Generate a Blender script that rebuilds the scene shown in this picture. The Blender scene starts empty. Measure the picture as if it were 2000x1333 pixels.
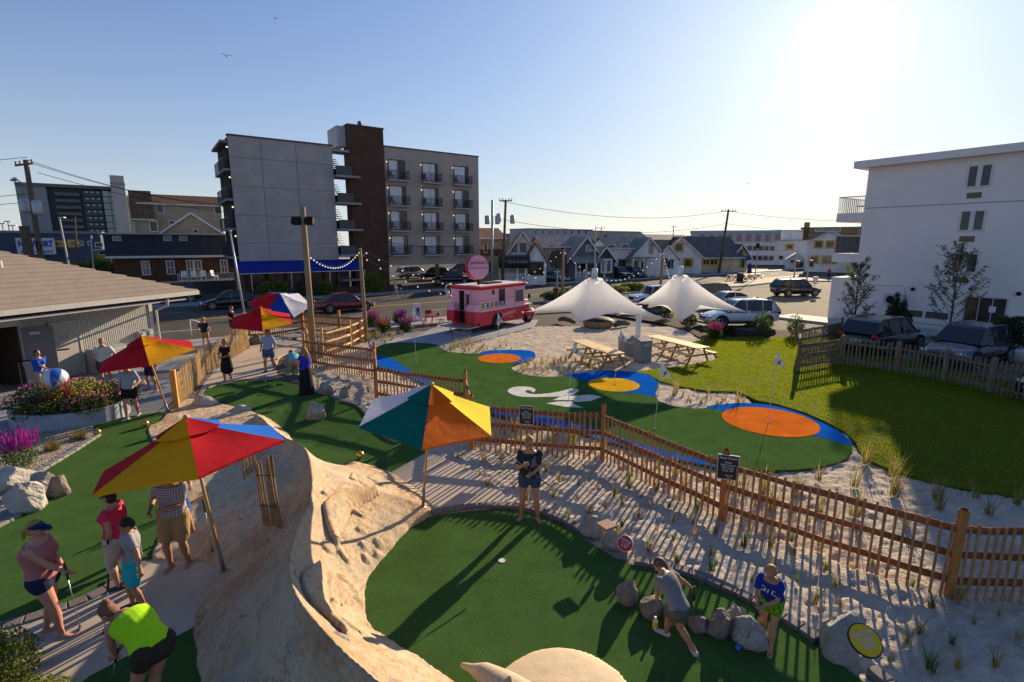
import bpy, math, random
import numpy as np
from mathutils import Vector, Matrix, Quaternion
R = math.radians; PI = math.pi
rnd = random.Random(11); NR = np.random.RandomState(5)
S = bpy.context.scene; COL = S.collection
# ---------------------------------------------------------------- camera, sky, sun, exposure
F = 1000.0; CX, CY = 1000.0, 666.5; H = 5.3; TH = R(10.8)
ST, CT = math.sin(TH), math.cos(TH)
cd = bpy.data.cameras.new('camera'); cam = bpy.data.objects.new('camera', cd); COL.objects.link(cam)
cd.sensor_fit = 'HORIZONTAL'; cd.sensor_width = 36; cd.lens = 18.0; cd.clip_end = 5000; cd.clip_start = .05
cam.location = (0, 0, H); cam.rotation_euler = (R(90) - TH, 0, 0); S.camera = cam
S.render.resolution_x, S.render.resolution_y = 1024, 682
SUN_EL, SUN_AZ = R(16.6), R(30.8)
w = bpy.data.worlds.new('World'); S.world = w; w.use_nodes = True
nt = w.node_tree; nt.nodes.clear()
sky = nt.nodes.new('ShaderNodeTexSky'); sky.sky_type = 'NISHITA'; sky.sun_disc = False
sky.sun_elevation = SUN_EL; sky.sun_rotation = SUN_AZ; sky.air_density = 1.0; sky.dust_density = 1.3; sky.ozone_density = 2.3
bg = nt.nodes.new('ShaderNodeBackground')
def _vm(op, a, b):
    x = nt.nodes.new('ShaderNodeVectorMath'); x.operation = op
    for i, v in enumerate((a, b)):
        if isinstance(v, tuple): x.inputs[i].default_value = v
        else: nt.links.new(v, x.inputs[i])
    return x.outputs[0]
HAZE = .55; HAZEC = (8.4, 8.3, 8.1); SUNV_ = (math.sin(SUN_AZ) * math.cos(SUN_EL), math.cos(SUN_AZ) * math.cos(SUN_EL), math.sin(SUN_EL))
SK = 0.072   # the divisor below is a film-like shoulder, so that the sky round the sun keeps its tone
_c = _vm('MULTIPLY', sky.outputs[0], (0.84, 1.15, 1.62)); _k = _vm('DOT_PRODUCT', _c, (.041, .041, .041))
_k = nt.nodes[-1].outputs['Value']; _m = nt.nodes.new('ShaderNodeMath'); _m.inputs[1].default_value = 1; nt.links.new(_k, _m.inputs[0])
_e = _vm('DIVIDE', _c, _m.outputs[0])
def _sm(op, a, b, clamp=False):
    x = nt.nodes.new('ShaderNodeMath'); x.operation = op; x.use_clamp = clamp
    for i, v in enumerate((a, b)):
        if isinstance(v, (int, float)): x.inputs[i].default_value = v
        else: nt.links.new(v, x.inputs[i])
    return x.outputs[0]
_tc = nt.nodes.new('ShaderNodeTexCoord'); _dir = _vm('NORMALIZE', _tc.outputs['Generated'], (0, 0, 0)); _sp = nt.nodes.new('ShaderNodeSeparateXYZ'); nt.links.new(_dir, _sp.inputs[0])
_hz = _sm('MULTIPLY', _sm('POWER', 2.718, _sm('MULTIPLY', _sm('MAXIMUM', _sp.outputs[2], 0), -5.5)), HAZE)   # sea haze low over the horizon
_mx = nt.nodes.new('ShaderNodeMix'); _mx.data_type = 'RGBA'; nt.links.new(_hz, _mx.inputs[0]); nt.links.new(_e, _mx.inputs[6]); _mx.inputs[7].default_value = (*HAZEC, 1)
_vm('DOT_PRODUCT', _dir, tuple(SUNV_)); _dt = nt.nodes[-1].outputs['Value']; _dm = _sm('MAXIMUM', _dt, 0); _gl = _sm('ADD', _sm('MULTIPLY', _sm('POWER', _dm, 1600), 14), _sm('ADD', _sm('MULTIPLY', _sm('POWER', _dm, 160), 1.1), _sm('ADD', _sm('MULTIPLY', _sm('POWER', _dm, 22), .35), _sm('MULTIPLY', _sm('POWER', _dm, 3), .6))))
_ad = _vm('ADD', _mx.outputs[2], (0, 0, 0)); _gc = nt.nodes.new('ShaderNodeCombineXYZ'); [nt.links.new(_gl, _gc.inputs[i]) for i in range(3)]; nt.links.new(_gc.outputs[0], nt.nodes[-2].inputs[1]); nt.links.new(_ad, bg.inputs[0]); bg.inputs[1].default_value = SK
wo = nt.nodes.new('ShaderNodeOutputWorld'); nt.links.new(bg.outputs[0], wo.inputs[0])
sd = bpy.data.lights.new('sun', 'SUN'); sd.energy = 5.0; sd.angle = R(.53); sd.color = (1, .80, .55)
sun = bpy.data.objects.new('sun', sd); COL.objects.link(sun)
SUNV = Vector((math.sin(SUN_AZ) * math.cos(SUN_EL), math.cos(SUN_AZ) * math.cos(SUN_EL), math.sin(SUN_EL)))
sun.rotation_euler = SUNV.to_track_quat('Z', 'Y').to_euler()
S.view_settings.view_transform = 'Standard'; S.view_settings.look = 'None'; S.view_settings.exposure = 0.86; S.view_settings.gamma = 1
S.cycles.use_denoising = True; S.cycles.max_bounces = 6; S.cycles.diffuse_bounces = 3; S.cycles.glossy_bounces = 3
S.cycles.transparent_max_bounces = 8; S.cycles.caustics_reflective = False; S.cycles.caustics_refractive = False; S.cycles.sample_clamp_indirect = 4

# ---------------------------------------------------------------- pixel -> place helpers
def ray(px, py):
    u = (px - CX) / F; v = (py - CY) / F
    return u, CT - v * ST, -(ST + v * CT)
def gp(px, py, z=0.0):
    a, b, c = ray(px, py); k = (z - H) / c
    return Vector((a * k, b * k, z))
def atY(px, py, Y):
    a, b, c = ray(px, py); k = Y / b
    return Vector((a * k, Y, H + c * k))
def G2(pts, z=0.0): return [gp(x, y, z) for x, y in pts]

# ---------------------------------------------------------------- materials
def srgb(r, g, b):
    f = lambda c: (c / 12.92 if c <= .04045 else ((c + .055) / 1.055) ** 2.4)
    return (f(r / 255), f(g / 255), f(b / 255))
class NT:
    def __init__(s, name):
        s.m = bpy.data.materials.new(name); s.m.use_nodes = True; s.t = s.m.node_tree; s.t.nodes.clear()
        s.out = s.t.nodes.new('ShaderNodeOutputMaterial'); s.b = s.t.nodes.new('ShaderNodeBsdfPrincipled')
        s.t.links.new(s.b.outputs[0], s.out.inputs[0]); s.tc = s.t.nodes.new('ShaderNodeTexCoord')
    def n(s, typ, **k):
        x = s.t.nodes.new('ShaderNode' + typ)
        for a, v in k.items(): setattr(x, a, v)
        return x
    def l(s, a, b): s.t.links.new(a, b)
    def noise(s, scale, detail=4, rough=.6, vec=None, dist=0):
        x = s.n('TexNoise'); x.inputs['Scale'].default_value = scale; x.inputs['Detail'].default_value = detail
        x.inputs['Roughness'].default_value = rough; x.inputs['Distortion'].default_value = dist
        s.l(vec or s.tc.outputs['Object'], x.inputs['Vector']); return x.outputs['Fac']
    def ramp(s, fac, stops):
        x = s.n('ValToRGB'); s.l(fac, x.inputs[0]); e = x.color_ramp.elements
        while len(e) < len(stops): e.new(.5)
        for i, (p, c) in enumerate(stops): e[i].position = p; e[i].color = (*c, 1) if len(c) == 3 else c
        return x.outputs[0]
    def mix(s, fac, a, b, mode='MIX'):
        x = s.n('Mix', data_type='RGBA', blend_type=mode)
        for i, v in ((0, fac), (6, a), (7, b)):
            if isinstance(v, (int, float)): x.inputs[i].default_value = v
            elif isinstance(v, tuple): x.inputs[i].default_value = (*v, 1)
            else: s.l(v, x.inputs[i])
        return x.outputs[2]
    def math(s, op, a, b=None, c=None):
        x = s.n('Math', operation=op)
        for i, v in enumerate((a, b, c)):
            if v is None: continue
            if isinstance(v, (int, float)): x.inputs[i].default_value = v
            else: s.l(v, x.inputs[i])
        return x.outputs[0]
    def bump(s, h, strength, dist):
        x = s.n('Bump'); x.inputs['Strength'].default_value = strength; x.inputs['Distance'].default_value = dist
        s.l(h, x.inputs['Height']); s.l(x.outputs[0], s.b.inputs['Normal'])
    def col(s, c):
        if isinstance(c, tuple): s.b.inputs['Base Color'].default_value = (*c, 1)
        else: s.l(c, s.b.inputs['Base Color'])
        return s
    def p(s, rough=.8, metal=0, spec=.5, **k):
        s.b.inputs['Roughness'].default_value = rough; s.b.inputs['Metallic'].default_value = metal
        s.b.inputs['Specular IOR Level'].default_value = spec
        for a, v in k.items(): s.b.inputs[a.replace('_', ' ')].default_value = v
        return s
def mat(name, c, rough=.8, metal=0, spec=.4, var=.25, sc=3.0, bump=0, bsc=30, bd=.01, trans=0, **k):
    """base colour with two scales of uneven tone and a fine bump"""
    m = NT(name); m.p(rough, metal, spec, **k)
    if var > 0:
        a = m.noise(sc, 5, .65); b = m.noise(sc * 9, 3, .6)
        f = m.math('ADD', m.math('MULTIPLY', a, .65), m.math('MULTIPLY', b, .35))
        lo = tuple(x * (1 - var) for x in c); hi = tuple(min(1, x * (1 + var)) for x in c)
        m.col(m.ramp(f, [(.3, lo), (.7, hi)]))
    else: m.col(tuple(c))
    if bump > 0: m.bump(m.noise(bsc, 4, .6), bump, bd)
    if trans > 0:
        tr = m.n('BsdfTranslucent'); tr.inputs[0].default_value = (*[min(1, x * 1.3) for x in c], 1)
        mx = m.n('MixShader'); mx.inputs[0].default_value = trans
        m.l(m.b.outputs[0], mx.inputs[1]); m.l(tr.outputs[0], mx.inputs[2]); m.l(mx.outputs[0], m.out.inputs[0])
    return m.m
MC = {}
def plain(c, rough=.7, metal=0, spec=.4, var=.12, sc=6, bump=.0, **k):
    key = (tuple(round(x, 3) for x in c), rough, metal, spec, var, sc, bump, tuple(k.items()))
    if key not in MC: MC[key] = mat('paint_%d' % len(MC), c, rough, metal, spec, var, sc, bump, **k)
    return MC[key]
def sp(r, g, b, *a, **k): return plain(srgb(r, g, b), *a, **k)
def cloth(c, trans=0, bsc=14): return plain(tuple(c), .9, 0, .2, .10, 5, .6, bsc=bsc, bd=.012, trans=trans)

# ---------------------------------------------------------------- things and meshes
ROOT = {}
def setp(o, label=None, cat=None, group=None, kind=None):
    if label: o['label'] = label
    if cat: o['category'] = cat
    if group: o['group'] = group
    if kind: o['kind'] = kind
    return o
def thing(name, label, cat, loc=(0, 0, 0), rz=0, group=None):
    o = bpy.data.objects.new(name, None); COL.objects.link(o); o.empty_display_size = .2
    o.location = loc; o.rotation_euler = (0, 0, rz); setp(o, label, cat, group)
    ROOT[o.name] = Matrix.Translation(loc) @ Matrix.Rotation(rz, 4, 'Z')
    return o
def dup(o, loc, rz=0, label=None, scale=None, group=None):
    c = o.copy(); COL.objects.link(c); c.location = loc; c.rotation_euler = (o.rotation_euler[0], o.rotation_euler[1], rz)
    if scale: c.scale = (scale,) * 3 if isinstance(scale, (int, float)) else scale
    if label: c['label'] = label
    if group: c['group'] = group
    def rec(a, b):
        for ch in a.children:
            d = ch.copy(); COL.objects.link(d); d.parent = b; rec(ch, d)
    for ch in list(o.children):
        d = ch.copy(); COL.objects.link(d); d.parent = c; rec(ch, d)
    return c
class MB:
    def __init__(s): s.v = []; s.f = []; s.m = []; s.M = Matrix.Identity(4)
    def add(s, vs, fs, mi=0):
        b = len(s.v); s.v += [s.M @ Vector(p) for p in vs]; s.f += [tuple(i + b for i in f) for f in fs]
        s.m += [mi] * len(fs) if isinstance(mi, int) else list(mi); return s
    def box(s, c, d, rz=0, mi=0, rx=0, ry=0):
        x, y, z = (a / 2 for a in d); c = Vector(c); q = Matrix.Rotation(rz, 3, 'Z') @ Matrix.Rotation(ry, 3, 'Y') @ Matrix.Rotation(rx, 3, 'X')
        vs = [c + q @ Vector((i * x, j * y, k * z)) for k in (-1, 1) for j in (-1, 1) for i in (-1, 1)]
        return s.add(vs, [(0, 2, 3, 1), (4, 5, 7, 6), (0, 1, 5, 4), (2, 6, 7, 3), (0, 4, 6, 2), (1, 3, 7, 5)], mi)
    def bb(s, x0, x1, y0, y1, z0, z1, mi=0): return s.box(((x0 + x1) / 2, (y0 + y1) / 2, (z0 + z1) / 2), (x1 - x0, y1 - y0, z1 - z0), mi=mi)
    def ext(s, poly, vec, mi=0):
        poly = [Vector(p) for p in poly]; vec = Vector(vec); n = len(poly)
        return s.add(poly + [p + vec for p in poly], [tuple(range(n - 1, -1, -1)), tuple(range(n, 2 * n))] + [(i, (i + 1) % n, n + (i + 1) % n, n + i) for i in range(n)], mi)
    def bar(s, a, b, wd, th=None, mi=0):
        a = Vector(a); b = Vector(b); d = b - a; L = d.length
        if L < 1e-6: return s
        th = th or wd; z = d / L; up = Vector((0, 0, 1)) if abs(z.z) < .9 else Vector((0, 1, 0))
        x = z.cross(up).normalized() * wd / 2; y = x.cross(z).normalized() * th / 2
        return s.ext([a - x - y, a + x - y, a + x + y, a - x + y], d, mi)
    def tube(s, pts, r, n=8, mi=0, caps=True, up=None):
        pts = [Vector(p) for p in pts]; k = len(pts); vs = []
        for i, p in enumerate(pts):
            t = (pts[min(i + 1, k - 1)] - pts[max(i - 1, 0)]); t = t.normalized() if t.length > 1e-9 else Vector((0, 0, 1))
            rr = r[i] if isinstance(r, (list, tuple)) else r
            a, b = rr if isinstance(rr, (list, tuple)) else (rr, rr)
            ref = Vector(up) if up is not None else (Vector((0, 0, 1)) if abs(t.z) < .85 else Vector((0, 1, 0)))
            x = ref.cross(t)
            if x.length < 1e-4: x = Vector((1, 0, 0)).cross(t)
            x.normalize(); y = t.cross(x)
            vs += [p + x * (math.cos(q * 2 * PI / n) * a) + y * (math.sin(q * 2 * PI / n) * b) for q in range(n)]
        fs = [(i * n + j, i * n + (j + 1) % n, (i + 1) * n + (j + 1) % n, (i + 1) * n + j) for i in range(k - 1) for j in range(n)]
        if caps: fs += [tuple(range(n - 1, -1, -1)), tuple(range((k - 1) * n, k * n))]
        return s.add(vs, fs, mi)
    def limb(s, pts, r, n=12, mi=0, up=None):
        """tube with rounded ends"""
        pts = [Vector(p) for p in pts]; r = [(q, q) if not isinstance(q, (list, tuple)) else q for q in (r if isinstance(r, list) else [r] * len(pts))]
        d0 = (pts[0] - pts[1]).normalized(); d1 = (pts[-1] - pts[-2]).normalized(); m0 = min(r[0]); m1 = min(r[-1])
        P = [pts[0] + d0 * m0 * .95, pts[0] + d0 * m0 * .6] + pts + [pts[-1] + d1 * m1 * .6, pts[-1] + d1 * m1 * .95]
        sc = lambda q, f: (q[0] * f, q[1] * f)
        RR = [sc(r[0], .3), sc(r[0], .8)] + r + [sc(r[-1], .8), sc(r[-1], .3)]
        return s.tube(P, RR, n, mi, True, up)
    def sph(s, c, r, n=12, mi=0, q=None, hemi=False):
        r = r if isinstance(r, (tuple, list)) else (r,) * 3; c = Vector(c); m = n // 2 + 1; vs = []; q = q or Matrix.Identity(3)
        for i in range(m + 1):
            th = PI * i / m * (.5 if hemi else 1)
            for j in range(n):
                ph = 2 * PI * j / n
                vs.append(c + q @ Vector((r[0] * math.sin(th) * math.cos(ph), r[1] * math.sin(th) * math.sin(ph), r[2] * math.cos(th))))
        fs = [(i * n + j, (i + 1) * n + j, (i + 1) * n + (j + 1) % n, i * n + (j + 1) % n) for i in range(m) for j in range(n)]
        if hemi: fs.append(tuple(m * n + j for j in range(n)))
        return s.add(vs, fs, mi)
    def disc(s, c, r, nrm, th, n=20, mi=0):
        c = Vector(c); nrm = Vector(nrm).normalized(); return s.tube([c, c + nrm * th], r, n, mi)
    def build(s, name, mats, parent=None, smooth=False, world=False):
        me = bpy.data.meshes.new(name); vs = s.v
        if world and parent is not None:
            inv = ROOT[parent.name].inverted(); vs = [inv @ p for p in vs]
        me.from_pydata([tuple(p) for p in vs], [], s.f)
        for m in (mats if isinstance(mats, (list, tuple)) else [mats]): me.materials.append(m)
        if any(s.m): me.polygons.foreach_set('material_index', s.m)
        if smooth: me.polygons.foreach_set('use_smooth', [True] * len(s.f))
        me.update(); o = bpy.data.objects.new(name, me); COL.objects.link(o)
        if parent is not None: o.parent = parent
        return o
def npmesh(name, V, Fq, mats, parent=None, smooth=False, mi=None):
    V = np.asarray(V, np.float32).reshape(-1, 3); Fq = np.asarray(Fq, np.int32); k = Fq.shape[1]; me = bpy.data.meshes.new(name)
    me.vertices.add(len(V)); me.vertices.foreach_set('co', V.ravel()); me.loops.add(Fq.size); me.loops.foreach_set('vertex_index', Fq.ravel())
    me.polygons.add(len(Fq)); me.polygons.foreach_set('loop_start', np.arange(0, Fq.size, k, dtype=np.int32)); me.polygons.foreach_set('loop_total', np.full(len(Fq), k, np.int32))
    for m in (mats if isinstance(mats, (list, tuple)) else [mats]): me.materials.append(m)
    if mi is not None: me.polygons.foreach_set('material_index', np.asarray(mi, np.int32))
    me.polygons.foreach_set('use_smooth', np.full(len(Fq), smooth)); me.update(calc_edges=True); me.validate()
    o = bpy.data.objects.new(name, me); COL.objects.link(o)
    if parent is not None: o.parent = parent
    return o
def bevel(o, wd=.01, seg=2):
    b = o.modifiers.new('bevel', 'BEVEL'); b.width = wd; b.segments = seg; b.limit_method = 'ANGLE'; b.angle_limit = R(40); return o
def struct(o): o['kind'] = 'structure'; return o
def bake(o):
    """replace a mesh object's mesh by its evaluated result"""
    dg = bpy.context.evaluated_depsgraph_get(); me = bpy.data.meshes.new_from_object(o.evaluated_get(dg)); old = o.data
    me.name = old.name; o.modifiers.clear(); o.data = me; bpy.data.meshes.remove(old); return o
def fuse(mb, name, m, parent, vox=.012, it=4, smooth=True, fac=.5):
    o = mb.build(name, m, parent, smooth)
    r = o.modifiers.new('r', 'REMESH'); r.mode = 'VOXEL'; r.voxel_size = vox; r.use_smooth_shade = smooth
    if it: q = o.modifiers.new('s', 'SMOOTH'); q.factor = fac; q.iterations = it
    bake(o)
    if len(o.data.materials) == 0:
        for x in (m if isinstance(m, (list, tuple)) else [m]): o.data.materials.append(x)
    return o
def text(body, size, m, parent, M, name='lettering', ext=.002, al='CENTER', shear=0, fit=0, sx=1.0, bold=0):
    c = bpy.data.curves.new(name, 'FONT'); c.body = body; c.size = size; c.extrude = ext; c.align_x = al; c.align_y = 'CENTER'; c.shear = shear; c.offset = bold
    c.resolution_u = 2
    o = bpy.data.objects.new(name, c); COL.objects.link(o); dg = bpy.context.evaluated_depsgraph_get()
    me = bpy.data.meshes.new_from_object(o.evaluated_get(dg)); bpy.data.objects.remove(o); bpy.data.curves.remove(c)
    if fit: xs_ = [v.co.x for v in me.vertices]; sx = fit / (max(xs_) - min(xs_))
    me.transform(M @ Matrix.Diagonal((sx, 1, 1, 1))); me.materials.clear(); me.materials.append(m); me.name = name
    o = bpy.data.objects.new(name, me); COL.objects.link(o); o.parent = parent; return o
def frame(o, x, y):
    """matrix with text plane spanned by x (reading direction) and y (up) at o"""
    x = Vector(x).normalized(); y = Vector(y); y = (y - x * y.dot(x)).normalized(); z = x.cross(y)
    m = Matrix.Identity(4)
    for i in range(3): m[i][0] = x[i]; m[i][1] = y[i]; m[i][2] = z[i]; m[i][3] = o[i]
    return m

# numpy value noise
_P = NR.rand(256, 256)
def vn(x, y):
    xi = np.floor(x).astype(int); yi = np.floor(y).astype(int); fx = x - xi; fy = y - yi
    fx = fx * fx * (3 - 2 * fx); fy = fy * fy * (3 - 2 * fy); a = _P[xi % 256, yi % 256]; b = _P[(xi + 1) % 256, yi % 256]
    c = _P[xi % 256, (yi + 1) % 256]; d = _P[(xi + 1) % 256, (yi + 1) % 256]
    return a * (1 - fx) * (1 - fy) + b * fx * (1 - fy) + c * (1 - fx) * fy + d * fx * fy
def fbm(x, y, o=3): return sum(vn(x * 2 ** i + 17 * i, y * 2 ** i + 5 * i) * .5 ** i for i in range(o)) / (2 - .5 ** (o - 1))
def inpoly(X, Y, poly):
    r = np.zeros(X.shape, bool); n = len(poly)
    for i in range(n):
        x0, y0 = poly[i][0], poly[i][1]; x1, y1 = poly[(i + 1) % n][0], poly[(i + 1) % n][1]
        if y0 == y1: continue
        r ^= ((Y > min(y0, y1)) & (Y <= max(y0, y1)) & (X < x0 + (Y - y0) * (x1 - x0) / (y1 - y0)))
    return r
def pdist(X, Y, poly, closed=True):
    d = np.full(X.shape, 1e9); n = len(poly)
    for i in range(n if closed else n - 1):
        x0, y0 = poly[i][0], poly[i][1]; x1, y1 = poly[(i + 1) % n][0], poly[(i + 1) % n][1]; dx, dy = x1 - x0, y1 - y0
        t = np.clip(((X - x0) * dx + (Y - y0) * dy) / (dx * dx + dy * dy + 1e-12), 0, 1)
        d = np.minimum(d, np.hypot(X - x0 - t * dx, Y - y0 - t * dy))
    return d
def smooth_poly(P, k=4, closed=True):
    """Catmull-Rom through the points"""
    P = [Vector(p) for p in P]; n = len(P); out = []
    for i in range(n if closed else n - 1):
        a, b, c, d = (P[(i + j) % n] if closed else P[max(0, min(n - 1, i + j))] for j in (-1, 0, 1, 2))
        for q in range(k):
            t = q / k
            out.append(.5 * ((2 * b) + (c - a) * t + (2 * a - 5 * b + 4 * c - d) * t * t + (3 * b - a - 3 * c + d) * t ** 3))
    if not closed: out.append(P[-1])
    return out
def resample(P, step):
    out = [P[0]]; acc = 0
    for a, b in zip(P, P[1:]):
        L = (b - a).length
        while acc + L >= step:
            t = (step - acc) / L; a = a + (b - a) * t; out.append(a); L = (b - a).length; acc = 0
        acc += L
    return out
from mathutils.geometry import tessellate_polygon
def sheet(name, poly, z0, z1, m, kind='structure', parent=None, smoothk=0):
    poly = smooth_poly(poly, smoothk) if smoothk else [Vector(p) for p in poly]
    n = len(poly); top = [Vector((p.x, p.y, z1)) for p in poly]; bot = [Vector((p.x, p.y, z0)) for p in poly]
    tri = tessellate_polygon([top]); mb = MB(); mb.v = top + bot
    for t in tri:
        a, b, c = (top[i] for i in t); mb.f.append(tuple(t) if (b - a).cross(c - a).z > 0 else tuple(reversed(t))); mb.m.append(0)
    area = sum(poly[i].x * poly[(i + 1) % n].y - poly[(i + 1) % n].x * poly[i].y for i in range(n))
    for i in range(n):
        j = (i + 1) % n; q = (n + i, n + j, j, i); mb.f.append(q if area > 0 else tuple(reversed(q))); mb.m.append(0)
    o = mb.build(name, m, parent)
    if kind: o['kind'] = kind
    return o
DV = Vector((.8147, .5798, 0)); NV = Vector((-.5798, .8147, 0)); FRZ = math.atan2(.5798, .8147)
def tn(t, n, z=0): return DV * t + NV * n + Vector((0, 0, z))
def tx(px, n):
    """t coordinate where the sight line of column px crosses the line n"""
    u = (px - CX) / F * .985; Y = n / (.8147 - .5798 * u); return DV.dot(Vector((u * Y, Y, 0)))
# ================================================================ ground, paving, greens
def m_asphalt(name, c, rough=.62):
    m = NT(name); m.p(rough, 0, .06); a = m.noise(.25, 5, .6); b = m.noise(60, 3, .7)
    f = m.math('ADD', m.math('MULTIPLY', a, .6), m.math('MULTIPLY', b, .4))
    m.col(m.ramp(f, [(.3, tuple(x * .7 for x in c)), (.7, tuple(x * 1.3 for x in c))])); m.bump(b, .5, .01); return m.m
A_ROAD = m_asphalt('asphalt_road', (.095, .085, .073), .9); A_LOT = m_asphalt('asphalt_lot', (.17, .145, .112), .92)
def m_carpet(name, c):
    m = NT(name); m.p(1, 0, .0); a = m.math('ADD', m.math('MULTIPLY', m.noise(260, 2, .7), .55), m.math('MULTIPLY', m.noise(75, 2, .7), .45)); b = m.noise(1.6, 4, .6); w2 = m.noise(30, 3, .6)
    f = m.math('ADD', m.math('MULTIPLY', a, .55), m.math('ADD', m.math('MULTIPLY', b, .3), m.math('MULTIPLY', w2, .15)))
    m.col(m.ramp(f, [(.3, tuple(x * .5 for x in c)), (.5, c), (.72, tuple(min(1, x * 1.7) for x in c))]))
    m.bump(a, 1.0, .012); m.b.inputs['Sheen Weight'].default_value = .02; m.b.inputs['Sheen Roughness'].default_value = .4
    m.b.inputs['Sheen Tint'].default_value = (*[min(1, x * 3) for x in c], 1); return m.m
C_GREEN = m_carpet('carpet_green', (.056, .112, .030)); C_BLUE = m_carpet('carpet_blue', (.008, .10, .44))
C_ORANGE = m_carpet('carpet_orange', (.62, .145, .02)); C_YELLOW = m_carpet('carpet_yellow', (.62, .33, .015)); C_WHITE = m_carpet('carpet_white', (.62, .62, .56))
def m_sand():
    m = NT('sand'); m.p(1, 0, .03); a = m.noise(1.2, 5, .6); b = m.noise(180, 2, .7)
    f = m.math('ADD', m.math('MULTIPLY', a, .5), m.math('MULTIPLY', b, .5))
    m.col(m.ramp(f, [(.3, (.37, .295, .22)), (.55, (.58, .49, .39)), (.75, (.68, .60, .49))])); m.bump(m.math('ADD', m.math('MULTIPLY', m.noise(45, 4, .7), .3), m.noise(7.5, 4, .65)), 1.0, .075); return m.m
SAND = m_sand()
def m_conc(name, c, var=.15):
    return mat(name, c, .85, 0, .3, var, .8, .35, bsc=70, bd=.004)
CONC = m_conc('concrete_beige', (.42, .35, .28)); CONCG = m_conc('concrete_grey', (.30, .29, .28)); KERB = m_conc('kerb_concrete', (.42, .41, .38))
def m_pavers():
    m = NT('patio_slabs'); m.p(.7, 0, .4)
    mp = m.n('Mapping'); mp.inputs['Rotation'].default_value = (0, 0, R(-14)); mp.inputs['Scale'].default_value = (.5, .5, .5); m.l(m.tc.outputs['Object'], mp.inputs[0])
    br = m.n('TexBrick'); m.l(mp.outputs[0], br.inputs['Vector']); br.offset = .5; br.squash = 1
    for k, v in (('Color1', (.34, .37, .40, 1)), ('Color2', (.155, .145, .135, 1)), ('Mortar', (.09, .09, .09, 1))): br.inputs[k].default_value = v
    br.inputs['Scale'].default_value = 1; br.inputs['Mortar Size'].default_value = .008; br.inputs['Brick Width'].default_value = .9; br.inputs['Row Height'].default_value = .7
    n = m.noise(3, 5); m.col(m.mix(.5, br.outputs['Color'], m.ramp(n, [(.3, (.6, .6, .6)), (.7, (1, 1, 1))]), 'MULTIPLY')); m.bump(m.noise(60, 4), .3, .004); return m.m
SLABS = m_pavers()
g = MB(); g.bb(-700, 700, -60, 1100, -.6, -.11); struct(g.build('ground', m_asphalt('ground_mix', (.10, .09, .075), .8)))
def strip(name, t0, t1, n0, n1, z0, z1, m):
    return sheet(name, [tn(t0, n0), tn(t1, n0), tn(t1, n1), tn(t0, n1)], z0, z1, m)
strip('road', -90, 300, 33, 52, -.1, -.03, A_ROAD)
sheet('parking_lot', G2([(1050, 612), (1240, 602), (1330, 620), (1470, 646), (1560, 644), (1642, 654), (1645, 710), (1749, 727), (1932, 768), (2600, 930)]) + [Vector((80, 6, 0)), tn(150, 33), tn(8, 33)], -.1, -.026, A_LOT)
strip('sidewalk', -90, 40, 52, 54.2, -.1, .08, CONCG)
strip('sidewalk', 44, 110, 52, 54.2, -.1, .08, CONCG)
strip('motel_lot', -90, 2, 54.2, 57.5, -.1, -.02, A_ROAD)
sheet('plaza', G2([(-700, 1000), (-400, 760)]) + [tn(-46, 30.5), tn(9, 30.5)] + G2([(1040, 640), (868, 684), (800, 668), (735, 690), (716, 662), (640, 672), (575, 688), (452, 698), (400, 745), (392, 780), (430, 850), (300, 1100), (60, 1600), (-900, 1600)]), -.1, .004, SLABS)
strip('roadside_walk', -90, 20, 30.5, 33, -.1, .07, CONCG)
M_LINE = plain((.55, .53, .48), .7, var=.3, sc=1.5); M_YEL = plain((.55, .36, .05), .7, var=.3, sc=1.5)
mb = MB()
for nn in (37.4, 47.6):
    for k in range(-20, 45): 
        a = k * 6.0; mb.v += [tn(a, nn, -.024), tn(a + 2.4, nn, -.024), tn(a + 2.4, nn + .13, -.024), tn(a, nn + .13, -.024)]; b = len(mb.v) - 4; mb.f.append((b, b + 1, b + 2, b + 3)); mb.m.append(0)
for nn in (42.3, 42.65):
    mb.v += [tn(-80, nn, -.024), tn(250, nn, -.024), tn(250, nn + .12, -.024), tn(-80, nn + .12, -.024)]; b = len(mb.v) - 4; mb.f.append((b, b + 1, b + 2, b + 3)); mb.m.append(1)
for k in range(7):
    a = -26 - k * 2.9
    q = [tn(a, 47.8, -.024), tn(a + .12, 47.8, -.024), tn(a + .12, 51.8, -.024), tn(a, 51.8, -.024)]; mb.v += q; b = len(mb.v) - 4; mb.f.append((b, b + 1, b + 2, b + 3)); mb.m.append(0)
struct(mb.build('road_marking', [M_LINE, M_YEL]))
mb = MB()
for k in range(6):
    c = tn(20 + k * 2.7, 7 + k * .2); d = Vector((.15, .98, 0)); s_ = Vector((.98, -.15, 0)) * .05
    q = [c - s_, c + s_, c + s_ + d * 5, c - s_ + d * 5]; mb.v += [p + Vector((0, 0, -.02)) for p in q]; b = len(mb.v) - 4; mb.f.append((b, b + 1, b + 2, b + 3)); mb.m.append(0)
struct(mb.build('bay_marking', [M_LINE]))

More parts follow.
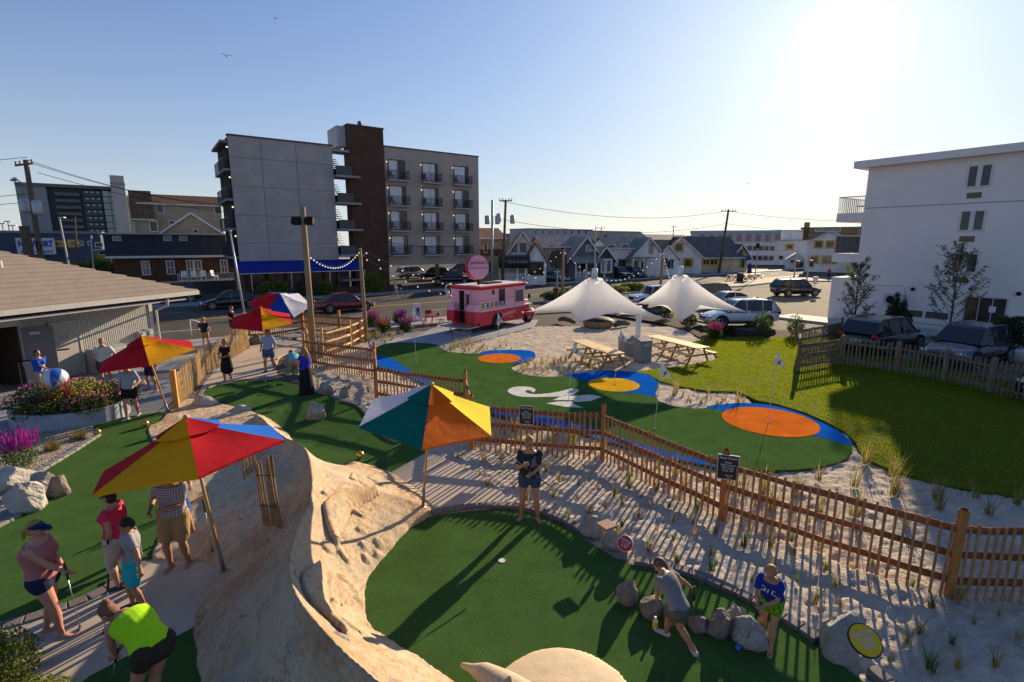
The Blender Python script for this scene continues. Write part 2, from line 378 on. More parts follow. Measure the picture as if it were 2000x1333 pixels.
# sand everywhere inside the course, as one displaced sheet
rows = [4.4]
while rows[-1] < 33: rows.append(rows[-1] * 1.0062)
U = np.linspace(-.42, 1.30, 470); Yg = np.array(rows)
YY, UU = np.meshgrid(Yg, U, indexing='ij'); XX = UU * YY
SANDP = [gp(*p) for p in [(834, 878), (700, 792), (640, 770), (540, 742), (540, 700), (575, 690), (640, 690), (680, 675), (716, 662)]] + [tn(-3.5, 27.5), tn(6.5, 28.8)] + [gp(*p) for p in [(1050, 628), (1130, 612), (1230, 618), (1330, 640), (1375, 660), (1480, 800), (2350, 1000), (2600, 1700), (800, 1700), (800, 1015)]]
inn = inpoly(XX, YY, SANDP)
ZZ = -.034 + .07 * (fbm(XX * 1.1, YY * 1.1, 3) - .5) + .085 * (fbm(XX * 4.3 + 9, YY * 5.5, 3) - .5) + .045 * (vn(XX * 12, YY * 13) - .5)
ZZ = np.clip(ZZ, -.095, .027); ZZ[~inn] = -.15
V = np.stack([XX, YY, ZZ], -1).reshape(-1, 3); nr, nc = XX.shape
idx = np.arange(nr * nc).reshape(nr, nc); Q = np.stack([idx[:-1, :-1], idx[:-1, 1:], idx[1:, 1:], idx[1:, :-1]], -1).reshape(-1, 4)
keep = inn.reshape(-1)[Q].any(1); o = npmesh('sand', V, Q[keep], SAND, smooth=True); struct(o)

GREEN_NEAR = [(843, 1013), (870, 1007), (920, 1001), (970, 998), (1010, 1000), (1060, 1013), (1100, 1030), (1150, 1062), (1200, 1092), (1240, 1108), (1300, 1118), (1360, 1138), (1430, 1168), (1500, 1205), (1560, 1242), (1610, 1280), (1680, 1330), (1760, 1400), (1800, 1500), (900, 1600), (760, 1450), (600, 1200), (640, 1080), (760, 1020)]
sheet('putting_green', G2(GREEN_NEAR), -.1, .030, C_GREEN)
GREEN_MID = [(735, 684), (744, 675), (763, 671), (800, 670), (851, 674), (866, 685), (889, 690), (937, 692), (963, 686), (1015, 685), (1040, 688), (1046, 696), (1036, 705), (1011, 711), (999, 718), (1005, 726), (1025, 733), (1049, 737), (1092, 737), (1128, 731), (1164, 726), (1207, 726), (1236, 728), (1267, 734), (1286, 750), (1280, 768), (1284, 782), (1296, 789), (1320, 796), (1356, 800), (1380, 798), (1416, 791), (1460, 789), (1514, 795), (1568, 811), (1610, 830), (1646, 851), (1664, 872), (1661, 887), (1646, 902), (1610, 912), (1550, 920), (1450, 920), (1400, 916), (1340, 905), (1270, 890), (1200, 869), (1125, 848), (1050, 830), (960, 812), (900, 788), (820, 748), (770, 725), (736, 716)]
sheet('putting_green', G2(GREEN_MID), -.1, .030, C_GREEN, smoothk=3)
GREEN_UP = [(393, 792), (392, 776), (400, 764), (425, 754), (477, 746), (545, 742), (590, 752), (640, 775), (690, 792), (716, 812), (735, 841), (761, 860), (800, 872), (834, 885), (800, 905), (755, 930), (700, 960), (560, 930), (430, 860)]
sheet('putting_green', G2(GREEN_UP), -.1, .030, C_GREEN)
GREEN_LEFT = [(178, 826), (314, 807), (330, 815), (400, 860), (430, 960), (308, 1075), (300, 1088), (257, 1117), (221, 1142), (169, 1169), (36, 1214), (-60, 1245), (-120, 1100), (-40, 1040), (36, 1009), (20, 960), (58, 934), (96, 913), (144, 884), (194, 853)]
sheet('putting_green', G2(GREEN_LEFT), -.1, .030, C_GREEN)
sheet('putting_green', G2([(150, 1345), (175, 1325), (250, 1285), (330, 1255), (380, 1228), (430, 1230), (480, 1450), (60, 1450)]), -.1, .030, C_GREEN)
Z1 = .0345
def patch(pts, m, k=4, z=Z1): 
    return sheet('carpet_inlay', G2(pts), .02, z, m, smoothk=k)
patch([(937, 691.5), (963, 686), (1015, 685), (1040, 688), (1046, 696), (1036, 705), (1011, 710), (985, 708), (960, 700)], C_BLUE)
patch([(1105, 735), (1128, 731.5), (1164, 726.5), (1207, 726.5), (1236, 728), (1267, 734.5), (1285, 750), (1279, 768), (1283, 777), (1250, 771), (1200, 766), (1160, 750)], C_BLUE)
patch([(1380, 797.5), (1416, 791.5), (1460, 789.5), (1514, 795.5), (1568, 811.5), (1610, 830), (1646, 851), (1663, 872), (1630, 864), (1575, 850), (1500, 842), (1440, 810)], C_BLUE)
patch([(736, 697), (750, 698), (768, 703), (785, 715), (815, 735), (850, 750), (822, 748), (770, 725), (737, 715)], C_BLUE, 3)
patch([(960, 795), (1050, 812), (1125, 830), (1200, 852), (1270, 875), (1340, 893), (1410, 908), (1400, 915), (1340, 904), (1270, 889), (1200, 868), (1125, 847), (1050, 829), (960, 811), (920, 795)], C_BLUE, 3)
def inlay_disc(px, py, r, m):
    c = gp(px, py); sheet('carpet_inlay', [c + Vector((math.cos(a), math.sin(a), 0)) * r for a in np.linspace(0, 2 * PI, 65)[:-1]], .02, Z1 + .0045, m)
inlay_disc(975.6, 701.5, 1.0, C_ORANGE); inlay_disc(1198.6, 753, .96, C_YELLOW); inlay_disc(1502, 824.5, 1.33, C_ORANGE)
patch([(991, 766), (1000, 759), (1015, 757), (1036, 758), (1046, 763), (1042, 768.5), (1036, 765), (1028, 764), (1027, 768), (1036, 771.4), (1057, 772), (1092, 767), (1116, 761), (1131, 763.6), (1121, 771), (1100, 776), (1056, 777.5), (1020, 777), (1002, 773)], C_WHITE, 2)
patch([(1080, 783.5), (1092, 778), (1104, 774), (1118, 775.5), (1154, 773), (1176, 777), (1154, 785), (1116, 788), (1122, 784)], C_WHITE, 1)
patch([(1067, 790), (1092, 786.5), (1122, 786), (1118, 789), (1126, 794), (1139, 798.5), (1104, 797)], C_WHITE, 1)
LAWN = G2([(1238, 727), (1320, 718), (1356, 712), (1392, 705), (1402, 701), (1396, 692), (1375, 679), (1354, 669), (1380, 664), (1428, 661), (1476, 659), (1560, 660), (1640, 664), (1760, 700), (2200, 800), (2400, 1030), (2100, 990), (2000, 973), (1907, 962), (1833, 947), (1781, 932), (1737, 919), (1702, 903), (1680, 885), (1672, 868), (1652, 847), (1612, 825), (1568, 806), (1514, 790), (1478, 784), (1459, 774), (1440, 767), (1380, 765), (1332, 757), (1289, 746), (1267, 733)])
M_LAWN = mat('lawn_soil', (.075, .11, .012), .95, 0, .1, .35, 2.0, .8, bsc=60, bd=.03)
sheet('lawn', LAWN, -.1, .022, M_LAWN)
BED = G2([(1100, 606), (1240, 600), (1330, 622), (1380, 640), (1470, 648), (1560, 645), (1640, 655), (1640, 668), (1560, 664), (1476, 661), (1428, 663), (1376, 666), (1340, 645), (1280, 630), (1190, 615)])
sheet('mulch_bed', BED, -.1, .030, mat('mulch', (.045, .028, .02), .95, 0, .1, .5, 12, .9, bsc=40, bd=.03))
# paths
def path(pts, m=None, z=.024, k=0): return sheet('path', G2(pts), -.1, z, m or CONC, smoothk=k)
path([(383, 775), (400, 748), (425, 722), (452, 698), (488, 681), (484, 664), (490, 650), (520, 643), (585, 641), (608, 648), (600, 668), (575, 685), (545, 697), (538, 715), (544, 741), (477, 745), (424, 753), (399, 763), (391, 776)])
path([(752, 925), (836, 883), (860, 895), (893, 907), (936, 928), (972, 953), (990, 974), (1000, 992), (960, 995), (843, 1012), (800, 990)])
path([(-60, 1245), (36, 1220), (169, 1176), (221, 1149), (300, 1094), (330, 1085), (440, 1100), (440, 1170), (384, 1229), (330, 1256), (250, 1286), (175, 1326), (120, 1370), (-160, 1420)])
path([(735, 684), (744, 675), (763, 671), (851, 674), (868, 684), (880, 668), (960, 655), (1040, 640), (1050, 625), (870, 628), (810, 660), (780, 664)], mat('path_grey_blue', (.26, .28, .31), .8, 0, .3, .15, 1.2, .3, bsc=60, bd=.004), .012)
def m_gravel(name, c1, c2):
    m = NT(name); m.p(.85, 0, .3); v = m.n('TexVoronoi'); v.inputs['Scale'].default_value = 28; m.l(m.tc.outputs['Object'], v.inputs['Vector'])
    m.col(m.mix(m.noise(14, 3), c1, c2)); m.col(m.mix(m.ramp(m.n('SeparateColor').outputs[0], [(0, (0, 0, 0)), (1, (1, 1, 1))]), c1, c2))
    sc = m.n('SeparateColor'); m.l(v.outputs['Color'], sc.inputs[0]); m.col(m.ramp(sc.outputs[0], [(0, c1), (1, c2)])); m.bump(m.math('SUBTRACT', 1, v.outputs['Distance']), 1.0, .04); return m.m
GRAVEL = m_gravel('pebbles', (.16, .11, .08), (.52, .46, .38)); GRAVELD = m_gravel('dark_pebbles', (.05, .035, .03), (.22, .17, .14))
sheet('gravel_bed', G2([(-60, 1010), (-60, 890), (60, 850), (130, 838), (178, 828), (198, 840), (190, 856), (144, 884), (96, 913), (58, 934), (30, 985)]), -.1, .026, GRAVEL)
sheet('gravel_bed', G2([(322, 812), (345, 800), (380, 790), (400, 770), (392, 760), (420, 722), (450, 697), (488, 680), (484, 650), (440, 672), (400, 705), (370, 745), (336, 790)]), -.1, .034, GRAVELD)
sheet('gravel_bed', [tn(-7.6, 25.6), tn(-1.5, 26.6), tn(6, 30.4), tn(-11, 30.4), tn(-17, 28.5)], -.1, .016, GRAVEL)

# brick kerbs
M_BRICK = mat('kerb_brick', (.17, .145, .135), .85, 0, .3, .3, 3, .5, bsc=50, bd=.006)
M_BRICKG = mat('kerb_brick_grey', (.24, .225, .21), .85, 0, .3, .3, 3, .5, bsc=50, bd=.006)
def kerb(pts, label, wd=.17, ht=.085, L=.235, m=None):
    P = resample(smooth_poly(G2(pts), 6, False), L); t = thing('brick_kerb', label, 'kerb', P[0], 0, 'brick kerbs round the greens')
    mb = MB()
    for a, b in zip(P, P[1:]):
        d = b - a; c = (a + b) / 2; j = rnd.uniform(-.006, .006)
        mb.box((c.x, c.y, ht / 2 - .03), (d.length - .014, wd, ht + .06 + j), math.atan2(d.y, d.x) + rnd.uniform(-.02, .02))
    bevel(mb.build('bricks', m or M_BRICK, t, world=True), .012, 2); return t
kerb([(843, 1008), (870, 1001), (920, 994), (970, 991), (1010, 993), (1060, 1003), (1100, 1018), (1143, 1043)], 'weathered brick kerb behind the woman in the dark shirt on the near green')
kerb([(1238, 1100), (1300, 1110), (1360, 1128), (1430, 1158), (1500, 1194), (1560, 1230), (1606, 1262)], 'brick kerb between the striped sand and the two boys on the near green')
kerb([(1700, 1312), (1740, 1345), (1800, 1400)], 'short brick kerb at the bottom right corner past the yellow sign boulder')
kerb([(668, 785), (700, 795), (718, 812), (737, 842), (762, 860), (790, 870)], 'brick kerb partly under the white and green umbrella')
kerb([(192, 853), (144, 884), (96, 913), (56, 936)], 'brick kerb between pebble flower bed and left green', m=M_BRICKG)
kerb([(38, 1010), (15, 1022), (-30, 1045)], 'short brick kerb below the pale boulders at the left edge', m=M_BRICKG)
kerb([(-40, 1238), (36, 1218), (100, 1198), (169, 1173), (221, 1146), (262, 1118), (300, 1090)], 'dark brick kerb beside the concrete path where people queue', .2, .05)
kerb([(393, 786), (390, 774), (400, 762), (425, 752), (477, 744), (540, 739)], 'brick kerb at the top rim of the upper green by the path', .12, .06)
# ================================================================ sculpted sand-coloured mound
CREST = [(503, 812, .22), (548, 852, .62), (593, 876, .82), (608, 919, .98), (608, 975, 1.15), (580, 1039, 1.15), (561, 1104, 1.15), (580, 1168, 1.1), (619, 1224, 1.05), (667, 1276, 1.0), (727, 1327, .95), (800, 1400, .9)]
MFOOT = [(752, 922), (800, 950), (838, 984), (843, 1009), (800, 1035), (748, 1095), (718, 1134), (714, 1168), (718, 1215), (757, 1252), (817, 1289), (873, 1327), (960, 1400), (1050, 1500), (420, 1600), (395, 1333), (379, 1229), (404, 1165), (423, 1112), (380, 1098), (300, 1096), (308, 1063), (325, 1000), (320, 930), (300, 870), (289, 838), (312, 826), (345, 795), (385, 782)]
foot = G2(MFOOT); back = [gp(x, y, z) for x, y, z in CREST[:4]]
foot += [Vector((back[0].x + .1, back[0].y + .35, 0)), Vector((back[1].x + .25, back[1].y + .55, 0)), Vector((back[2].x + .5, back[2].y + .6, 0)), Vector((gp(690, 905).x, gp(690, 905).y, 0))]
foot = smooth_poly(foot, 3)
ctl = [(p.x, p.y, .03) for p in foot[::2]]
for x, y, z in CREST + [(700, 930, .42), (690, 1000, .72), (650, 1080, .85), (700, 1060, .5), (760, 1010, .35), (650, 1160, .72), (700, 1220, .35), (760, 1290, .35), (640, 960, .88), (650, 910, .62),
    (540, 900, .50), (560, 960, .78), (520, 1000, .5), (480, 960, .34), (500, 1080, .55), (437, 1112, .22), (430, 1030, .2), (400, 930, .22), (450, 870, .24), (400, 815, .26), (350, 830, .2), (360, 900, .26), (350, 1040, .14), (500, 1180, .62), (440, 1230, .36), (420, 1180, .24), (420, 1330, .34), (520, 1300, .70), (600, 1333, .86), (480, 1400, .55), (640, 1400, .9), (350, 1080, .1)]:
    p = gp(x, y, z); ctl.append((p.x, p.y, z))
ctl = np.array(ctl); _n = len(ctl)
def _phi(r): return np.where(r > 1e-9, r * r * np.log(np.maximum(r, 1e-9)), 0)
Kd = np.hypot(ctl[:, None, 0] - ctl[None, :, 0], ctl[:, None, 1] - ctl[None, :, 1]); A = np.zeros((_n + 3, _n + 3))
A[:_n, :_n] = _phi(Kd) + np.eye(_n) * .02; A[:_n, _n] = 1; A[:_n, _n + 1:] = ctl[:, :2]; A[_n:, :_n] = A[:_n, _n:].T
Wt = np.linalg.solve(A, np.concatenate([ctl[:, 2], [0, 0, 0]]))
def mound_raw(X, Y):
    z = Wt[_n] + Wt[_n + 1] * X + Wt[_n + 2] * Y
    for i in range(_n): z = z + Wt[i] * _phi(np.hypot(X - ctl[i, 0], Y - ctl[i, 1]))
    return z
cw = np.array([list(gp(x, y, z)[:2]) for x, y, z in CREST])
_OM = {}
def onm(px, py):
    if (px, py) in _OM: return _OM[(px, py)]
    z = .5
    for _ in range(14): p = gp(px, py, z); z = .5 * z + .5 * max(.03, float(mound_z(np.array([p.x]), np.array([p.y]), False)[0]))
    _OM[(px, py)] = gp(px, py, z); return _OM[(px, py)]
def relief(X, Y):
    """dolphins and shells in low relief on the sunny flank"""
    r = np.zeros(X.shape); groove = np.zeros(X.shape)
    def spine(pts, wd, h):
        nonlocal r, groove
        P = smooth_poly([onm(x, y) for x, y, z in pts], 5, False); k = len(P); best = np.full(X.shape, 9.); 
        for i in range(k - 1):
            t = i / (k - 1); ww = np.interp(t, np.linspace(0, 1, len(wd)), wd)
            d = pdist(X, Y, [P[i], P[i + 1]], False) / ww; best = np.minimum(best, d)
        q = np.clip(1 - best ** 2, 0, 1) ** .5 * h; r = np.maximum(r, q); groove = np.maximum(groove, np.exp(-((best - 1.10) / .14) ** 2) * .04)
    spine([(735, 962, .4), (715, 968, .45), (680, 975, .6), (655, 1000, .75), (650, 1030, .78), (658, 1066, .75)], [.03, .12, .18, .16, .10, .04], .15)
    spine([(645, 962, .78), (636, 965, .85)], [.09, .05], .05); spine([(690, 995, .55), (708, 1010, .45)], [.09, .03], .05)
    spine([(658, 1066, .75), (640, 1070, .85)], [.05, .09], .04); spine([(658, 1066, .75), (676, 1092, .62)], [.05, .08], .05)
    spine([(628, 1112, .85), (615, 1145, .88), (625, 1180, .85), (650, 1210, .72), (675, 1240, .62)], [.05, .16, .15, .09, .03], .13)
    spine([(655, 1175, .75), (682, 1178, .6)], [.05, .02], .035); spine([(675, 1212, .6), (700, 1232, .45)], [.04, .03], .03); spine([(660, 1240, .65), (676, 1246, .55)], [.04, .06], .03)
    spine([(648, 904, .8), (660, 905, .7)], [.10, .03], .04); spine([(690, 925, .5), (690, 935, .5)], [.04, .09], .035)
    for a in [(705, 1035, .42), (712, 1065, .35), (716, 1090, .28), (740, 1060, .25), (740, 1085, .22), (672, 1130, .6), (690, 1150, .5), (500, 1072, .5), (515, 1062, .55), (705, 1175, .35)]:
        c = onm(a[0], a[1]); an_ = np.arctan2(Y - c.y, X - c.x); d = np.hypot(X - c.x, Y - c.y) / (.8 + .35 * np.abs(np.sin(an_ * 2.5 + a[0]))); r = np.maximum(r, np.clip(1 - (d / .085) ** 2, 0, 1) ** .7 * .05 * (.5 + .9 * vn(X * 34, Y * 34))); groove = np.maximum(groove, np.exp(-((d - .095) / .018) ** 2) * .008)
    for a in [((655, 1000, .75), (652, 1030, .78)), ((560, 1095, 1.1), (640, 1160, .8)), ((700, 940, .5), (722, 960, .42)), ((715, 930, .4), (745, 950, .3)), ((625, 960, .95), (640, 985, .85))]:
        d = pdist(X, Y, [onm(*a[0][:2]), onm(*a[1][:2])], False); groove = np.maximum(groove, np.exp(-(d / .03) ** 2) * .03)
    return r - groove
CP = [gp(x, y, z) for x, y, z in CREST]; CP = smooth_poly([Vector((p.x, p.y, c[2])) for p, c in zip(CP, CREST)], 4, False)
def mound_z(X, Y, detail=True):
    X = np.asarray(X, float); Y = np.asarray(Y, float); X = X + .05 * (fbm(X * 1.3, Y * 1.3) - .5); best = np.full(X.shape, 1e9); zc = np.zeros(X.shape); side = np.zeros(X.shape)
    for a, b in zip(CP, CP[1:]):
        dx, dy = b.x - a.x, b.y - a.y; t = np.clip(((X - a.x) * dx + (Y - a.y) * dy) / (dx * dx + dy * dy), 0, 1); d = np.hypot(X - a.x - t * dx, Y - a.y - t * dy); m = d < best
        best = np.where(m, d, best); zc = np.where(m, a.z + (b.z - a.z) * t, zc); side = np.where(m, dx * (Y - a.y) - dy * (X - a.x), side)
    inside = inpoly(X, Y, foot); d = pdist(X, Y, foot); sd = np.where(inside, d, -d) + .03 * (fbm(X * 5, Y * 5) - .5) * 2
    w_ = np.clip(sd, 0, 9) / (np.clip(sd, 0, 9) + best + 1e-6); lit = side > 0
    sh = np.where(lit, .30 * w_ ** .5 + .70 * w_ ** 1.5, .12 * w_ ** .5 + .88 * w_ ** 3.0)
    z = .055 + (zc - .055) * sh + .05 * np.exp(-(best / .13) ** 2) * np.clip(sd / .4, 0, 1)
    z = np.where(sd < .25, .055 + (z - .055) * np.clip(sd / .25, 0, 1) ** .6, z)
    if detail:
        z = z + relief(X, Y) * np.clip(sd / .1, 0, 1)
        z = z + .05 * (fbm(X * 2.2, Y * 2.2, 4) - .5) + .018 * (fbm(X * 9 + Y * 5, Y * 3.5 - X * 2, 3) - .5) + .006 * (vn(X * 40, Y * 22) - .5)
    return np.where(sd > .0, z, np.where(sd > -.03, .045 + sd * 4, -.1))
xs = np.arange(min(p.x for p in foot) - .1, max(p.x for p in foot) + .1, .024); ys = np.arange(3.2, max(p.y for p in foot) + .1, .024)
XX, YY = np.meshgrid(xs, ys); ZZ = mound_z(XX, YY)
idx = np.arange(XX.size).reshape(XX.shape); Q = np.stack([idx[:-1, :-1], idx[:-1, 1:], idx[1:, 1:], idx[1:, :-1]], -1).reshape(-1, 4)
zf = ZZ.ravel()[Q]; Q = Q[(zf > -.09).any(1)]
def m_mound():
    m = NT('sculpted_sandstone'); m.p(.88, 0, .25)
    mp = m.n('Mapping'); mp.inputs['Rotation'].default_value = (0, 0, R(35)); mp.inputs['Scale'].default_value = (1, .22, 1); m.l(m.tc.outputs['Object'], mp.inputs[0])
    st = m.noise(14, 6, .7, mp.outputs[0], .6); big = m.noise(.9, 5, .6); f = m.math('ADD', m.math('MULTIPLY', st, .45), m.math('MULTIPLY', big, .55))
    c = m.ramp(f, [(.28, (.26, .14, .07)), (.44, (.46, .305, .17)), (.57, (.61, .47, .31)), (.75, (.36, .20, .095))])
    c = m.mix(m.ramp(m.noise(2.3, 5, .7), [(.52, (0, 0, 0)), (.72, (1, 1, 1))]), c, (.36, .36, .31)); m.col(c)
    
    vo = m.n('TexVoronoi'); vo.feature = 'DISTANCE_TO_EDGE'; vo.inputs['Scale'].default_value = 1.7; dv = m.n('VectorMath', operation='ADD'); nn = m.n('TexNoise'); nn.inputs['Scale'].default_value = 2.5; nn.inputs['Detail'].default_value = 5; m.l(m.tc.outputs['Object'], nn.inputs['Vector']); m.l(m.tc.outputs['Object'], dv.inputs[0]); m.l(nn.outputs['Color'], dv.inputs[1]); m.l(dv.outputs[0], vo.inputs['Vector'])
    ck = m.ramp(vo.outputs['Distance'], [(.0, (.35, .3, .26)), (.018, (1, 1, 1))]); pt = m.ramp(m.noise(1.6, 3, .5), [(.48, (0, 0, 0)), (.6, (1, 1, 1))]); c = m.mix(pt, c, m.mix(1, c, ck, 'MULTIPLY')); m.col(c)
    m.bump(m.math('ADD', m.math('ADD', st, m.math('MULTIPLY', m.noise(60, 4, .7), .5)), m.math('MULTIPLY', m.noise(7, 6, .75), .9)), 1.0, .026); return m.m
M_MOUND = m_mound()
md = thing('sculpted_mound', 'large sand-coloured sculpted rock mound with dolphins and shells in relief', 'rock mound', gp(600, 1050)); 
Vm = np.stack([XX, YY, ZZ], -1).reshape(-1, 3) - np.array([md.location.x, md.location.y, 0])
npmesh('rock_surface', Vm, Q, M_MOUND, md, smooth=True)
def mz(p): return float(mound_z(np.array([p[0]]), np.array([p[1]]), False)[0])
def on_mound(px, py, z=.3):
    for _ in range(12): p = gp(px, py, z); z = .5 * z + .5 * max(.03, mz(p))
    return gp(px, py, z)

# ================================================================ boulders
ROCKM = [mat('boulder_a', (.30, .28, .25), .9, 0, .25, .45, 5, .9, bsc=18, bd=.03), mat('boulder_b', (.20, .165, .13), .9, 0, .25, .5, 6, .9, bsc=18, bd=.03), mat('boulder_pale', (.44, .40, .34), .9, 0, .25, .35, 4, .9, bsc=20, bd=.03)]
def rockpts(size, seed, n=56, flat=.0):
    r = random.Random(seed); nr_ = np.random.RandomState(seed); m = n // 2; th = np.linspace(0, PI, m + 1)[:, None]; ph = np.linspace(0, 2 * PI, n, endpoint=False)[None, :]
    D = np.stack([np.sin(th) * np.cos(ph), np.sin(th) * np.sin(ph), np.cos(th) * np.ones_like(ph)], -1); rad = np.ones(D.shape[:2])
    for _ in range(13):
        v = nr_.randn(3); v[2] = abs(v[2]); v /= np.linalg.norm(v); lim = r.uniform(.52, .86); d = D @ v; rad = np.minimum(rad, np.where(d > .05, lim / np.maximum(d, .05), 9))
    o = seed * 3.7
    rad *= 1 + .10 * (fbm(D[..., 0] * 2 + o, D[..., 1] * 2 + D[..., 2] * 2.3 + o, 4) - .5) * 2 + .05 * (fbm(D[..., 0] * 7 + o, D[..., 2] * 7 + D[..., 1] * 5, 3) - .5)
    P = D * rad[..., None] * np.array(size); i = np.arange((m + 1) * n).reshape(m + 1, n)
    Fq = np.stack([i[:-1], i[1:], np.roll(i[1:], -1, 1), np.roll(i[:-1], -1, 1)], -1).reshape(-1, 4); return P.reshape(-1, 3), Fq
def rock(px, py, size, seed, label, m=0, sink=.35, z=0, rz=0, group='boulders round the greens', name='boulder'):
    """px, py: foot of the visible side; size: half extents"""
    P, Fq = rockpts(size, seed); c = gp(px, py, z); c.y += size[1] * .75; o = npmesh(name, P, Fq, ROCKM[m], smooth=False)
    o.location = (c.x, c.y, z + size[2] * (1 - sink)); o.rotation_euler = (0, 0, rz); setp(o, label, 'rock', group); return o
rock(1230, 1190, (.19, .16, .25), 1, 'pointed brown rock standing at the left end of the row on the near green', 1, .2)
rock(1276, 1215, (.17, .17, .21), 2, 'rough brown rock second from the left in the row on the green', 1, .25)
rock(1325, 1228, (.19, .16, .20), 3, 'rock behind the bending boy in the grey shirt', 1, .25)
rock(1368, 1242, (.16, .15, .15), 9, 'low brown rock right of the bending boy', 1, .2)
rock(1408, 1252, (.18, .15, .24), 5, 'blocky dark rock with rusty base in the row on the green', 1, .25)
rock(1440, 1236, (.20, .16, .22), 13, 'grey rock behind the blocky dark one, striped by fence shadow', 0, .2)
rock(1474, 1274, (.27, .2, .23), 6, 'long grey rock at the feet of the boy in blue', 0, .3, rz=-.5)
rock(1662, 1305, (.33, .30, .42), 7, 'large grey boulder carrying the yellow round sign', 0, .35)
rock(1160, 1052, (.28, .22, .28), 8, 'grey boulder in the kerb beside the flat stone tray', 0, .35)
rock(1208, 1078, (.28, .2, .22), 18, 'smaller boulder between the stone tray and the red round sign', 0, .35)
rock(35, 1008, (.42, .32, .44), 10, 'big pale speckled boulder at the left edge', 2, .3)
rock(0, 965, (.45, .4, .36), 11, 'flat-topped tan boulder behind the pale speckled one', 2, .3)
rock(66, 968, (.26, .24, .30), 12, 'grey boulder between the pale boulder and the brown one', 0, .3)
rock(105, 975, (.26, .24, .30), 16, 'brown and cream boulder nearest the left green', 1, .3)
rock(614, 824, (.38, .30, .38), 4, 'rounded grey boulder alone in the middle of the upper green', 0, .25)
rock(634, 772, (.35, .3, .38), 15, 'grey boulder behind the woman in the long black skirt', 0, .35)
rock(672, 775, (.24, .2, .22), 14, 'small boulder between the black skirt and the brick kerb', 0, .35)
rock(497, 674, (.42, .3, .36), 17, 'dark rough boulder beside the curved slat fence', 1, .3)
rock(392, 797, (.5, .35, .24), 19, 'low sand-coloured rock at the top end of the mound', 2, .3)
rock(470, 806, (.35, .14, .13), 20, 'flat pale rock slab beyond the red and blue umbrella', 2, .3)

# ================================================================ dolphin and shell sculptures on the near green
M_PALE = mat('pale_sculpture', (.54, .42, .27), .75, 0, .3, .18, 2.5, .5, bsc=30, bd=.008)
dl = thing('dolphin_sculpture', 'pale cream dolphin sculpture with snout and fin at the bottom of the near green', 'sculpture', gp(950, 1345))
a = gp(905, 1300, .16); b = gp(945, 1315, .26); c = gp(985, 1345, .30); d = gp(1040, 1390, .34); e = gp(1120, 1420, .3)
mb = MB(); mb.limb([a + (b - a) * -.05, a + (b - a) * .4, b, c, d, e], [.035, .055, .12, .19, .24, .22], 18)
fuse(mb, 'body', M_PALE, dl, .02, 6)
mb = MB(); p = gp(985, 1345, .45); mb.limb([gp(975, 1360, .40), gp(992, 1335, .5), gp(995, 1322, .62)], [(.09, .03), (.07, .025), (.02, .012)], 10); mb.build('fin', M_PALE, dl, True)
for o_ in dl.children:
    for v in o_.data.vertices: v.co -= Vector(dl.location)
hm = G2([(960, 1350), (990, 1310), (1040, 1280), (1090, 1272), (1140, 1280), (1190, 1305), (1225, 1340), (1300, 1480), (900, 1480)])
xs2 = np.arange(min(p.x for p in hm) - .05, max(p.x for p in hm) + .05, .03); ys2 = np.arange(4.2, max(p.y for p in hm) + .05, .03); X2, Y2 = np.meshgrid(xs2, ys2)
hs = smooth_poly(hm, 3); ins = inpoly(X2, Y2, hs); dd = np.where(ins, pdist(X2, Y2, hs), -1)
Z2 = np.where(dd > 0, .05 + .16 * np.clip(dd / .7, 0, 1) ** .6 + .02 * (fbm(X2 * 3, Y2 * 3) - .5), -.1)
ii = np.arange(X2.size).reshape(X2.shape); Q2 = np.stack([ii[:-1, :-1], ii[:-1, 1:], ii[1:, 1:], ii[1:, :-1]], -1).reshape(-1, 4)
Q2 = Q2[(Z2.ravel()[Q2] > -.09).any(1)]
o = npmesh('smooth_hump', np.stack([X2, Y2, Z2], -1).reshape(-1, 3), Q2, M_PALE, smooth=True); setp(o, 'smooth cream hump bulging into the near green beside the dolphin head', 'sculpture')

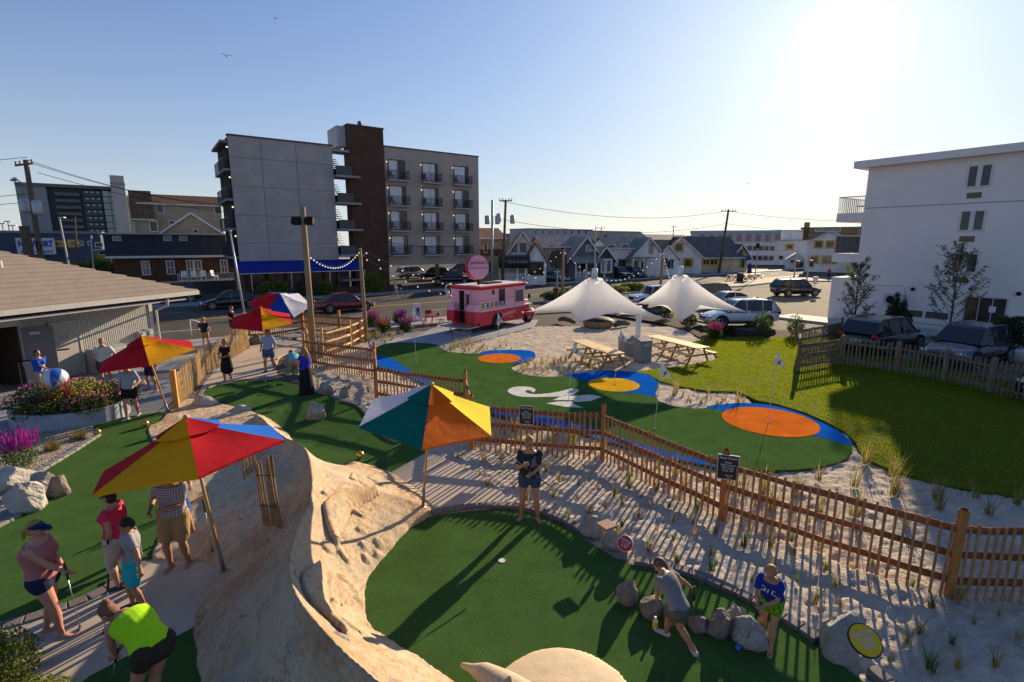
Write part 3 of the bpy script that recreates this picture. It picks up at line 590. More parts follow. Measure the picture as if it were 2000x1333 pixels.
# ================================================================ fences
M_POST = mat('fence_post_wood', (.40, .165, .045), .8, 0, .3, .35, 3, .6, bsc=40, bd=.006)
M_RAIL = mat('fence_rail_wood', (.25, .095, .032), .85, 0, .2, .35, 3, .6, bsc=30, bd=.006)
M_SLAT = mat('fence_slat_wood', (.37, .195, .09), .85, 0, .2, .45, 6, .5, bsc=30, bd=.004)
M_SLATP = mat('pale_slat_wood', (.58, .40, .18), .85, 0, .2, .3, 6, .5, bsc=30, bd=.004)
M_GREYW = mat('weathered_grey_wood', (.22, .17, .12), .9, 0, .2, .35, 5, .5, bsc=30, bd=.004)
FENCED = [M_POST, M_RAIL, M_SLAT]
def fence(posts, label, ht=1.2, ph=1.42, pitch=.135, rails=(.25, .68, 1.1), mats=FENCED, rdir=1, slat_w=.044, group='wood fences of the course', pw=.10, skip=(), slats=True, zoff=0):
    """posts: list of ground points; each segment gets three rails and a slat panel"""
    t = thing('slat_fence', label, 'fence', posts[0], 0, group)
    for i, p in enumerate(posts):
        if i in skip: continue
        mb = MB(); mb.box((p.x, p.y, (ph - .1) / 2 + zoff), (pw, pw, ph + .1), rnd.uniform(-.2, .2), rx=rnd.uniform(-.012, .012)); mb.box((p.x, p.y, ph + .01 + zoff), (pw * .8, pw * .8, .03), .1)
        bevel(mb.build('post', mats[0], t, world=True), .012)
    for a, b in zip(posts, posts[1:]):
        d = (b - a); L = d.length; e = d / L; nrm = Vector((e.y, -e.x, 0)) * rdir
        for h in rails:
            mb = MB(); k = 6; P = [a + d * (q / k) + Vector((0, 0, h + zoff + rnd.uniform(-.012, .012) - .02 * math.sin(PI * q / k))) - nrm * .02 for q in range(k + 1)]
            mb.tube(P, [(.043 + rnd.uniform(-.006, .006), .058 + rnd.uniform(-.008, .008)) for _ in P], 7); mb.build('rail', mats[1], t, True, world=True)
        if not slats: continue
        mb = MB(); q = .10
        while q < L - .06:
            p = a + e * q + nrm * .045; tl = rnd.uniform(-.02, .02); dh = rnd.uniform(-.035, .02); z0 = -.05 + zoff; z1 = ht + dh + zoff
            mb.bar(p + Vector((0, 0, z0)), p + Vector((e.x * tl, e.y * tl, z1)), slat_w * rnd.uniform(.85, 1.15), .012); q += pitch * rnd.uniform(.88, 1.12)
        o = mb.build('slats', mats[2], t, world=True)
        mb = MB()
        for h in (.15, .6, ht - .12): mb.tube([a + nrm * .054 + Vector((0, 0, h + zoff)), b + nrm * .054 + Vector((0, 0, h + zoff))], .003, 4)
        mb.build('wire', plain((.25, .22, .2), .4, .8), t, world=True)
    return t
def top(px, py, z=1.45): p = gp(px, py, z); return Vector((p.x, p.y, 0))
pa, pb, pc, pd = top(592, 652), top(730, 668), top(732, 702), top(908, 724)
pe, pf, pg, ph_, pi_ = top(920, 771), top(1180, 788), top(1420, 877), top(1884, 993), gp(2160, 1172)
fence([pa, pb], 'slat and rail fence right of the woman with the long black skirt')
fence([pb, pc], 'short end-on fence panel where two posts stand close together', pitch=.14)
fence([pc, pd], 'slat and rail fence behind the white and green umbrella')
fence([pd, pe], 'short end-on fence panel right of the white and green umbrella', pitch=.14)
fence([pe, pf], 'slat and rail fence behind the woman in the dark shirt, with a black sign')
fence([pf, pg], 'slat and rail fence between the tall post and the sign reading Area Closed')
fence([pg, ph_], 'long slat and rail fence running from the sign to the lower right')
fence([ph_, pi_], 'slat and rail fence leaving the picture at the right edge')
q1, q2, q3, q4 = top(597, 641), top(627, 639), top(682, 625), top(713, 611)
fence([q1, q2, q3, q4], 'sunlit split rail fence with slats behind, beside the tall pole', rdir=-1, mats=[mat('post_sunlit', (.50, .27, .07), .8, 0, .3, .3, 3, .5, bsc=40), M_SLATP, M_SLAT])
r1, r2, r3, r4, r5 = top(476, 613), top(518, 612), top(589, 603), top(661, 609), q4
fence([r1, r2, r3, r4, r5], 'distant slat fence between the course and the street', pw=.14, ph=1.5)
# curved pale slat fence
cv = G2([(346, 800), (368, 776), (386, 755), (398, 737), (414, 724), (432, 714), (452, 702), (470, 692), (488, 679)])
cvs = smooth_poly(cv, 4, False); t = thing('curved_slat_fence', 'pale curved slat fence winding beside the concrete path', 'fence', cv[0])
mb = MB(); mb.box((cv[0].x, cv[0].y, .62), (.16, .16, 1.4), .3); bevel(mb.build('post', mat('post_ochre', (.50, .27, .07), .8, 0, .3, .3, 3, .5), t, world=True), .012)
for k in (2, 4, 6):
    mb = MB(); mb.tube([cv[k], cv[k] + Vector((.02, 0, 1.15))], .03, 6); mb.build('post', M_GREYW, t, True, world=True)
mb = MB()
for p in resample(cvs, .125):
    lean = rnd.uniform(-.03, .03); mb.bar(p + Vector((0, 0, -.05)), p + Vector((lean, lean * .5, 1.16 + rnd.uniform(-.05, .05))), .034, .012)
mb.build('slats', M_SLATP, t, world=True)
mb = MB()
for h in (.2, .5, .8, 1.05): mb.tube([p + Vector((0, -.01, h)) for p in cvs], .006, 4)
mb.build('wire', plain((.45, .32, .15), .6), t, world=True)
# right hand fence round the lawn
MG = [M_GREYW, M_GREYW, M_GREYW]
c0, c1, c2, c3, c4, c5 = gp(1557, 726), gp(1641, 712), gp(1749, 728), gp(1842, 746), gp(1932, 768), gp(2090, 806)
fence([c0, c1], 'dark open lattice fence panel at the corner of the lawn', mats=[mat('dark_corner_wood', (.18, .11, .06), .9), mat('dark_lattice', (.17, .09, .05), .9), M_GREYW], pitch=.16, ht=1.08, ph=1.25)
fence([c1, c2, c3, c4, c5], 'long weathered grey picket fence in front of the two parked dark SUVs', mats=MG, pitch=.15, slat_w=.07, ht=1.25, rails=(.25, 1.0), pw=.14, ph=1.3)
fence([c0, gp(1560, 690), gp(1640, 672)], 'low fence run behind the corner post of the lawn', mats=MG, pitch=.14)

# ================================================================ dune grass, lawn blades
M_BLADE = mat('beach_grass', (.17, .155, .04), .7, 0, .3, .4, 4, 0, trans=.4); M_DRY = mat('dry_beach_grass', (.36, .27, .09), .8, 0, .3, .35, 4, 0, trans=.35)
M_DARKBL = mat('young_grass', (.08, .13, .025), .7, 0, .3, .4, 4, 0, trans=.35)
def blades(n, h, spread, seed, lean=.5, wd=.009, root=.06, segs=3):
    r = random.Random(seed); V = []; Fq = []; 
    for _ in range(n):
        a = r.uniform(0, 2 * PI); rr = root * r.random() ** .5; bx, by = rr * math.cos(a), rr * math.sin(a); L = h * r.uniform(.55, 1.1); ln = lean * r.uniform(.15, 1) * spread; a2 = a + r.uniform(-.9, .9)
        dx, dy = math.cos(a2), math.sin(a2); w0 = wd * r.uniform(.7, 1.3); px_, py_ = -dy * w0, dx * w0; pts = []
        for s_ in range(segs + 1):
            t = s_ / segs; z = L * (t - .25 * t * t * ln); o_ = ln * L * t * t; k = (1 - t * .9)
            pts += [(bx + dx * o_ - px_ * k, by + dy * o_ - py_ * k, z), (bx + dx * o_ + px_ * k, by + dy * o_ + py_ * k, z)]
        b = len(V); V += pts; Fq += [(b + 2 * s_, b + 2 * s_ + 1, b + 2 * s_ + 3, b + 2 * s_ + 2) for s_ in range(segs)]
    return V, Fq
PROTO = []
for k in range(6):
    V, Fq = blades(26 if k < 3 else 34, .34 if k < 3 else .62, .8, 40 + k, .8, .007 if k < 3 else .008, .05 if k < 3 else .08)
    me = bpy.data.meshes.new('tuft'); me.from_pydata(V, [], Fq); me.materials.append([M_BLADE, M_DRY, M_DARKBL, M_BLADE, M_BLADE, M_DRY][k])
    if k in (0, 3, 4): me.materials.append(M_DRY); me.polygons.foreach_set('material_index', [1 if (i // 3) % 3 == 0 else 0 for i in range(len(Fq))])
    PROTO.append(me)
def tuft(p, k, s, label, group):
    o = bpy.data.objects.new('beach_grass', PROTO[k]); COL.objects.link(o); o.location = (p.x, p.y, p.z); o.rotation_euler = (rnd.uniform(-.08, .08), rnd.uniform(-.08, .08), rnd.uniform(0, 6.28)); o.scale = (s, s, s * rnd.uniform(.85, 1.15)); setp(o, label, 'beach grass', group, 'thing'); return o
def scatter(poly, n, ks, s0, s1, label, group, mind=.3, avoid=()):
    P = G2(poly); x0, x1 = min(p.x for p in P), max(p.x for p in P); y0, y1 = min(p.y for p in P), max(p.y for p in P); done = []; tries = 0
    while len(done) < n and tries < n * 60:
        tries += 1; x, y = rnd.uniform(x0, x1), rnd.uniform(y0, y1)
        if float(vn(np.array([x * .9]), np.array([y * .9]))[0]) < rnd.uniform(.1, .6) or not inpoly(np.array([x]), np.array([y]), P)[0] or any((x - a) ** 2 + (y - b) ** 2 < mind ** 2 for a, b in done): continue
        done.append((x, y)); tuft(Vector((x, y, -.01)), rnd.choice(ks), s0 * .8 + (s1 * 1.15 - s0 * .8) * rnd.random() ** 1.6, label, group)
scatter([(980, 975), (1050, 985), (1110, 1010), (1250, 1085), (1400, 1125), (1520, 1180), (1640, 1210), (1760, 1310), (1990, 1320), (1990, 1180), (1860, 1160), (1700, 1100), (1550, 1045), (1400, 1010), (1270, 950), (1160, 905), (960, 880), (880, 885)], 84, [0, 1, 2, 0], .6, 1.15, 'thin tuft of beach grass in the striped sand in front of the fence', 'grass tufts in the striped sand', .36)
scatter([(950, 830), (1100, 850), (1200, 880), (1330, 925), (1420, 945), (1560, 945), (1660, 975), (1700, 1060), (1500, 1000), (1400, 975), (1200, 890), (960, 862)], 46, [0, 1, 3], .8, 1.2, 'tuft of beach grass in the sand just behind the long fence', 'grass tufts behind the fence', .3)
scatter([(762, 700 - 8), (880, 700), (937, 695), (1000, 690), (990, 680), (880, 672), (858, 680)], 1, [3], .5, .6, 'single beach grass tuft at the rim of the green', 'grass by the truck')
scatter([(862, 676), (880, 692), (935, 692), (962, 685), (1010, 683), (990, 672), (880, 662)], 34, [4, 5, 3], .5, .85, 'tuft of dry beach grass at the sand rim in front of the food truck', 'dry grass by the food truck', .28)
scatter([(1008, 718), (1030, 731), (1090, 735), (1160, 726), (1175, 712), (1140, 700), (1060, 700)], 52, [5, 5, 4], .45, .75, 'tuft of dry beach grass between the wave logo and the picnic tables', 'dry grass by the picnic tables', .25)
scatter([(1300, 762), (1320, 792), (1380, 796), (1455, 787), (1450, 775), (1400, 768)], 18, [0, 5, 1], .6, .95, 'low grass tuft in the sand pocket beside the lawn', 'grass in the sand pocket', .3)
scatter([(545, 702), (560, 738), (640, 765), (725, 800), (725, 775), (735, 700), (700, 690), (610, 695)], 40, [0, 3, 2, 0], .6, 1.0, 'tuft of beach grass in the shell gravel near the double fence post', 'grass near the double post', .3)
scatter([(720, 640), (790, 655), (760, 668), (735, 675), (716, 668)], 26, [3, 4, 5], .6, 1.0, 'tall grass tuft in the bed beside the split rail fence', 'grass by the split rail fence', .25)
for (x, y, k, s_) in [(1598, 938, 3, .95), (1668, 950, 4, 1.1), (1690, 905, 3, 1.2), (1745, 968, 4, 1.35), (1745, 930, 3, 1.3), (1832, 978, 3, 1.1), (1835, 995, 0, 1.4), (1908, 975, 4, .9), (1930, 1005, 3, .85), (1985, 985, 3, .9), (1770, 1025, 3, .8), (1560, 955, 0, 1.2)]:
    tuft(gp(x, y), k, s_, 'tall arching beach grass clump between the lawn and the long fence', 'tall grass clumps by the lawn')
# lawn blades: one mass nobody could count
P = LAWN; x0, x1 = min(p.x for p in P), max(p.x for p in P); y0, y1 = min(p.y for p in P), max(p.y for p in P)
N = 330000; cx = NR.uniform(x0, min(x1, 24), N); cy = y0 + (y1 - y0) * NR.rand(N) ** 1.15; ok = inpoly(cx, cy, P) & (cx < cy * 1.12); cx, cy = cx[ok], cy[ok]; N = len(cx)
h = (.035 + .03 * NR.rand(N)) * (.7 + .7 * fbm(cx * 1.5, cy * 1.5)); an = NR.rand(N) * 2 * PI; wd = .0045 * (1 + cy / 14); la = NR.rand(N) * 2 * PI; le = h * NR.uniform(.2, .8, N)
B = np.stack([cx, cy, np.full(N, .012)], -1); d = np.stack([np.cos(an) * wd, np.sin(an) * wd, 0 * an], -1); T = B + np.stack([np.cos(la) * le, np.sin(la) * le, h], -1)
V = np.stack([B - d, B + d, T], 1).reshape(-1, 3); o = npmesh('grass', V, np.arange(3 * N).reshape(-1, 3), mat('lawn_grass', (.185, .222, .005), .6, 0, .3, .35, .9, 0, trans=.6))
setp(o, 'short green lawn grass beside the putting greens', 'grass', kind='stuff')
# ================================================================ buildings
def onp(px, py, n):
    a, b, c = ray(px, py); k = n / (NV.x * a + NV.y * b); return (DV.x * a + DV.y * b) * k, H + c * k
GLASS = plain((.03, .035, .04), .08, 0, .45, 0); GLASSB = plain((.10, .12, .14), .10, 0, .45, 0); DARK = plain((.012, .011, .011), .8, 0, .2, .2)
WHITE = plain((.72, .71, .69), .6, var=.1); TRIM = plain((.62, .62, .62), .6, var=.1); CURT = cloth((.78, .78, .80))
YEL = plain((.62, .40, .06), .6, var=.15)
def m_siding(name, c, pitch=.15, horiz=True):
    m = NT(name); m.p(.75, 0, .3); wv = m.n('TexWave', wave_type='BANDS', bands_direction='Z' if horiz else 'X', wave_profile='SAW'); wv.inputs['Scale'].default_value = 1 / pitch / 3.14159 / 2 * 3.14159 / 3.14159 * 1.0
    wv.inputs['Scale'].default_value = .314 / pitch; wv.inputs['Distortion'].default_value = 0; m.l(m.tc.outputs['Object'], wv.inputs['Vector'])
    a = m.noise(.9, 5, .65); m.col(m.ramp(a, [(.3, tuple(x * .78 for x in c)), (.7, tuple(min(1, x * 1.15) for x in c))])); m.bump(wv.outputs['Fac'], .8, .03); return m.m
def m_brick(name, c1, c2, mo, scale=1.0):
    m = NT(name); m.p(.85, 0, .25); br = m.n('TexBrick'); mp = m.n('Mapping'); mp.inputs['Rotation'].default_value = (R(90), 0, 0); m.l(m.tc.outputs['Object'], mp.inputs[0]); m.l(mp.outputs[0], br.inputs['Vector'])
    for k, v in (('Color1', c1), ('Color2', c2), ('Mortar', mo)): br.inputs[k].default_value = (*v, 1)
    br.inputs['Scale'].default_value = scale; br.inputs['Brick Width'].default_value = .24; br.inputs['Row Height'].default_value = .08; br.inputs['Mortar Size'].default_value = .008
    m.col(m.mix(.6, br.outputs[0], m.ramp(m.noise(1.2, 5), [(.3, (.65, .65, .65)), (.7, (1, 1, 1))]), 'MULTIPLY')); return m.m
def m_shingle(name, c):
    m = NT(name); m.p(.9, 0, .2); a = m.noise(.8, 4, .6); v = m.n('TexVoronoi'); v.inputs['Scale'].default_value = 5; m.l(m.tc.outputs['Object'], v.inputs['Vector'])
    s = m.n('SeparateColor'); m.l(v.outputs['Color'], s.inputs[0]); f = m.math('ADD', m.math('MULTIPLY', a, .6), m.math('MULTIPLY', s.outputs[0], .4)); m.col(m.ramp(f, [(.25, tuple(x * .6 for x in c)), (.75, tuple(x * 1.35 for x in c))])); m.bump(v.outputs['Distance'], .4, .03); return m.m
STUCCO = mat('grey_stucco', (.38, .35, .335), .9, 0, .2, .18, .5, .4, bsc=8, bd=.02); STUCCO2 = mat('tan_grey_stucco', (.38, .325, .28), .9, 0, .2, .2, .35, .4, bsc=8, bd=.02)
BROWNB = m_brick('brown_brick', (.085, .045, .03), (.11, .058, .04), (.07, .045, .035))
PLN = {}
def bld(name, label, px0, px1, n, cat='building', group=None, z=0, rz=None):
    if rz is None: t0 = tx(px0, n); t1 = tx(px1, n); o = thing(name, label, cat, tn(t0, n, z), FRZ, group); return o, t0, t1 - t0
    # turned houses: n is a line number or ('Y', distance)
    if isinstance(n, tuple): P0 = Vector(((px0 - CX) / F * .985 * n[1], n[1], z))
    else: P0 = tn(tx(px0, n), n, z)
    D = Vector((math.cos(R(rz)), math.sin(R(rz)), 0)); u = (px1 - CX) / F * .985; W = (u * P0.y - P0.x) / (D.x - u * D.y); o = thing(name, label, cat, P0, R(rz), group); PLN[o.name] = (P0, D); return o, 0, W
class Fac:
    """facade plane helper: pixel boxes become windows, doors and trim on the wall at n"""
    def __init__(s, root, t0, n, z=0): s.r = root; s.t0 = t0; s.n = n; s.z = z
    def xz(s, px, py):
        if s.r.name in PLN:
            P0, D = PLN[s.r.name]; a, b, c = ray(px, py); N_ = Vector((-D.y, D.x, 0)); k = N_.dot(P0) / (N_.x * a + N_.y * b); return (Vector((a * k, b * k, P0.z)) - P0).dot(D), H + c * k
        t, z = onp(px, py, s.n); return t - s.t0, z - s.z
    def win(s, px0, py0, px1, py1, fr=WHITE, pane=GLASS, fw=.09, nx=1, nz=1, name='window', label=None):
        x0, z1 = s.xz(px0, py0); x1, z0 = s.xz(px1, py1); return s.rect(x0, x1, z0, z1, fr, pane, fw, nx, nz, name, label)
    def rect(s, x0, x1, z0, z1, fr=WHITE, pane=GLASS, fw=.09, nx=1, nz=1, name='window', label=None, y=0):
        mb = MB(); d = .05
        mb.bb(x0 - fw, x1 + fw, y - d, y, z1, z1 + fw); mb.bb(x0 - fw, x1 + fw, y - d - .02, y, z0 - fw, z0); mb.bb(x0 - fw, x0, y - d, y, z0, z1); mb.bb(x1, x1 + fw, y - d, y, z0, z1)
        for i in range(1, nx): q = x0 + (x1 - x0) * i / nx; mb.bb(q - fw * .3, q + fw * .3, y - d + .008, y, z0, z1)
        for i in range(1, nz): q = z0 + (z1 - z0) * i / nz; mb.bb(x0, x1, y - d + .012, y, q - fw * .3, q + fw * .3)
        f = mb.build(name, fr, s.r); MB().bb(x0, x1, y - .02, y - .004, z0, z1).build('pane', pane, f)
        if label: f['label'] = label
        return f
# ---- middle hotel
NH = 57.6; ho, t0, W = bld('hotel', 'grey five-storey hotel with dark brown stair tower and small balconies', 467, 936, NH); X = lambda px: tx(px, NH) - t0
xl, xg, xt0, xt1 = X(661), X(661), X(691), X(757)
mb = MB(); mb.ext([(0, 0, 3.2), (xl, 0, 3.2), (xl, .5, 3.2), (xl - 2.8, .5, 3.2), (xl - 2.8, 7.5, 3.2), (0, 7.5, 3.2)], (0, 0, 12.2)); o = mb.build('wall', STUCCO, ho); o['label'] = 'blank grey stucco wall with panel seams'
mb = MB()
for z in (5.3, 8.0, 10.75, 13.45): mb.bb(.02, xl - .02, -.012, .0, z, z + .035)
for px in (526, 592): x = X(px); mb.bb(x, x + .035, -.0125, .0, 3.2, 15.3)
mb.build('panel_seam', plain((.10, .095, .09), .9), ho)
mb = MB(); mb.bb(-.1, xl + .1, -.1, .6, 15.4, 15.55); mb.build('parapet_cap', plain((.08, .075, .07), .7), ho)
mb = MB(); mb.bb(xt0, xt1, -.25, 1.5, 0, 17.7); mb.build('stair_tower', BROWNB, ho); mb = MB(); mb.bb(xt0 - .08, xt1 + .08, -.33, 1.6, 17.7, 17.85); mb.build('tower_cap', plain((.07, .065, .06), .7), ho)
mb = MB(); mb.bb(xt0 - .9, xt0 - .01, .6, 4, 15.6, 17.7); mb.build('tower_side', plain((.40, .40, .42), .8), ho)
mb = MB(); mb.tube([((xt0 + xt1) / 2, 1.5, 17.8), ((xt0 + xt1) / 2, 1.5, 18.4)], .18, 10); mb.sph(((xt0 + xt1) / 2, 1.5, 18.4), .28, 10); mb.build('roof_vent', plain((.12, .12, .13), .5, .5), ho)
# open stair landings between block and tower
for k, z in enumerate((1.3, 4.0, 6.75, 9.55, 12.35, 15.0)):
    mb = MB(); mb.bb(xg, xt0 + .9 * (k < 5), -.9 if k < 5 else -.3, 1.6, z - .12, z + .1); mb.build('landing', plain((.28, .28, .30), .8), ho)
    if 0 < k < 5:
        mb = MB(); mb.bb(xg, xt0, -.86, -.82, z + .1, z + 1.05); mb.build('parapet_panel', plain((.09, .085, .085), .8), ho)
        mb = MB(); mb.bb(xg + .02, xt0 - .02, 1.5, 1.55, z + .1, z + 1.0)
        for i in range(9): mb.box((xg + (xt0 - xg) * .72, 2 + i * .3, z + .3 + i * .26), (.9, .3, .05))
        mb.bar((xg + (xt0 - xg) * .5, 2, z + 1.2), (xg + (xt0 - xg) * .5, 4.6, z + 3.3), .05); mb.build('stairs', DARK, ho)
# right block over the parking
xr0, xr1 = xt1, X(936.3)
mb = MB(); mb.bb(xr0, xr1, 0, 11, 2.75, 15.95); o = mb.build('wall', STUCCO2, ho); o['label'] = 'grey tan wall with twelve balcony doors'
mb = MB(); mb.bb(xr0 + .02, xr1 + .06, -.06, 11.1, 15.95, 16.1); mb.build('parapet_cap', plain((.10, .095, .09), .7), ho)
for q in (xr0 + 8.6, xr1 - .3): mb = MB(); mb.bb(q - .2, q + .2, 4.2, 4.6, 0, 2.75); mb.build('column', STUCCO2, ho)
fc = Fac(ho, t0, NH); LAMP = bpy.data.materials.new('lamp_glow'); LAMP.use_nodes = True; _b = LAMP.node_tree.nodes['Principled BSDF']; _b.inputs['Emission Color'].default_value = (1, .72, .38, 1); _b.inputs['Emission Strength'].default_value = 1.3; _b.inputs['Base Color'].default_value = (.9, .8, .6, 1)
IRON = plain((.05, .05, .055), .5, .4)
for r_, z in enumerate((4.0, 6.8, 9.62, 12.45)):
    for c_, px in enumerate((781, 844, 903)):
        x = X(px); dw = .98
        f = fc.rect(x - dw, x + dw, z + .05, z + 2.15, plain((.07, .065, .06), .5, .3), GLASS, .07, 2, 1, 'balcony_door')
        mb = MB(); k = 14; a0, a1 = [(-dw + .06, .5), (-dw + .06, .55), (-dw + .06, .1), (-dw + .06, .62)][(r_ * 2 + c_) % 4]
        for i in range(k): q = x + a0 + (a1 - a0) * i / k; mb.bb(q, q + (a1 - a0) / k * .8, -.034 - .01 * (i % 2), -.024, z + .08, z + 2.1)
        mb.build('curtain', CURT, f)
        mb = MB(); mb.bb(x - 1.25, x + 1.25, -.75, 0, z - .18, z - .02); s_ = mb.build('balcony', plain((.38, .36, .36), .85), ho)
        mb = MB(); mb.bb(x - 1.23, x + 1.23, -.73, -.69, z + .95, z + 1.0); mb.bb(x - 1.23, x + 1.23, -.73, -.69, z + .1, z + .13)
        for i in range(21): q = x - 1.22 + i * 2.44 / 20; mb.bb(q - .012, q + .012, -.72, -.70, z, z + .95)
        for sx in (-1.22, 1.2): mb.bb(sx + x, sx + x + .02, -.73, -.02, z + .95, z + 1.0); [mb.bb(sx + x, sx + x + .02, -.73 + i * .14, -.71 + i * .14, z, z + .95) for i in range(5)]
        mb.build('railing', IRON, s_)
        mb = MB()
        for sx in (-.75, .7): mb.box((x + sx, -.4, z + .38), (.42, .42, .05)); mb.box((x + sx * 1.2, -.35, z + .65), (.05, .42, .5)); [mb.bar((x + sx + u, -.4 + v, z), (x + sx + u * .8, -.4 + v, z + .38), .03) for u in (-.18, .18) for v in (-.18, .18)]
        mb.build('patio_chair', plain((.10, .07, .07), .6), s_)
        mb = MB(); mb.sph((x - 1.2, -.12, z + 1.9), .055, 10); mb.build('wall_lamp', LAMP, ho)
gb = thing('garage_block', 'low white garage block seen under the raised hotel wing', 'building', tn(22.5, 80), FRZ); MB().bb(0, 5.5, 0, 4, 0, 3.0).build('wall', plain((.66, .62, .58), .8), gb); MB().bb(.3, 5.0, -.05, 0, .1, 2.5).build('garage_door', plain((.72, .70, .68), .6), gb)
# side balconies at the left end
for k, z in enumerate((4.0, 6.8, 9.6, 12.4, 15.0)):
    mb = MB(); wdt = .6 if k < 4 else .7
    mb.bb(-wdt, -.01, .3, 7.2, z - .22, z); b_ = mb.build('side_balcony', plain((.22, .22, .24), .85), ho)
    if k < 4:
        mb = MB()
        for y in (.35, 3.7, 7.1): mb.bb(-wdt, -.03, y, y + .04, z + 1.0, z + 1.05); [mb.bb(-wdt + i * .12, -wdt + i * .12 + .02, y, y + .03, z, z + 1) for i in range(5)]
        mb.bb(-wdt, -wdt + .04, .3, 7.2, z + 1.0, z + 1.05); [mb.bb(-wdt, -wdt + .02, .4 + i * .25, .43 + i * .25, z, z + 1) for i in range(27)]
        mb.build('railing', IRON, b_); mb = MB(); mb.box((-.4, 1, z + .4), (.45, .45, .05)); mb.box((-.25, 1.2, z + .65), (.4, .05, .5)); mb.bar((-.55, 1, z), (-.55, 1, z + .4), .04); mb.bar((-.25, 1, z), (-.25, 1, z + .4), .04); mb.build('patio_chair', plain((.10, .05, .05), .6), b_)
        mb = MB(); mb.sph((-.12, .5, z + 2.0), .07, 10); mb.build('wall_lamp', LAMP, ho)
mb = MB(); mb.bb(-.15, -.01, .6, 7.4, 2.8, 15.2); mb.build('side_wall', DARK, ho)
# restaurant front and blue awning
mb = MB(); mb.bb(.3, xl + 1.2, .8, 8, 0, 3.2); mb.build('restaurant_wall', m_brick('restaurant_brick', (.10, .05, .035), (.13, .07, .045), (.06, .04, .03)), ho)
mb = MB(); ax0, ax1 = X(452), X(697)
mb.ext([(ax0, -2.2, 2.42), (ax0, -2.2, 2.62), (ax0, -.02, 3.55), (ax0, -.02, 3.4)], (ax1 - ax0, 0, 0)); o = mb.build('awning', cloth((.012, .03, .24)), ho); o['label'] = 'long blue canvas awning'
mb = MB(); [mb.bb(X(p) - .03, X(p) + .03, -2.2, -2.14, 0, 2.42) for p in (452, 479, 556, 630, 697)]; mb.bb(ax0, ax1, -2.23, -2.17, 2.38, 2.44); mb.build('awning_frame', TRIM, ho)
for a_, b_ in ((485, 515), (523, 552), (560, 590), (600, 628), (636, 655)): fc.rect(X(a_), X(b_), .7, 2.3, plain((.10, .07, .05), .6), plain((.05, .035, .025), .25, 0, .6, .4, 2), .08, 2, 1, y=.8)
fc.rect(X(664), X(682), .3, 2.3, plain((.3, .24, .2), .6), GLASSB, .1, 1, 1, 'entrance_door', y=.8)
pw = thing('planter_wall', 'brown brick planter wall along the sidewalk below the blue awning', 'planter', tn(t0, NH), FRZ)
MB().bb(X(477), X(762), -3.0, -2.6, 0, .75).build('wall', BROWNB, pw)
def leafball(name, c, r, m, seed, n=900, parent=None, sz=.09, label=None, cat='shrub', group=None, loc=None):
    nr_ = np.random.RandomState(seed); u = nr_.randn(n, 3); u /= np.linalg.norm(u, axis=1)[:, None]; rr = (nr_.rand(n) ** .35)[:, None]
    lump = 1 + .28 * (fbm(u[:, 0] * 2.2 + seed, u[:, 1] * 2.2 + u[:, 2] * 1.7, 3) - .5)[:, None] * 2
    P = u * rr * lump * np.array(r) + np.array(c); d1 = nr_.randn(n, 3); d1 /= np.linalg.norm(d1, axis=1)[:, None]; d2 = np.cross(d1, nr_.randn(n, 3)); d2 /= np.linalg.norm(d2, axis=1)[:, None]
    s = sz * nr_.uniform(.6, 1.3, n)[:, None]; V = np.stack([P - d1 * s, P + d2 * s * .5, P + d1 * s, P - d2 * s * .5], 1).reshape(-1, 3)
    o = npmesh(name, V, np.arange(4 * n).reshape(-1, 4), m, parent); 
    if label: setp(o, label, cat, group); o.location = loc
    return o
LEAF = mat('leaf_green', (.055, .10, .018), .6, 0, .3, .5, 3, 0, trans=.3); LEAFY = mat('leaf_yellow_green', (.13, .16, .02), .6, 0, .3, .45, 3, 0, trans=.35); LEAFD = mat('leaf_dark', (.028, .05, .016), .6, 0, .3, .5, 3, 0, trans=.2); TWIG = plain((.09, .06, .04), .9)
for k, (px, s_) in enumerate(((517, .8), (546, .8), (613, .55), (630, .7), (590, .5), (727, 1.25))):
    c = tn(tx(px, NH - 3.6), NH - 3.6); leafball('shrub', (0, 0, s_ * .8 + (.2 if s_ < 1 else 0)), (s_ * 1.1, s_ * .9, s_), LEAFY if s_ > .6 else LEAF, 60 + k, 1500, None, .12, ['round yellow-green shrub left of the first awning post', 'round yellow-green shrub between two awning posts', 'small dull shrub under the awning', 'yellow-green shrub left of the third awning post', 'smallest grey-green shrub in front of the restaurant', 'largest bush beside the brown tower'][k], 'shrub', 'shrubs in front of the restaurant', c)

# ---- navy motel, houses behind, far condo, resort sign
mo, t0, W = bld('motel', 'low motel with navy siding upstairs, dark brick below and a white-railed deck', 205, 462, 70); X = lambda px: tx(px, 70) - t0; fc = Fac(mo, t0, 70)
MB().bb(0, W, 0, 9, 3.95, 6.25).build('upper_wall', m_siding('navy_siding', (.035, .048, .072), .2), mo); MB().bb(-.4, W + .2, -.5, 9.5, 6.25, 6.4).build('roof', plain((.35, .36, .40), .7), mo); MB().bb(-.1, W, -.12, 0, 3.7, 3.95).build('fascia', TRIM, mo)
MB().bb(.5, W - .3, .5, 9, 1.2, 3.95).build('lower_wall', m_brick('motel_brick', (.11, .045, .03), (.14, .06, .035), (.07, .05, .04)), mo)
for a_, b_ in ((220, 236), (319, 334), (350, 365), (441, 454)): fc.win(a_, 462, b_, 470, TRIM, GLASSB, .05, 2)
for a_, b_, c_ in ((274, 287, 525), (323, 336, 522), (363, 374, 527), (378, 390, 527), (430, 441, 524)): fc.rect(X(a_), X(b_), 1.9 if c_ < 526 else 1.5, 3.3, TRIM, GLASSB, .1, 2, 2, y=.5)
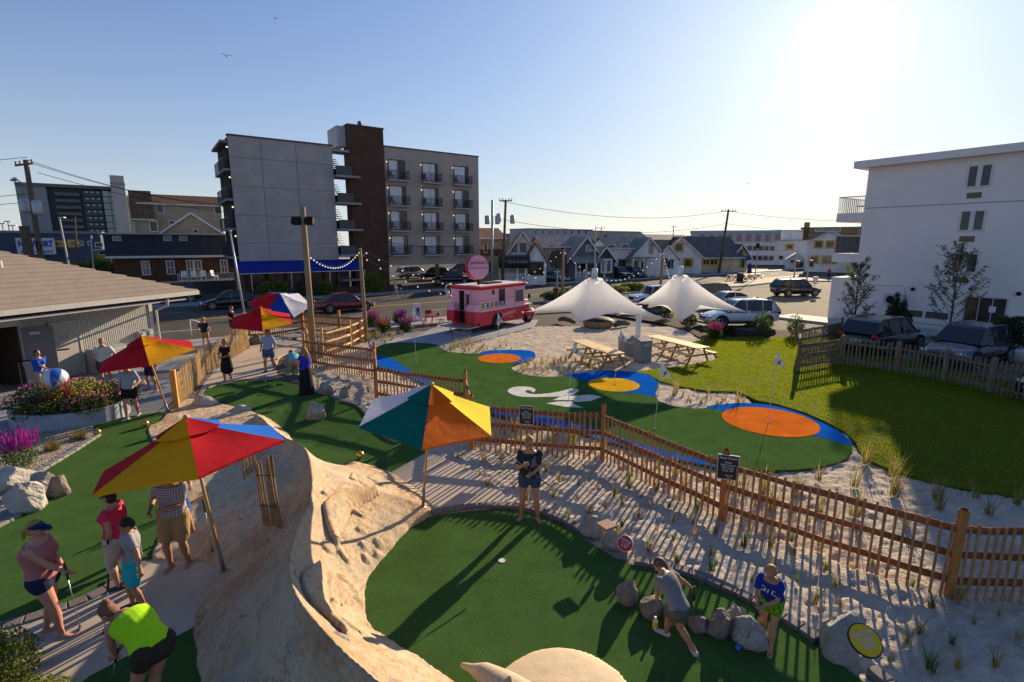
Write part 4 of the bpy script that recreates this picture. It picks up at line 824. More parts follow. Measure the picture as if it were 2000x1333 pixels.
MB().bb(.2, W + 1.0, -4, .5, -.1, 1.2).build('deck', plain((.075, .055, .05), .9), mo)
mb = MB(); mb.bb(6, W + 1, -3.98, -3.92, 2.0, 2.06); mb.bb(6, W + 1, -3.98, -3.92, 1.3, 1.35); [mb.bb(6 + i * .16, 6.05 + i * .16, -3.97, -3.93, 1.2, 2.02) for i in range(int((W - 5) / .16))]; mb.build('railing', TRIM, mo)
for k, px in enumerate((354, 373, 392, 414)):
    t = thing('deck_chair', 'white plastic chair on the motel deck, %s' % ['nearest the pair of windows', 'second in the row', 'third in the row', 'turned sideways at the right end'][k], 'chair', tn(tx(px, 68.2), 68.2, 1.2), FRZ + (.9 if k == 3 else 0), 'white chairs on the motel deck')
    MB().box((0, 0, .42), (.55, .5, .05)).build('seat', WHITE, t); MB().box((0, .28, .75), (.55, .05, .62), rx=-.15).build('backrest', WHITE, t)
    for a_ in (-.24, .24):
        for b_ in (-.2, .2): MB().box((a_, b_, .2), (.04, .04, .4)).build('leg', WHITE, t)
def gable(name, label, px0, px1, n, depth, ze, zr, wallm, roofm, front=True, wins=(), cat='house', group=None, z0=0, ov=.35, rz=None):
    t, q0, W = bld(name, label, px0, px1, n, cat, group, 0, rz); f = Fac(t, q0, n); th = .14
    if front:
        MB().ext([(0, 0, z0), (W, 0, z0), (W, 0, ze), (W / 2, 0, zr), (0, 0, ze)], (0, depth, 0)).build('wall', wallm, t)
        sl = (zr - ze) / (W / 2); mb = MB()
        for sx, s_ in ((0, 1), (W, -1)):
            mb.ext([(sx - s_ * ov, -ov, ze - sl * ov + .03), (sx - s_ * ov, -ov, ze - sl * ov + th + .03), (W / 2, -ov, zr + th + .03), (W / 2, -ov, zr + .03)], (0, depth + 2 * ov, 0))
        mb.build('roof', roofm, t); mb = MB()
        for sx, s_ in ((0, 1), (W, -1)): mb.bar((sx - s_ * ov, -ov - .02, ze - sl * ov + .05), (W / 2, -ov - .02, zr + .05), .06, .2)
        mb.build('bargeboard', TRIM, t)
    else:
        MB().ext([(0, 0, z0), (0, 0, ze), (0, depth / 2, zr), (0, depth, ze), (0, depth, z0)], (W, 0, 0)).build('wall', wallm, t); sl = (zr - ze) / (depth / 2); mb = MB()
        for sy, s_ in ((0, 1), (depth, -1)): mb.ext([(-ov, sy - s_ * ov, ze - sl * ov + .03), (-ov, sy - s_ * ov, ze - sl * ov + th + .03), (-ov, depth / 2, zr + th + .03), (-ov, depth / 2, zr + .03)], (W + 2 * ov, 0, 0))
        mb.build('roof', roofm, t); MB().bb(-ov, W + ov, -ov - .05, -ov, ze - sl * ov, ze - sl * ov + .18).build('gutter', TRIM, t)
    for w_ in wins: f.win(*w_)
    return t, f, W
def flatb(name, label, px0, px1, n, depth, z, wallm, roofm, wins=(), cat='building', z0=0, ov=.3, group=None, slab=.25, rz=None):
    t, q0, W = bld(name, label, px0, px1, n, cat, group, 0, rz); f = Fac(t, q0, n); MB().bb(0, W, 0, depth, z0, z).build('wall', wallm, t); MB().bb(-ov, W + ov, -ov, depth + ov, z, z + slab).build('roof', roofm, t)
    for w_ in wins: f.win(*w_)
    return t, f, W
RB = m_shingle('brown_shingle', (.16, .09, .05)); RD = m_shingle('dark_shingle', (.13, .115, .105)); RG = m_shingle('green_grey_shingle', (.17, .20, .18)); RGR = m_shingle('grey_shingle', (.25, .235, .225))
TANS = m_siding('tan_siding', (.36, .33, .27), .2); TAN2 = m_siding('warm_tan_siding', (.45, .36, .26), .2); WS = m_siding('white_siding', (.80, .79, .77), .2); GS = m_siding('grey_siding', (.36, .35, .34), .2); DGS = m_siding('slate_siding', (.15, .165, .18), .2); GRS = m_siding('green_siding', (.05, .085, .075), .2); CR = m_siding('cream_siding', (.55, .46, .30), .2)
gable('apartment_house', 'tall tan house with steep brown roof behind the navy motel', 286, 440, 92, 6, 11.0, 12.3, TANS, RB, False, [(305, 400, 319, 415), (419, 403, 432, 418), (330, 432, 342, 438), (290, 432, 308, 452)], 'house', ov=.5)
gable('apartment_house', 'tan wing with steep brown roof at the left of the tall tan house', 270, 305, 90, 7, 8.8, 12.6, TANS, RB, False, [(292, 433, 308, 452)], 'house', ov=.3)
gable('small_house', 'small house with low cream gable between motel roof and tan house', 320, 436, 78, 7, 6.6, 9.0, m_siding('cream_gable', (.42, .34, .22), .25), RB, True, [(378, 449, 386, 455)], 'house', ov=.5)
cn, q0, W = bld('condo_tower', 'far tall condominium with green glass bays and a pale stair tower', 38, 268, 262); X = lambda px: onp(px, 415, 262)[0] - q0
COND = plain((.26, .26, .27), .9, var=.15, sc=.1); CG = plain((.035, .075, .075), .15, 0, .7, .3, .3); zt = 26
MB().bb(X(38), X(97), 0, 20, 0, zt + 1).build('end_wall', COND, cn); MB().bb(X(97), X(232), 1.5, 20, 0, zt).build('wall', plain((.055, .06, .065), .8), cn); MB().bb(X(38), X(232), -.5, 20, zt, zt + 1.2).build('roof', plain((.12, .13, .13), .7), cn)
for k in range(10):
    z = 1.5 + k * 2.42; MB().bb(X(112), X(160), 0, 1.4, z - .2, z + .9).build('balcony', plain((.12, .14, .14), .8), cn); MB().bb(X(166), X(202), .2, 1.4, z - .1, z + 2.0).build('bay_wall', plain((.075, .085, .09), .8), cn)
    for px in (172, 183, 194): MB().bb(X(px), X(px + 5), .1, .2, z + 1.2, z + 1.7).build('window', plain((.45, .48, .5), .2), cn)
    MB().bb(X(204), X(230), .0, 1.4, z - .1, z + .15).build('spandrel', plain((.05, .06, .06), .5), cn)
mb = MB(); mb.bb(X(204), X(230), .3, 1.4, 2, zt - .5); g_ = mb.build('glass_wall', plain((.16, .27, .28), .08, 0, .8, .3, .2), cn)
mb = MB(); [mb.bb(X(204) + i * 2.2, X(204) + i * 2.2 + .15, .15, .3, 2, zt) for i in range(int((X(230) - X(204)) / 2.2) + 1)]; mb.build('mullions', plain((.05, .06, .06), .5), cn)
MB().bb(X(224), X(251), -3, 4, 0, 31.3).build('stair_tower', mat('condo_stucco', (.48, .43, .38), .9, 0, .2, .15, .1), cn); MB().bb(X(223), X(252), -3.3, 4.3, 28, 28.6).build('tower_band', plain((.3, .27, .24), .9), cn)
MB().bb(X(251), X(268), 1, 20, 0, 24).build('far_wing', plain((.20, .25, .25), .3, 0, .6, .4, .3), cn)
rs, f, W = flatb('resort_building', 'long low blue resort building with white trim windows', -60, 200, 120, 12, 7.0, plain((.05, .07, .12), .8), plain((.2, .2, .24), .7), [(108, 473, 127, 480, YEL, GLASS, .25, 3), (156, 472, 162, 479), (172, 472, 178, 479), (186, 475, 200, 482)], slab=.4)
f.win(136, 472, 150, 480, YEL, GLASSB, .3)
s_t, z_t = onp(30, 470, 118); s_t1, z_b = onp(110, 497, 118)
sg = thing('resort_sign', 'large white sign reading Newport Resort in blue letters behind the utility pole', 'sign', tn(s_t, 118, z_b), FRZ); wS = s_t1 - s_t; hS = z_t - z_b
MB().bb(0, wS, 0, .3, 0, hS + .4).build('panel', plain((.50, .53, .62), .6), sg); BL = plain((.01, .04, .30), .6, var=0)
text('NEWPORT', hS * .62, BL, sg, frame((wS / 2, -.05, hS * .74), (1, 0, 0), (0, 0, 1)), ext=.02, fit=wS * .9, bold=.05); text('Resort', hS * .42, BL, sg, frame((wS * .72, -.05, hS * .22), (1, 0, 0), (0, 0, 1)), ext=.02, shear=.4, fit=wS * .4); text('Beach', hS * .4, BL, sg, frame((wS * .26, -.05, hS * .22), (1, 0, 0), (0, 0, 1)), ext=.02, shear=.4, fit=wS * .36)
flatb('yellow_house', 'low mustard coloured building far behind the shingled roof', 184, 207, 92, 6, 4.2, plain((.30, .21, .03), .8), plain((.25, .25, .28), .7), [(193, 490, 206, 497)])
t = thing('hedge', 'yellow-green clipped hedge above the ridge of the shingled roof', 'hedge', tn(tx(110, 86), 86), FRZ); leafball('foliage', (6, 0, 2.0), (9, 1.2, 1.3), LEAFY, 77, 3500, t, .25)
# ---- row of cottages across the street
nC = 57.5
t, f, W = gable('tan_house', 'tall tan and brown house partly behind the two utility poles', 938, 984, nC + 3, 8, 6.0, 7.3, TAN2, RB, False, [(946, 476, 951, 493), (943, 509, 949, 531), (954, 511, 959, 532)], rz=18, ov=.4)
f.r; MB().bb(0, W, -.05, 0, 3.6, 4.5).build('shingle_band', RB, t)
t, f, W = gable('white_cottage', 'white gabled cottage with black trim and dark awning porch', 984, 1058, nC, 9, 3.3, 6.7, WS, RB, True, [(1001, 476, 1009, 492, plain((.15, .15, .15)), GLASS, .06, 1, 2), (1016, 476, 1027, 492, plain((.15, .15, .15)), GLASS, .06, 1, 2)], rz=3, ov=.5)
MB().ext([(W * .5, -3.2, 0), (W * 1.05, -3.2, 0), (W * 1.05, -3.2, 3.0), (W * .775, -3.2, 5.2), (W * .5, -3.2, 3.0)], (0, 3.19, 0)).build('wing_wall', WS, t)
mb = MB(); [mb.ext([(W * .775 + s_ * W * .31, -3.5, 2.75), (W * .775 + s_ * W * .31, -3.5, 2.9), (W * .775, -3.5, 5.4), (W * .775, -3.5, 5.25)], (0, 3.4, 0)) for s_ in (-1, 1)]; mb.build('wing_roof', RB, t)
Fac(t, f.t0, f.n).rect(W * .60, W * .97, 1.3, 2.9, plain((.12, .14, .13)), GLASS, .1, 1, 1, y=-3.2)
mb = MB(); mb.tube([(-.8, -3.6, 3.0), (W * .62, -3.6, 3.0)], (.8, .9), 14); mb.bb(-.8, W * .62, -3.6, 0, 2.7, 3.3); mb.build('awning', plain((.025, .025, .025), .5), t)
text('Yarns & Gifts', .5, plain((.35, .35, .35), .6), t, frame((W * .3, -4.54, 3.0), (1, 0, 0), (0, 0, 1)), ext=.01)
mb = MB(); mb.bb(-.8, W * .5, -3.6, -3.5, .55, .65); mb.bb(-.8, W * .5, -3.6, -3.5, 1.35, 1.45); [mb.bb(-.8 + i * .25, -.7 + i * .25, -3.58, -3.52, .6, 1.4) for i in range(int((W * .5 + .8) / .25))]; [mb.bb(q, q + .15, -3.65, -3.5, 0, 2.8) for q in (-.8, W * .3, W * .5)]; mb.build('porch_railing', WHITE, t)
t, f, W = gable('grey_house', 'plain grey house set back behind the octagonal sign', 1062, 1122, nC + 4, 8, 4.8, 6.3, GS, RGR, False, [(1075, 478, 1082, 494), (1095, 477, 1102, 494), (1075, 512, 1081, 524)], rz=14, ov=.4)
t, f, W = gable('slate_cottage', 'dark slate cottage with white trimmed gable and front porch', 1112, 1176, nC, 9, 3.0, 6.15, DGS, RGR, True, [(1146, 480, 1160, 490, WHITE, GLASSB, .1, 2)], rz=12, ov=.5)
mb = MB(); mb.ext([(-.3, -3, 2.5), (-.3, -3, 2.62), (-.3, .0, 3.6), (-.3, 0, 3.45)], (W * .95, 0, 0)); mb.build('porch_roof', RGR, t); mb = MB(); [mb.bb(q, q + .16, -2.95, -2.8, .4, 2.5) for q in (0, W * .3, W * .6, W * .85)]; mb.bb(0, W * .6, -2.95, -2.85, 1.2, 1.3); [mb.bb(i * .2, i * .2 + .06, -2.93, -2.87, .4, 1.25) for i in range(int(W * .6 / .2))]; mb.build('porch_posts', WHITE, t)
MB().bb(0, W, -3, 0, 0, .4).build('porch_floor', plain((.3, .3, .3)), t); fc_ = Fac(t, f.t0, f.n); fc_.rect(W * .35, W * .55, .5, 2.5, WHITE, DARK, .1, 1, 1, 'door')
t, f, W = gable('green_gable', 'dark green front gable attached beside the slate cottage', 1164, 1201, nC - 2.2, 9, 2.9, 4.7, GRS, RG, True, (), rz=12, ov=.4); f.rect(W * .35, W * .8, 1.2, 2.8, WHITE, GLASSB, .25, 2, 1)
t, f, W = gable('white_green_house', 'white house with wide grey-green roof and two upper windows', 1190, 1276, nC + 3, 8, 4.6, 6.2, WS, RG, False, [(1188, 479, 1200, 487), (1215, 478, 1226, 488), (1207, 507, 1222, 521), (1240, 509, 1248, 523)], rz=12, ov=.5)
t, f, W = gable('white_gable_house', 'white house with tall plain front gable and green shutters beside the pink chairs', 1234, 1300, nC, 8, 3.0, 6.1, WS, RG, True, [(1268, 476, 1275, 496, GS, GS, .05)], rz=8, ov=.5)
MB().bb(-1, W * .55, -3.2, 0, 3.0, 3.15).build('porch_roof', RGR, t); mb = MB(); [mb.bb(q, q + .15, -3.1, -2.95, 0, 3.0) for q in (-.9, W * .15, W * .3, W * .52)]; mb.bb(-.9, W * .5, -3.1, -3.0, 1.2, 1.3); mb.build('porch_posts', WHITE, t)
f.rect(W * .05, W * .2, .8, 2.5, WHITE, GLASSB, .1, 1, 2); f.rect(W * .3, W * .42, .3, 2.4, WHITE, DARK, .1, 1, 1, 'door')
t, f, W = gable('white_wing', 'low white wing with dark roof and paired green shuttered windows', 1282, 1326, nC - 1.5, 7, 2.9, 4.9, WS, RD, True, (), rz=8, ov=.4); f.rect(W * .36, W * .66, 1.2, 2.7, WHITE, GLASS, .06, 2); f.rect(W * .24, W * .34, 1.2, 2.7, GRS, GRS, .02, name='shutter'); f.rect(W * .68, W * .78, 1.2, 2.7, GRS, GRS, .02, name='shutter')
t, f, W = gable('yellow_trim_house', 'white house with yellow window trim in front of the dark restaurant roof', 1290, 1372, nC + 3, 8, 3.0, 6.2, WS, RD, True, [(1320, 477, 1332, 490, YEL, GLASS, .3), (1338, 507, 1350, 520, YEL, GLASS, .35)], rz=-14, ov=.5)
t, f, W = gable('restaurant', 'low cream restaurant with big dark roof and yellow trim by the outdoor tables', 1345, 1448, nC + .5, 10, 3.0, 6.4, CR, RD, False, [(1374, 508, 1384, 517, YEL, GLASS, .2, 2), (1388, 508, 1400, 517, YEL, GLASS, .2, 2)], rz=10, ov=.6)
t2, f, W = gable('restaurant_porch', 'yellow gabled entrance porch with blue awning on the cream restaurant', 1432, 1462, nC - 2.5, 5, 3.1, 5.0, CR, RD, True, (), rz=10, ov=.6); f.rect(W * .2, W * .8, .8, 2.1, YEL, GLASS, .15, 3); f.rect(W * .38, W * .62, 3.2, 4.1, YEL, plain((.15, .05, .03)), .1)
MB().ext([(W * .1, -1.2, 2.2), (W * .1, -1.2, 2.3), (W * .1, -.02, 3.0), (W * .1, -.02, 2.8)], (W * .8, 0, 0)).build('awning', cloth((.03, .09, .33)), t2)
wl = lambda a, b, s_, n_, y0, y1, wd: [(a + i * s_, y0, a + i * s_ + wd, y1) for i in range(n_)]
flatb('far_apartments', 'long pale three-storey apartments far behind the slate cottage', 1033, 1156, 150, 12, 10.4, plain((.42, .40, .38), .9), plain((.3, .3, .3), .8), [(a, b, c, d, TRIM, GLASSB, .2) for a, b, c, d in wl(1044, 0, 14, 8, 450, 458, 5)])
t, f, W = gable('far_townhouses', 'far brown-roofed townhouses with two pale dormers above the green roof', 1160, 1268, 150, 12, 6.5, 10.3, plain((.25, .22, .18), .9), RD, False, (), ov=.6)
for a in (.35, .55, .8): MB().ext([(W * a - 3, -1, 6), (W * a + 3, -1, 6), (W * a + 3, -1, 7.6), (W * a, -1, 9.8), (W * a - 3, -1, 7.6)], (0, 5, 0)).build('dormer', plain((.38, .35, .30), .9), t)
gable('far_house', 'far low house with grey roof behind the yellow trimmed house', 1266, 1352, 160, 12, 7.0, 9.4, plain((.2, .17, .15), .9), RGR, False)
t, f, W = flatb('pink_motel', 'long pale blue-roofed motel with pink doors in the distance', 1348, 1560, ('Y', 190), 10, 9.0, plain((.50, .46, .45), .9), plain((.36, .42, .50), .6), [], slab=.8, rz=-18)
for i in range(11): f.rect(3 + i * W / 11.5, 4.6 + i * W / 11.5, 6.0, 8.4, plain((.46, .36, .34), .8), plain((.38, .24, .22), .8), .1, name='door')
t, f, W = flatb('white_motel', 'white two-storey motel with small pink shuttered windows', 1432, 1512, ('Y', 132), 10, 5.5, WS, plain((.5, .5, .52), .8), [], rz=-24)
for z in (1.2, 3.6):
    for i in range(7): f.rect(.8 + i * W / 7.4, 1.7 + i * W / 7.4, z, z + 1.0, plain((.50, .38, .37), .8), GLASS, .15)
t, f, W = flatb('white_corner_block', 'plain white block with one yellow shuttered window at the far crossing', 1510, 1580, ('Y', 130), 10, 5.9, WS, plain((.45, .40, .30), .8), [(1537, 479, 1547, 486, YEL, GLASS, .4), (1522, 500, 1529, 507, TRIM, GLASS, .2)], rz=-26)
MB().bb(W * .2, W * .8, 2, 8, 6.1, 8.6).build('roof_room', WS, t)
gable('white_garage', 'small white gabled garage with yellow edge near the traffic lights', 1538, 1576, ('Y', 108), 6, 2.0, 3.2, WS, RGR, True, [(1544, 508, 1551, 514), (1560, 511, 1568, 522)], 'garage', ov=.3, rz=-26)
t, f, W = gable('white_yellow_house', 'big white gabled house with four yellow trimmed windows beside the white hotel', 1575, 1668, ('Y', 98), 10, 5.4, 7.5, WS, RGR, True, [(1593, 472, 1605, 484, YEL, GLASS, .25), (1615, 472, 1628, 484, YEL, GLASS, .25)], ov=.4, rz=-30)
f.win(1582, 502, 1596, 513, YEL, GLASSB, .3); f.win(1608, 502, 1632, 514, YEL, GLASSB, .3)
flatb('white_wing_block', 'long white two-storey wing continuing behind the left hotel balconies', 1668, 1760, ('Y', 92), 10, 4.4, WS, RGR, [(1672, 500, 1682, 513, YEL, GLASSB, .3)], rz=-30)
t, f, W = flatb('brown_hotel', 'far brown hotel with a row of pale windows and a square tower', 1562, 1700, ('Y', 185), 14, 10.6, plain((.30, .19, .10), .9), plain((.2, .13, .08), .9), [(a, b, c, d, TRIM, GLASSB, .25, 2) for a, b, c, d in wl(1594, 0, 8, 6, 446, 452, 6)], rz=-28)
MB().bb(W * .03, W * .11, 0, 6, 0, 12.6).build('tower', plain((.32, .21, .12), .9), t)
flatb('distant_block', 'faint distant apartment block left of the utility pole with crossarm', 1330, 1400, 300, 20, 12.0, plain((.30, .30, .30)), plain((.3, .3, .32)))
flatb('distant_block', 'faint distant low buildings between the two utility pole groups', 1180, 1330, 330, 20, 10.5, plain((.22, .20, .18)), plain((.2, .2, .2)))
flatb('distant_block', 'flat distant buildings behind the tan house beside the hotel', 936, 1040, 200, 20, 9.5, plain((.25, .19, .14)), plain((.12, .08, .06)))
flatb('distant_block', 'dark low building at the far left edge beyond the resort sign', -160, 30, 150, 20, 6.5, plain((.05, .06, .10)), plain((.1, .1, .12)))

# ---- white building on the right
BW = Vector((.567, -.824, 0)); BR = math.atan2(-.824, .567); wb = thing('white_hotel', 'white four-storey hotel wall at the right with paired windows', 'building', (23.35, 35, 0), BR)
WST = mat('white_stucco', (.76, .70, .66), .85, 0, .25, .07, .4, .35, bsc=6, bd=.02)
def wx(px, py):
    a, b, c = ray(px, py); nx, ny = .824, .567; k = (nx * 23.2 + ny * 35) / (nx * a + ny * b); return ((a * k - 23.2) * .567 - (b * k - 35) * .824, H + c * k)
MB().bb(0, 26, 0, 16, -.05, 10.15).build('wall', WST, wb); MB().bb(-.7, 26.5, -.55, 16.5, 10.15, 10.58).build('roof_fascia', WST, wb)
mb = MB(); mb.bb(0, 26, -.012, 0, 7.55, 7.6); mb.bb(0, 26, -.012, 0, .35, .4); mb.build('wall_joint', plain((.30, .28, .27), .9), wb)
fw = Fac(wb, 0, 0)
for (a, y0, b, y1) in ((1890, 326, 1926, 364), (1875, 414, 1912, 451), (1861, 497, 1899, 533)):
    x0, z1 = wx(a, y0); x1, z0 = wx(b, y1); h_ = z1 - z0
    f_ = fw.rect(x0, x1, z0 + .05, z1, plain((.60, .60, .62), .5), GLASS, .08, 2); MB().bb((x0 + x1) / 2 - .11, (x0 + x1) / 2 + .11, -.06, 0, z0 + .05, z1).build('mullion', plain((.60, .60, .62), .5), f_)
    MB().bb(x0 + .05, x1 - .25, -.03, 0, z0 - .62, z0 - .30).build('vent_grille', plain((.16, .12, .08), .7, var=.3, sc=20), wb)
x0, z1 = wx(1884, 580); x1, z0 = wx(1952, 642); fw.rect(x0, x1, .25, z1, plain((.5, .5, .5), .5), plain((.06, .045, .035), .08, 0, .8, .5, 2), .07, 3, 1, 'sliding_door'); MB().bb(x1 - .7, x1 - .4, -.05, -.03, z1 - .8, z1 - .45).build('notice', WHITE, wb)
for a in (1768, 1816): q, _ = wx(a, 620); MB().bb(q - .35, q + .75, -.025, 0, .75, 1.15).build('vent_grille', plain((.10, .09, .09), .7, var=.3, sc=20), wb)
q, z = wx(1745, 585); ac = MB().bb(q - .5, q + .55, -.5, -.05, z - .35, z + .35).build('air_conditioner', plain((.50, .46, .46), .6), wb); MB().disc((q - .12, -.5, z), .25, (0, -1, 0), .02, 20).build('fan', DARK, ac)
q2, z2 = wx(1762, 560); q3, z3 = wx(1690, 556); MB().tube([(q2, -.08, z - .3), (q2, -.08, z2 - .1), (q2 - .15, -.08, z2 + .1), (q3, -.08, z3), (q3 - .4, -.08, z3)], .05, 8).build('pipe', WST, wb)
for a, b in ((1779, 565), (1985, 574)): q, z = wx(a, b); MB().sph((q, -.1, z), .12, 8).build('flood_lamp', DARK, wb)
for k, (za, zb, m_) in enumerate(((7.35, 8.4, None), (4.6, 5.8, 1))):
    mb = MB(); mb.bb(-1.9, -.01, .6, 5, za - .6, za); b_ = mb.build('side_balcony', WST, wb); mb = MB(); mb.bb(-1.88, 0, .62, .67, zb, zb + .06); mb.bb(-1.88, -1.83, .6, 5, zb, zb + .06)
    for i in range(16): mb.bb(-1.86 + i * .12, -1.84 + i * .12, .63, .66, za, zb)
    for i in range(30): mb.bb(-1.87, -1.85, .65 + i * .15, .67 + i * .15, za, zb)
    mb.build('railing', plain((.35, .33, .33), .5, .4), b_)
    if m_: MB().bb(-1.8, -.02, .7, .74, za + .05, zb - .02).build('privacy_screen', plain((.07, .08, .08), .8), b_)
    else: mb = MB(); mb.box((-.6, 1.2, za + .45), (.5, .5, .05)); mb.box((-.36, 1.2, za + .72), (.05, .5, .6)); mb.bar((-.8, 1, za), (-.8, 1, za + .45), .04); mb.build('patio_chair', DARK, b_)
MB().bb(-1.7, -.01, .5, 5, -.05, 2.95).build('side_extension', WST, wb); mb = MB(); mb.bar((-.4, .55, 5.8), (-.15, .55, 7.0), .05); mb.build('support_post', plain((.4, .4, .4), .5), wb)
strip_ = MB(); strip_.bb(-3.8, 24, -2.6, -.0, -.08, .12); kb = strip_.build('kerb_walk', KERB, None); kb.location = (23.2, 35, 0); kb.rotation_euler = (0, 0, BR); struct(kb)

# ---- shingled pavilion on the left
pv = thing('snack_pavilion', 'low pavilion with tan shingle roof, corrugated wall and two grey doors', 'building', (-16.9, 23.8, 0), math.atan2(.965, .26))
MIR = Matrix.Diagonal((-1, 1, 1, 1))
def PM(): m_ = MB(); m_.M = MIR; return m_
# local x runs along the wall towards the camera, local y points into the building
CORR = plain((.50, .49, .47), .5, .1, var=.1); Lw = 12.0
mb = PM(); k = 0
while k * .085 < Lw:
    x = k * .085
    if not (5.25 < x < 7.3): mb.bb(x, x + .045, .0, .06, 0, 2.75)
    k += 1
mb.bb(0, 5.25, .03, .1, 0, 2.75); mb.bb(7.3, Lw, .03, .1, 0, 2.75); mb.bb(5.25, 7.3, .03, .1, 2.3, 2.75); mb.build('corrugated_wall', CORR, pv)
mb = PM(); mb.bb(0, .08, .1, 9, 0, 2.75); mb.bb(-.05, .12, -.04, .1, 0, 2.75); mb.build('corner_trim', CORR, pv)
mb = PM(); mb.bb(.2, Lw, 4, 4.1, 0, 2.7); mb.bb(5.2, 5.3, .1, 4, 0, 2.7); mb.bb(7.3, 7.4, .1, 4, 0, 2.7); mb.bb(5.2, 7.4, .1, 4, 2.6, 2.7); mb.build('room', plain((.06, .045, .03), .9), pv)
sh = PM(); [sh.box((5.6 + i * .14, 2.5, 1.9), (.12, .4, .5), rz=rnd.uniform(-.3, .3)) for i in range(9)]; sh.bb(5.5, 7.1, 2.3, 2.9, .5, 1.5); sh.build('stored_towels', plain((.16, .14, .12), .9, var=.4, sc=8), pv)
DG = plain((.17, .17, .18), .6, .1)
dr = PM().box((4.86, -.27, 1.12), (.9, .05, 2.2), rz=R(38)).build('open_door', DG, pv); PM().box((5.0, -.34, 2.0), (.3, .02, .1), rz=R(38)).build('door_closer', plain((.4, .4, .4), .4, .6), dr)
PM().bb(3.3, 4.3, -.05, .0, .03, 2.15).build('door', plain((.42, .39, .34), .6), pv); mb = PM(); mb.bb(3.23, 3.3, -.07, 0, 0, 2.25); mb.bb(4.3, 4.37, -.07, 0, 0, 2.25); mb.bb(3.23, 4.37, -.07, 0, 2.15, 2.25); mb.build('door_frame', plain((.47, .44, .40), .6), pv)
for q in (3.72, 3.94): PM().disc((q, -.055, 1.65), .075, (0, -1, 0), .015, 16).build('door_plaque', plain((.3, .3, .3), .4, .6), pv)
# hip roof in lapped courses
ex0, ex1, ey0, ey1 = -1.05, 15.5, -1.75, 11; ez = 3.08; sl = .40; mid = (ey1 - ey0) / 2; nrow = 17; RT = mat('roof_rolls', (.31, .25, .20), .92, 0, .2, .16, 2.5, .6, bsc=60, bd=.01); mb = PM()
for k in range(nrow):
    a, b = k / nrow * mid, (k + 1) / nrow * mid + .03; za, zb = ez + a * sl + .075, ez + b * sl + .01; wob = rnd.uniform(-.01, .01)
    cl = 1.0 if k < 3 else .0   # clipped corner near the eave
    xa0, xb0 = ex0 + a + 0, ex0 + b + 0
    P = [(xa0, ey0 + a + wob, za), (ex1, ey0 + a + wob, za), (ex1, ey0 + b, zb), (xb0, ey0 + b, zb)]; mb.ext(P, (0, 0, -.06))
    # end slope
    Q_ = [(ex0 + a, ey1 - a, za), (ex0 + a, ey0 + a + 0, za), (ex0 + b, ey0 + b + 0, zb), (ex0 + b, ey1 - b, zb)]; mb.ext(Q_, (0, 0, -.035))
mb.ext([(ex0 + mid, ey0 + mid, ez + mid * sl), (ex1, ey0 + mid, ez + mid * sl), (ex1, ey1, ez), (ex0, ey1, ez)], (0, 0, -.04))
mb.build('roof', RT, pv)
mb = PM(); mb.bb(ex0 - .04, ex1, ey0 - .04, ey0 + .05, ez - .16, ez + .03); mb.bb(ex0 - .04, ex0 + .05, ey0 + .05, ey1, ez - .16, ez + .03); mb.build('gutter', plain((.50, .48, .45), .5), pv)
PM().bb(ex0 + .6, ex1, ey0 + .1, 0, 2.72, 2.80).build('soffit', plain((.40, .39, .38), .8), pv)
PM().tube([(ex0 + 1.6, ey0 + .05, 2.85), (ex0 + 1.55, ey0 + .15, 2.55), (ex0 + .85, -.08, 2.2), (ex0 + .85, -.08, .1)], .055, 8).build('downspout', plain((.55, .53, .50), .5), pv)
PM().tube([(4.6, 1.5, ez + 3.05 * sl - .1), (4.6, 1.5, ez + 3.05 * sl + .35)], .07, 10).build('roof_vent', plain((.55, .55, .58), .5), pv)
for q, z in ((.7, 1.15), (.35, 1.2)): e_ = PM().bb(q - .16, q + .16, -.22, -.01, z - .45, z + .2).build('electric_meter', plain((.30, .31, .31), .5), pv); PM().disc((q, -.22, z + .05), .10, (0, -1, 0), .07, 14).build('dial', plain((.5, .5, .5), .2), e_)
mb = PM(); mb.bb(1.7, 3.2, -1.0, -.1, 0, 1.0); o = mb.build('utility_cabinet', plain((.36, .36, .34), .6), pv); bevel(o, .05)
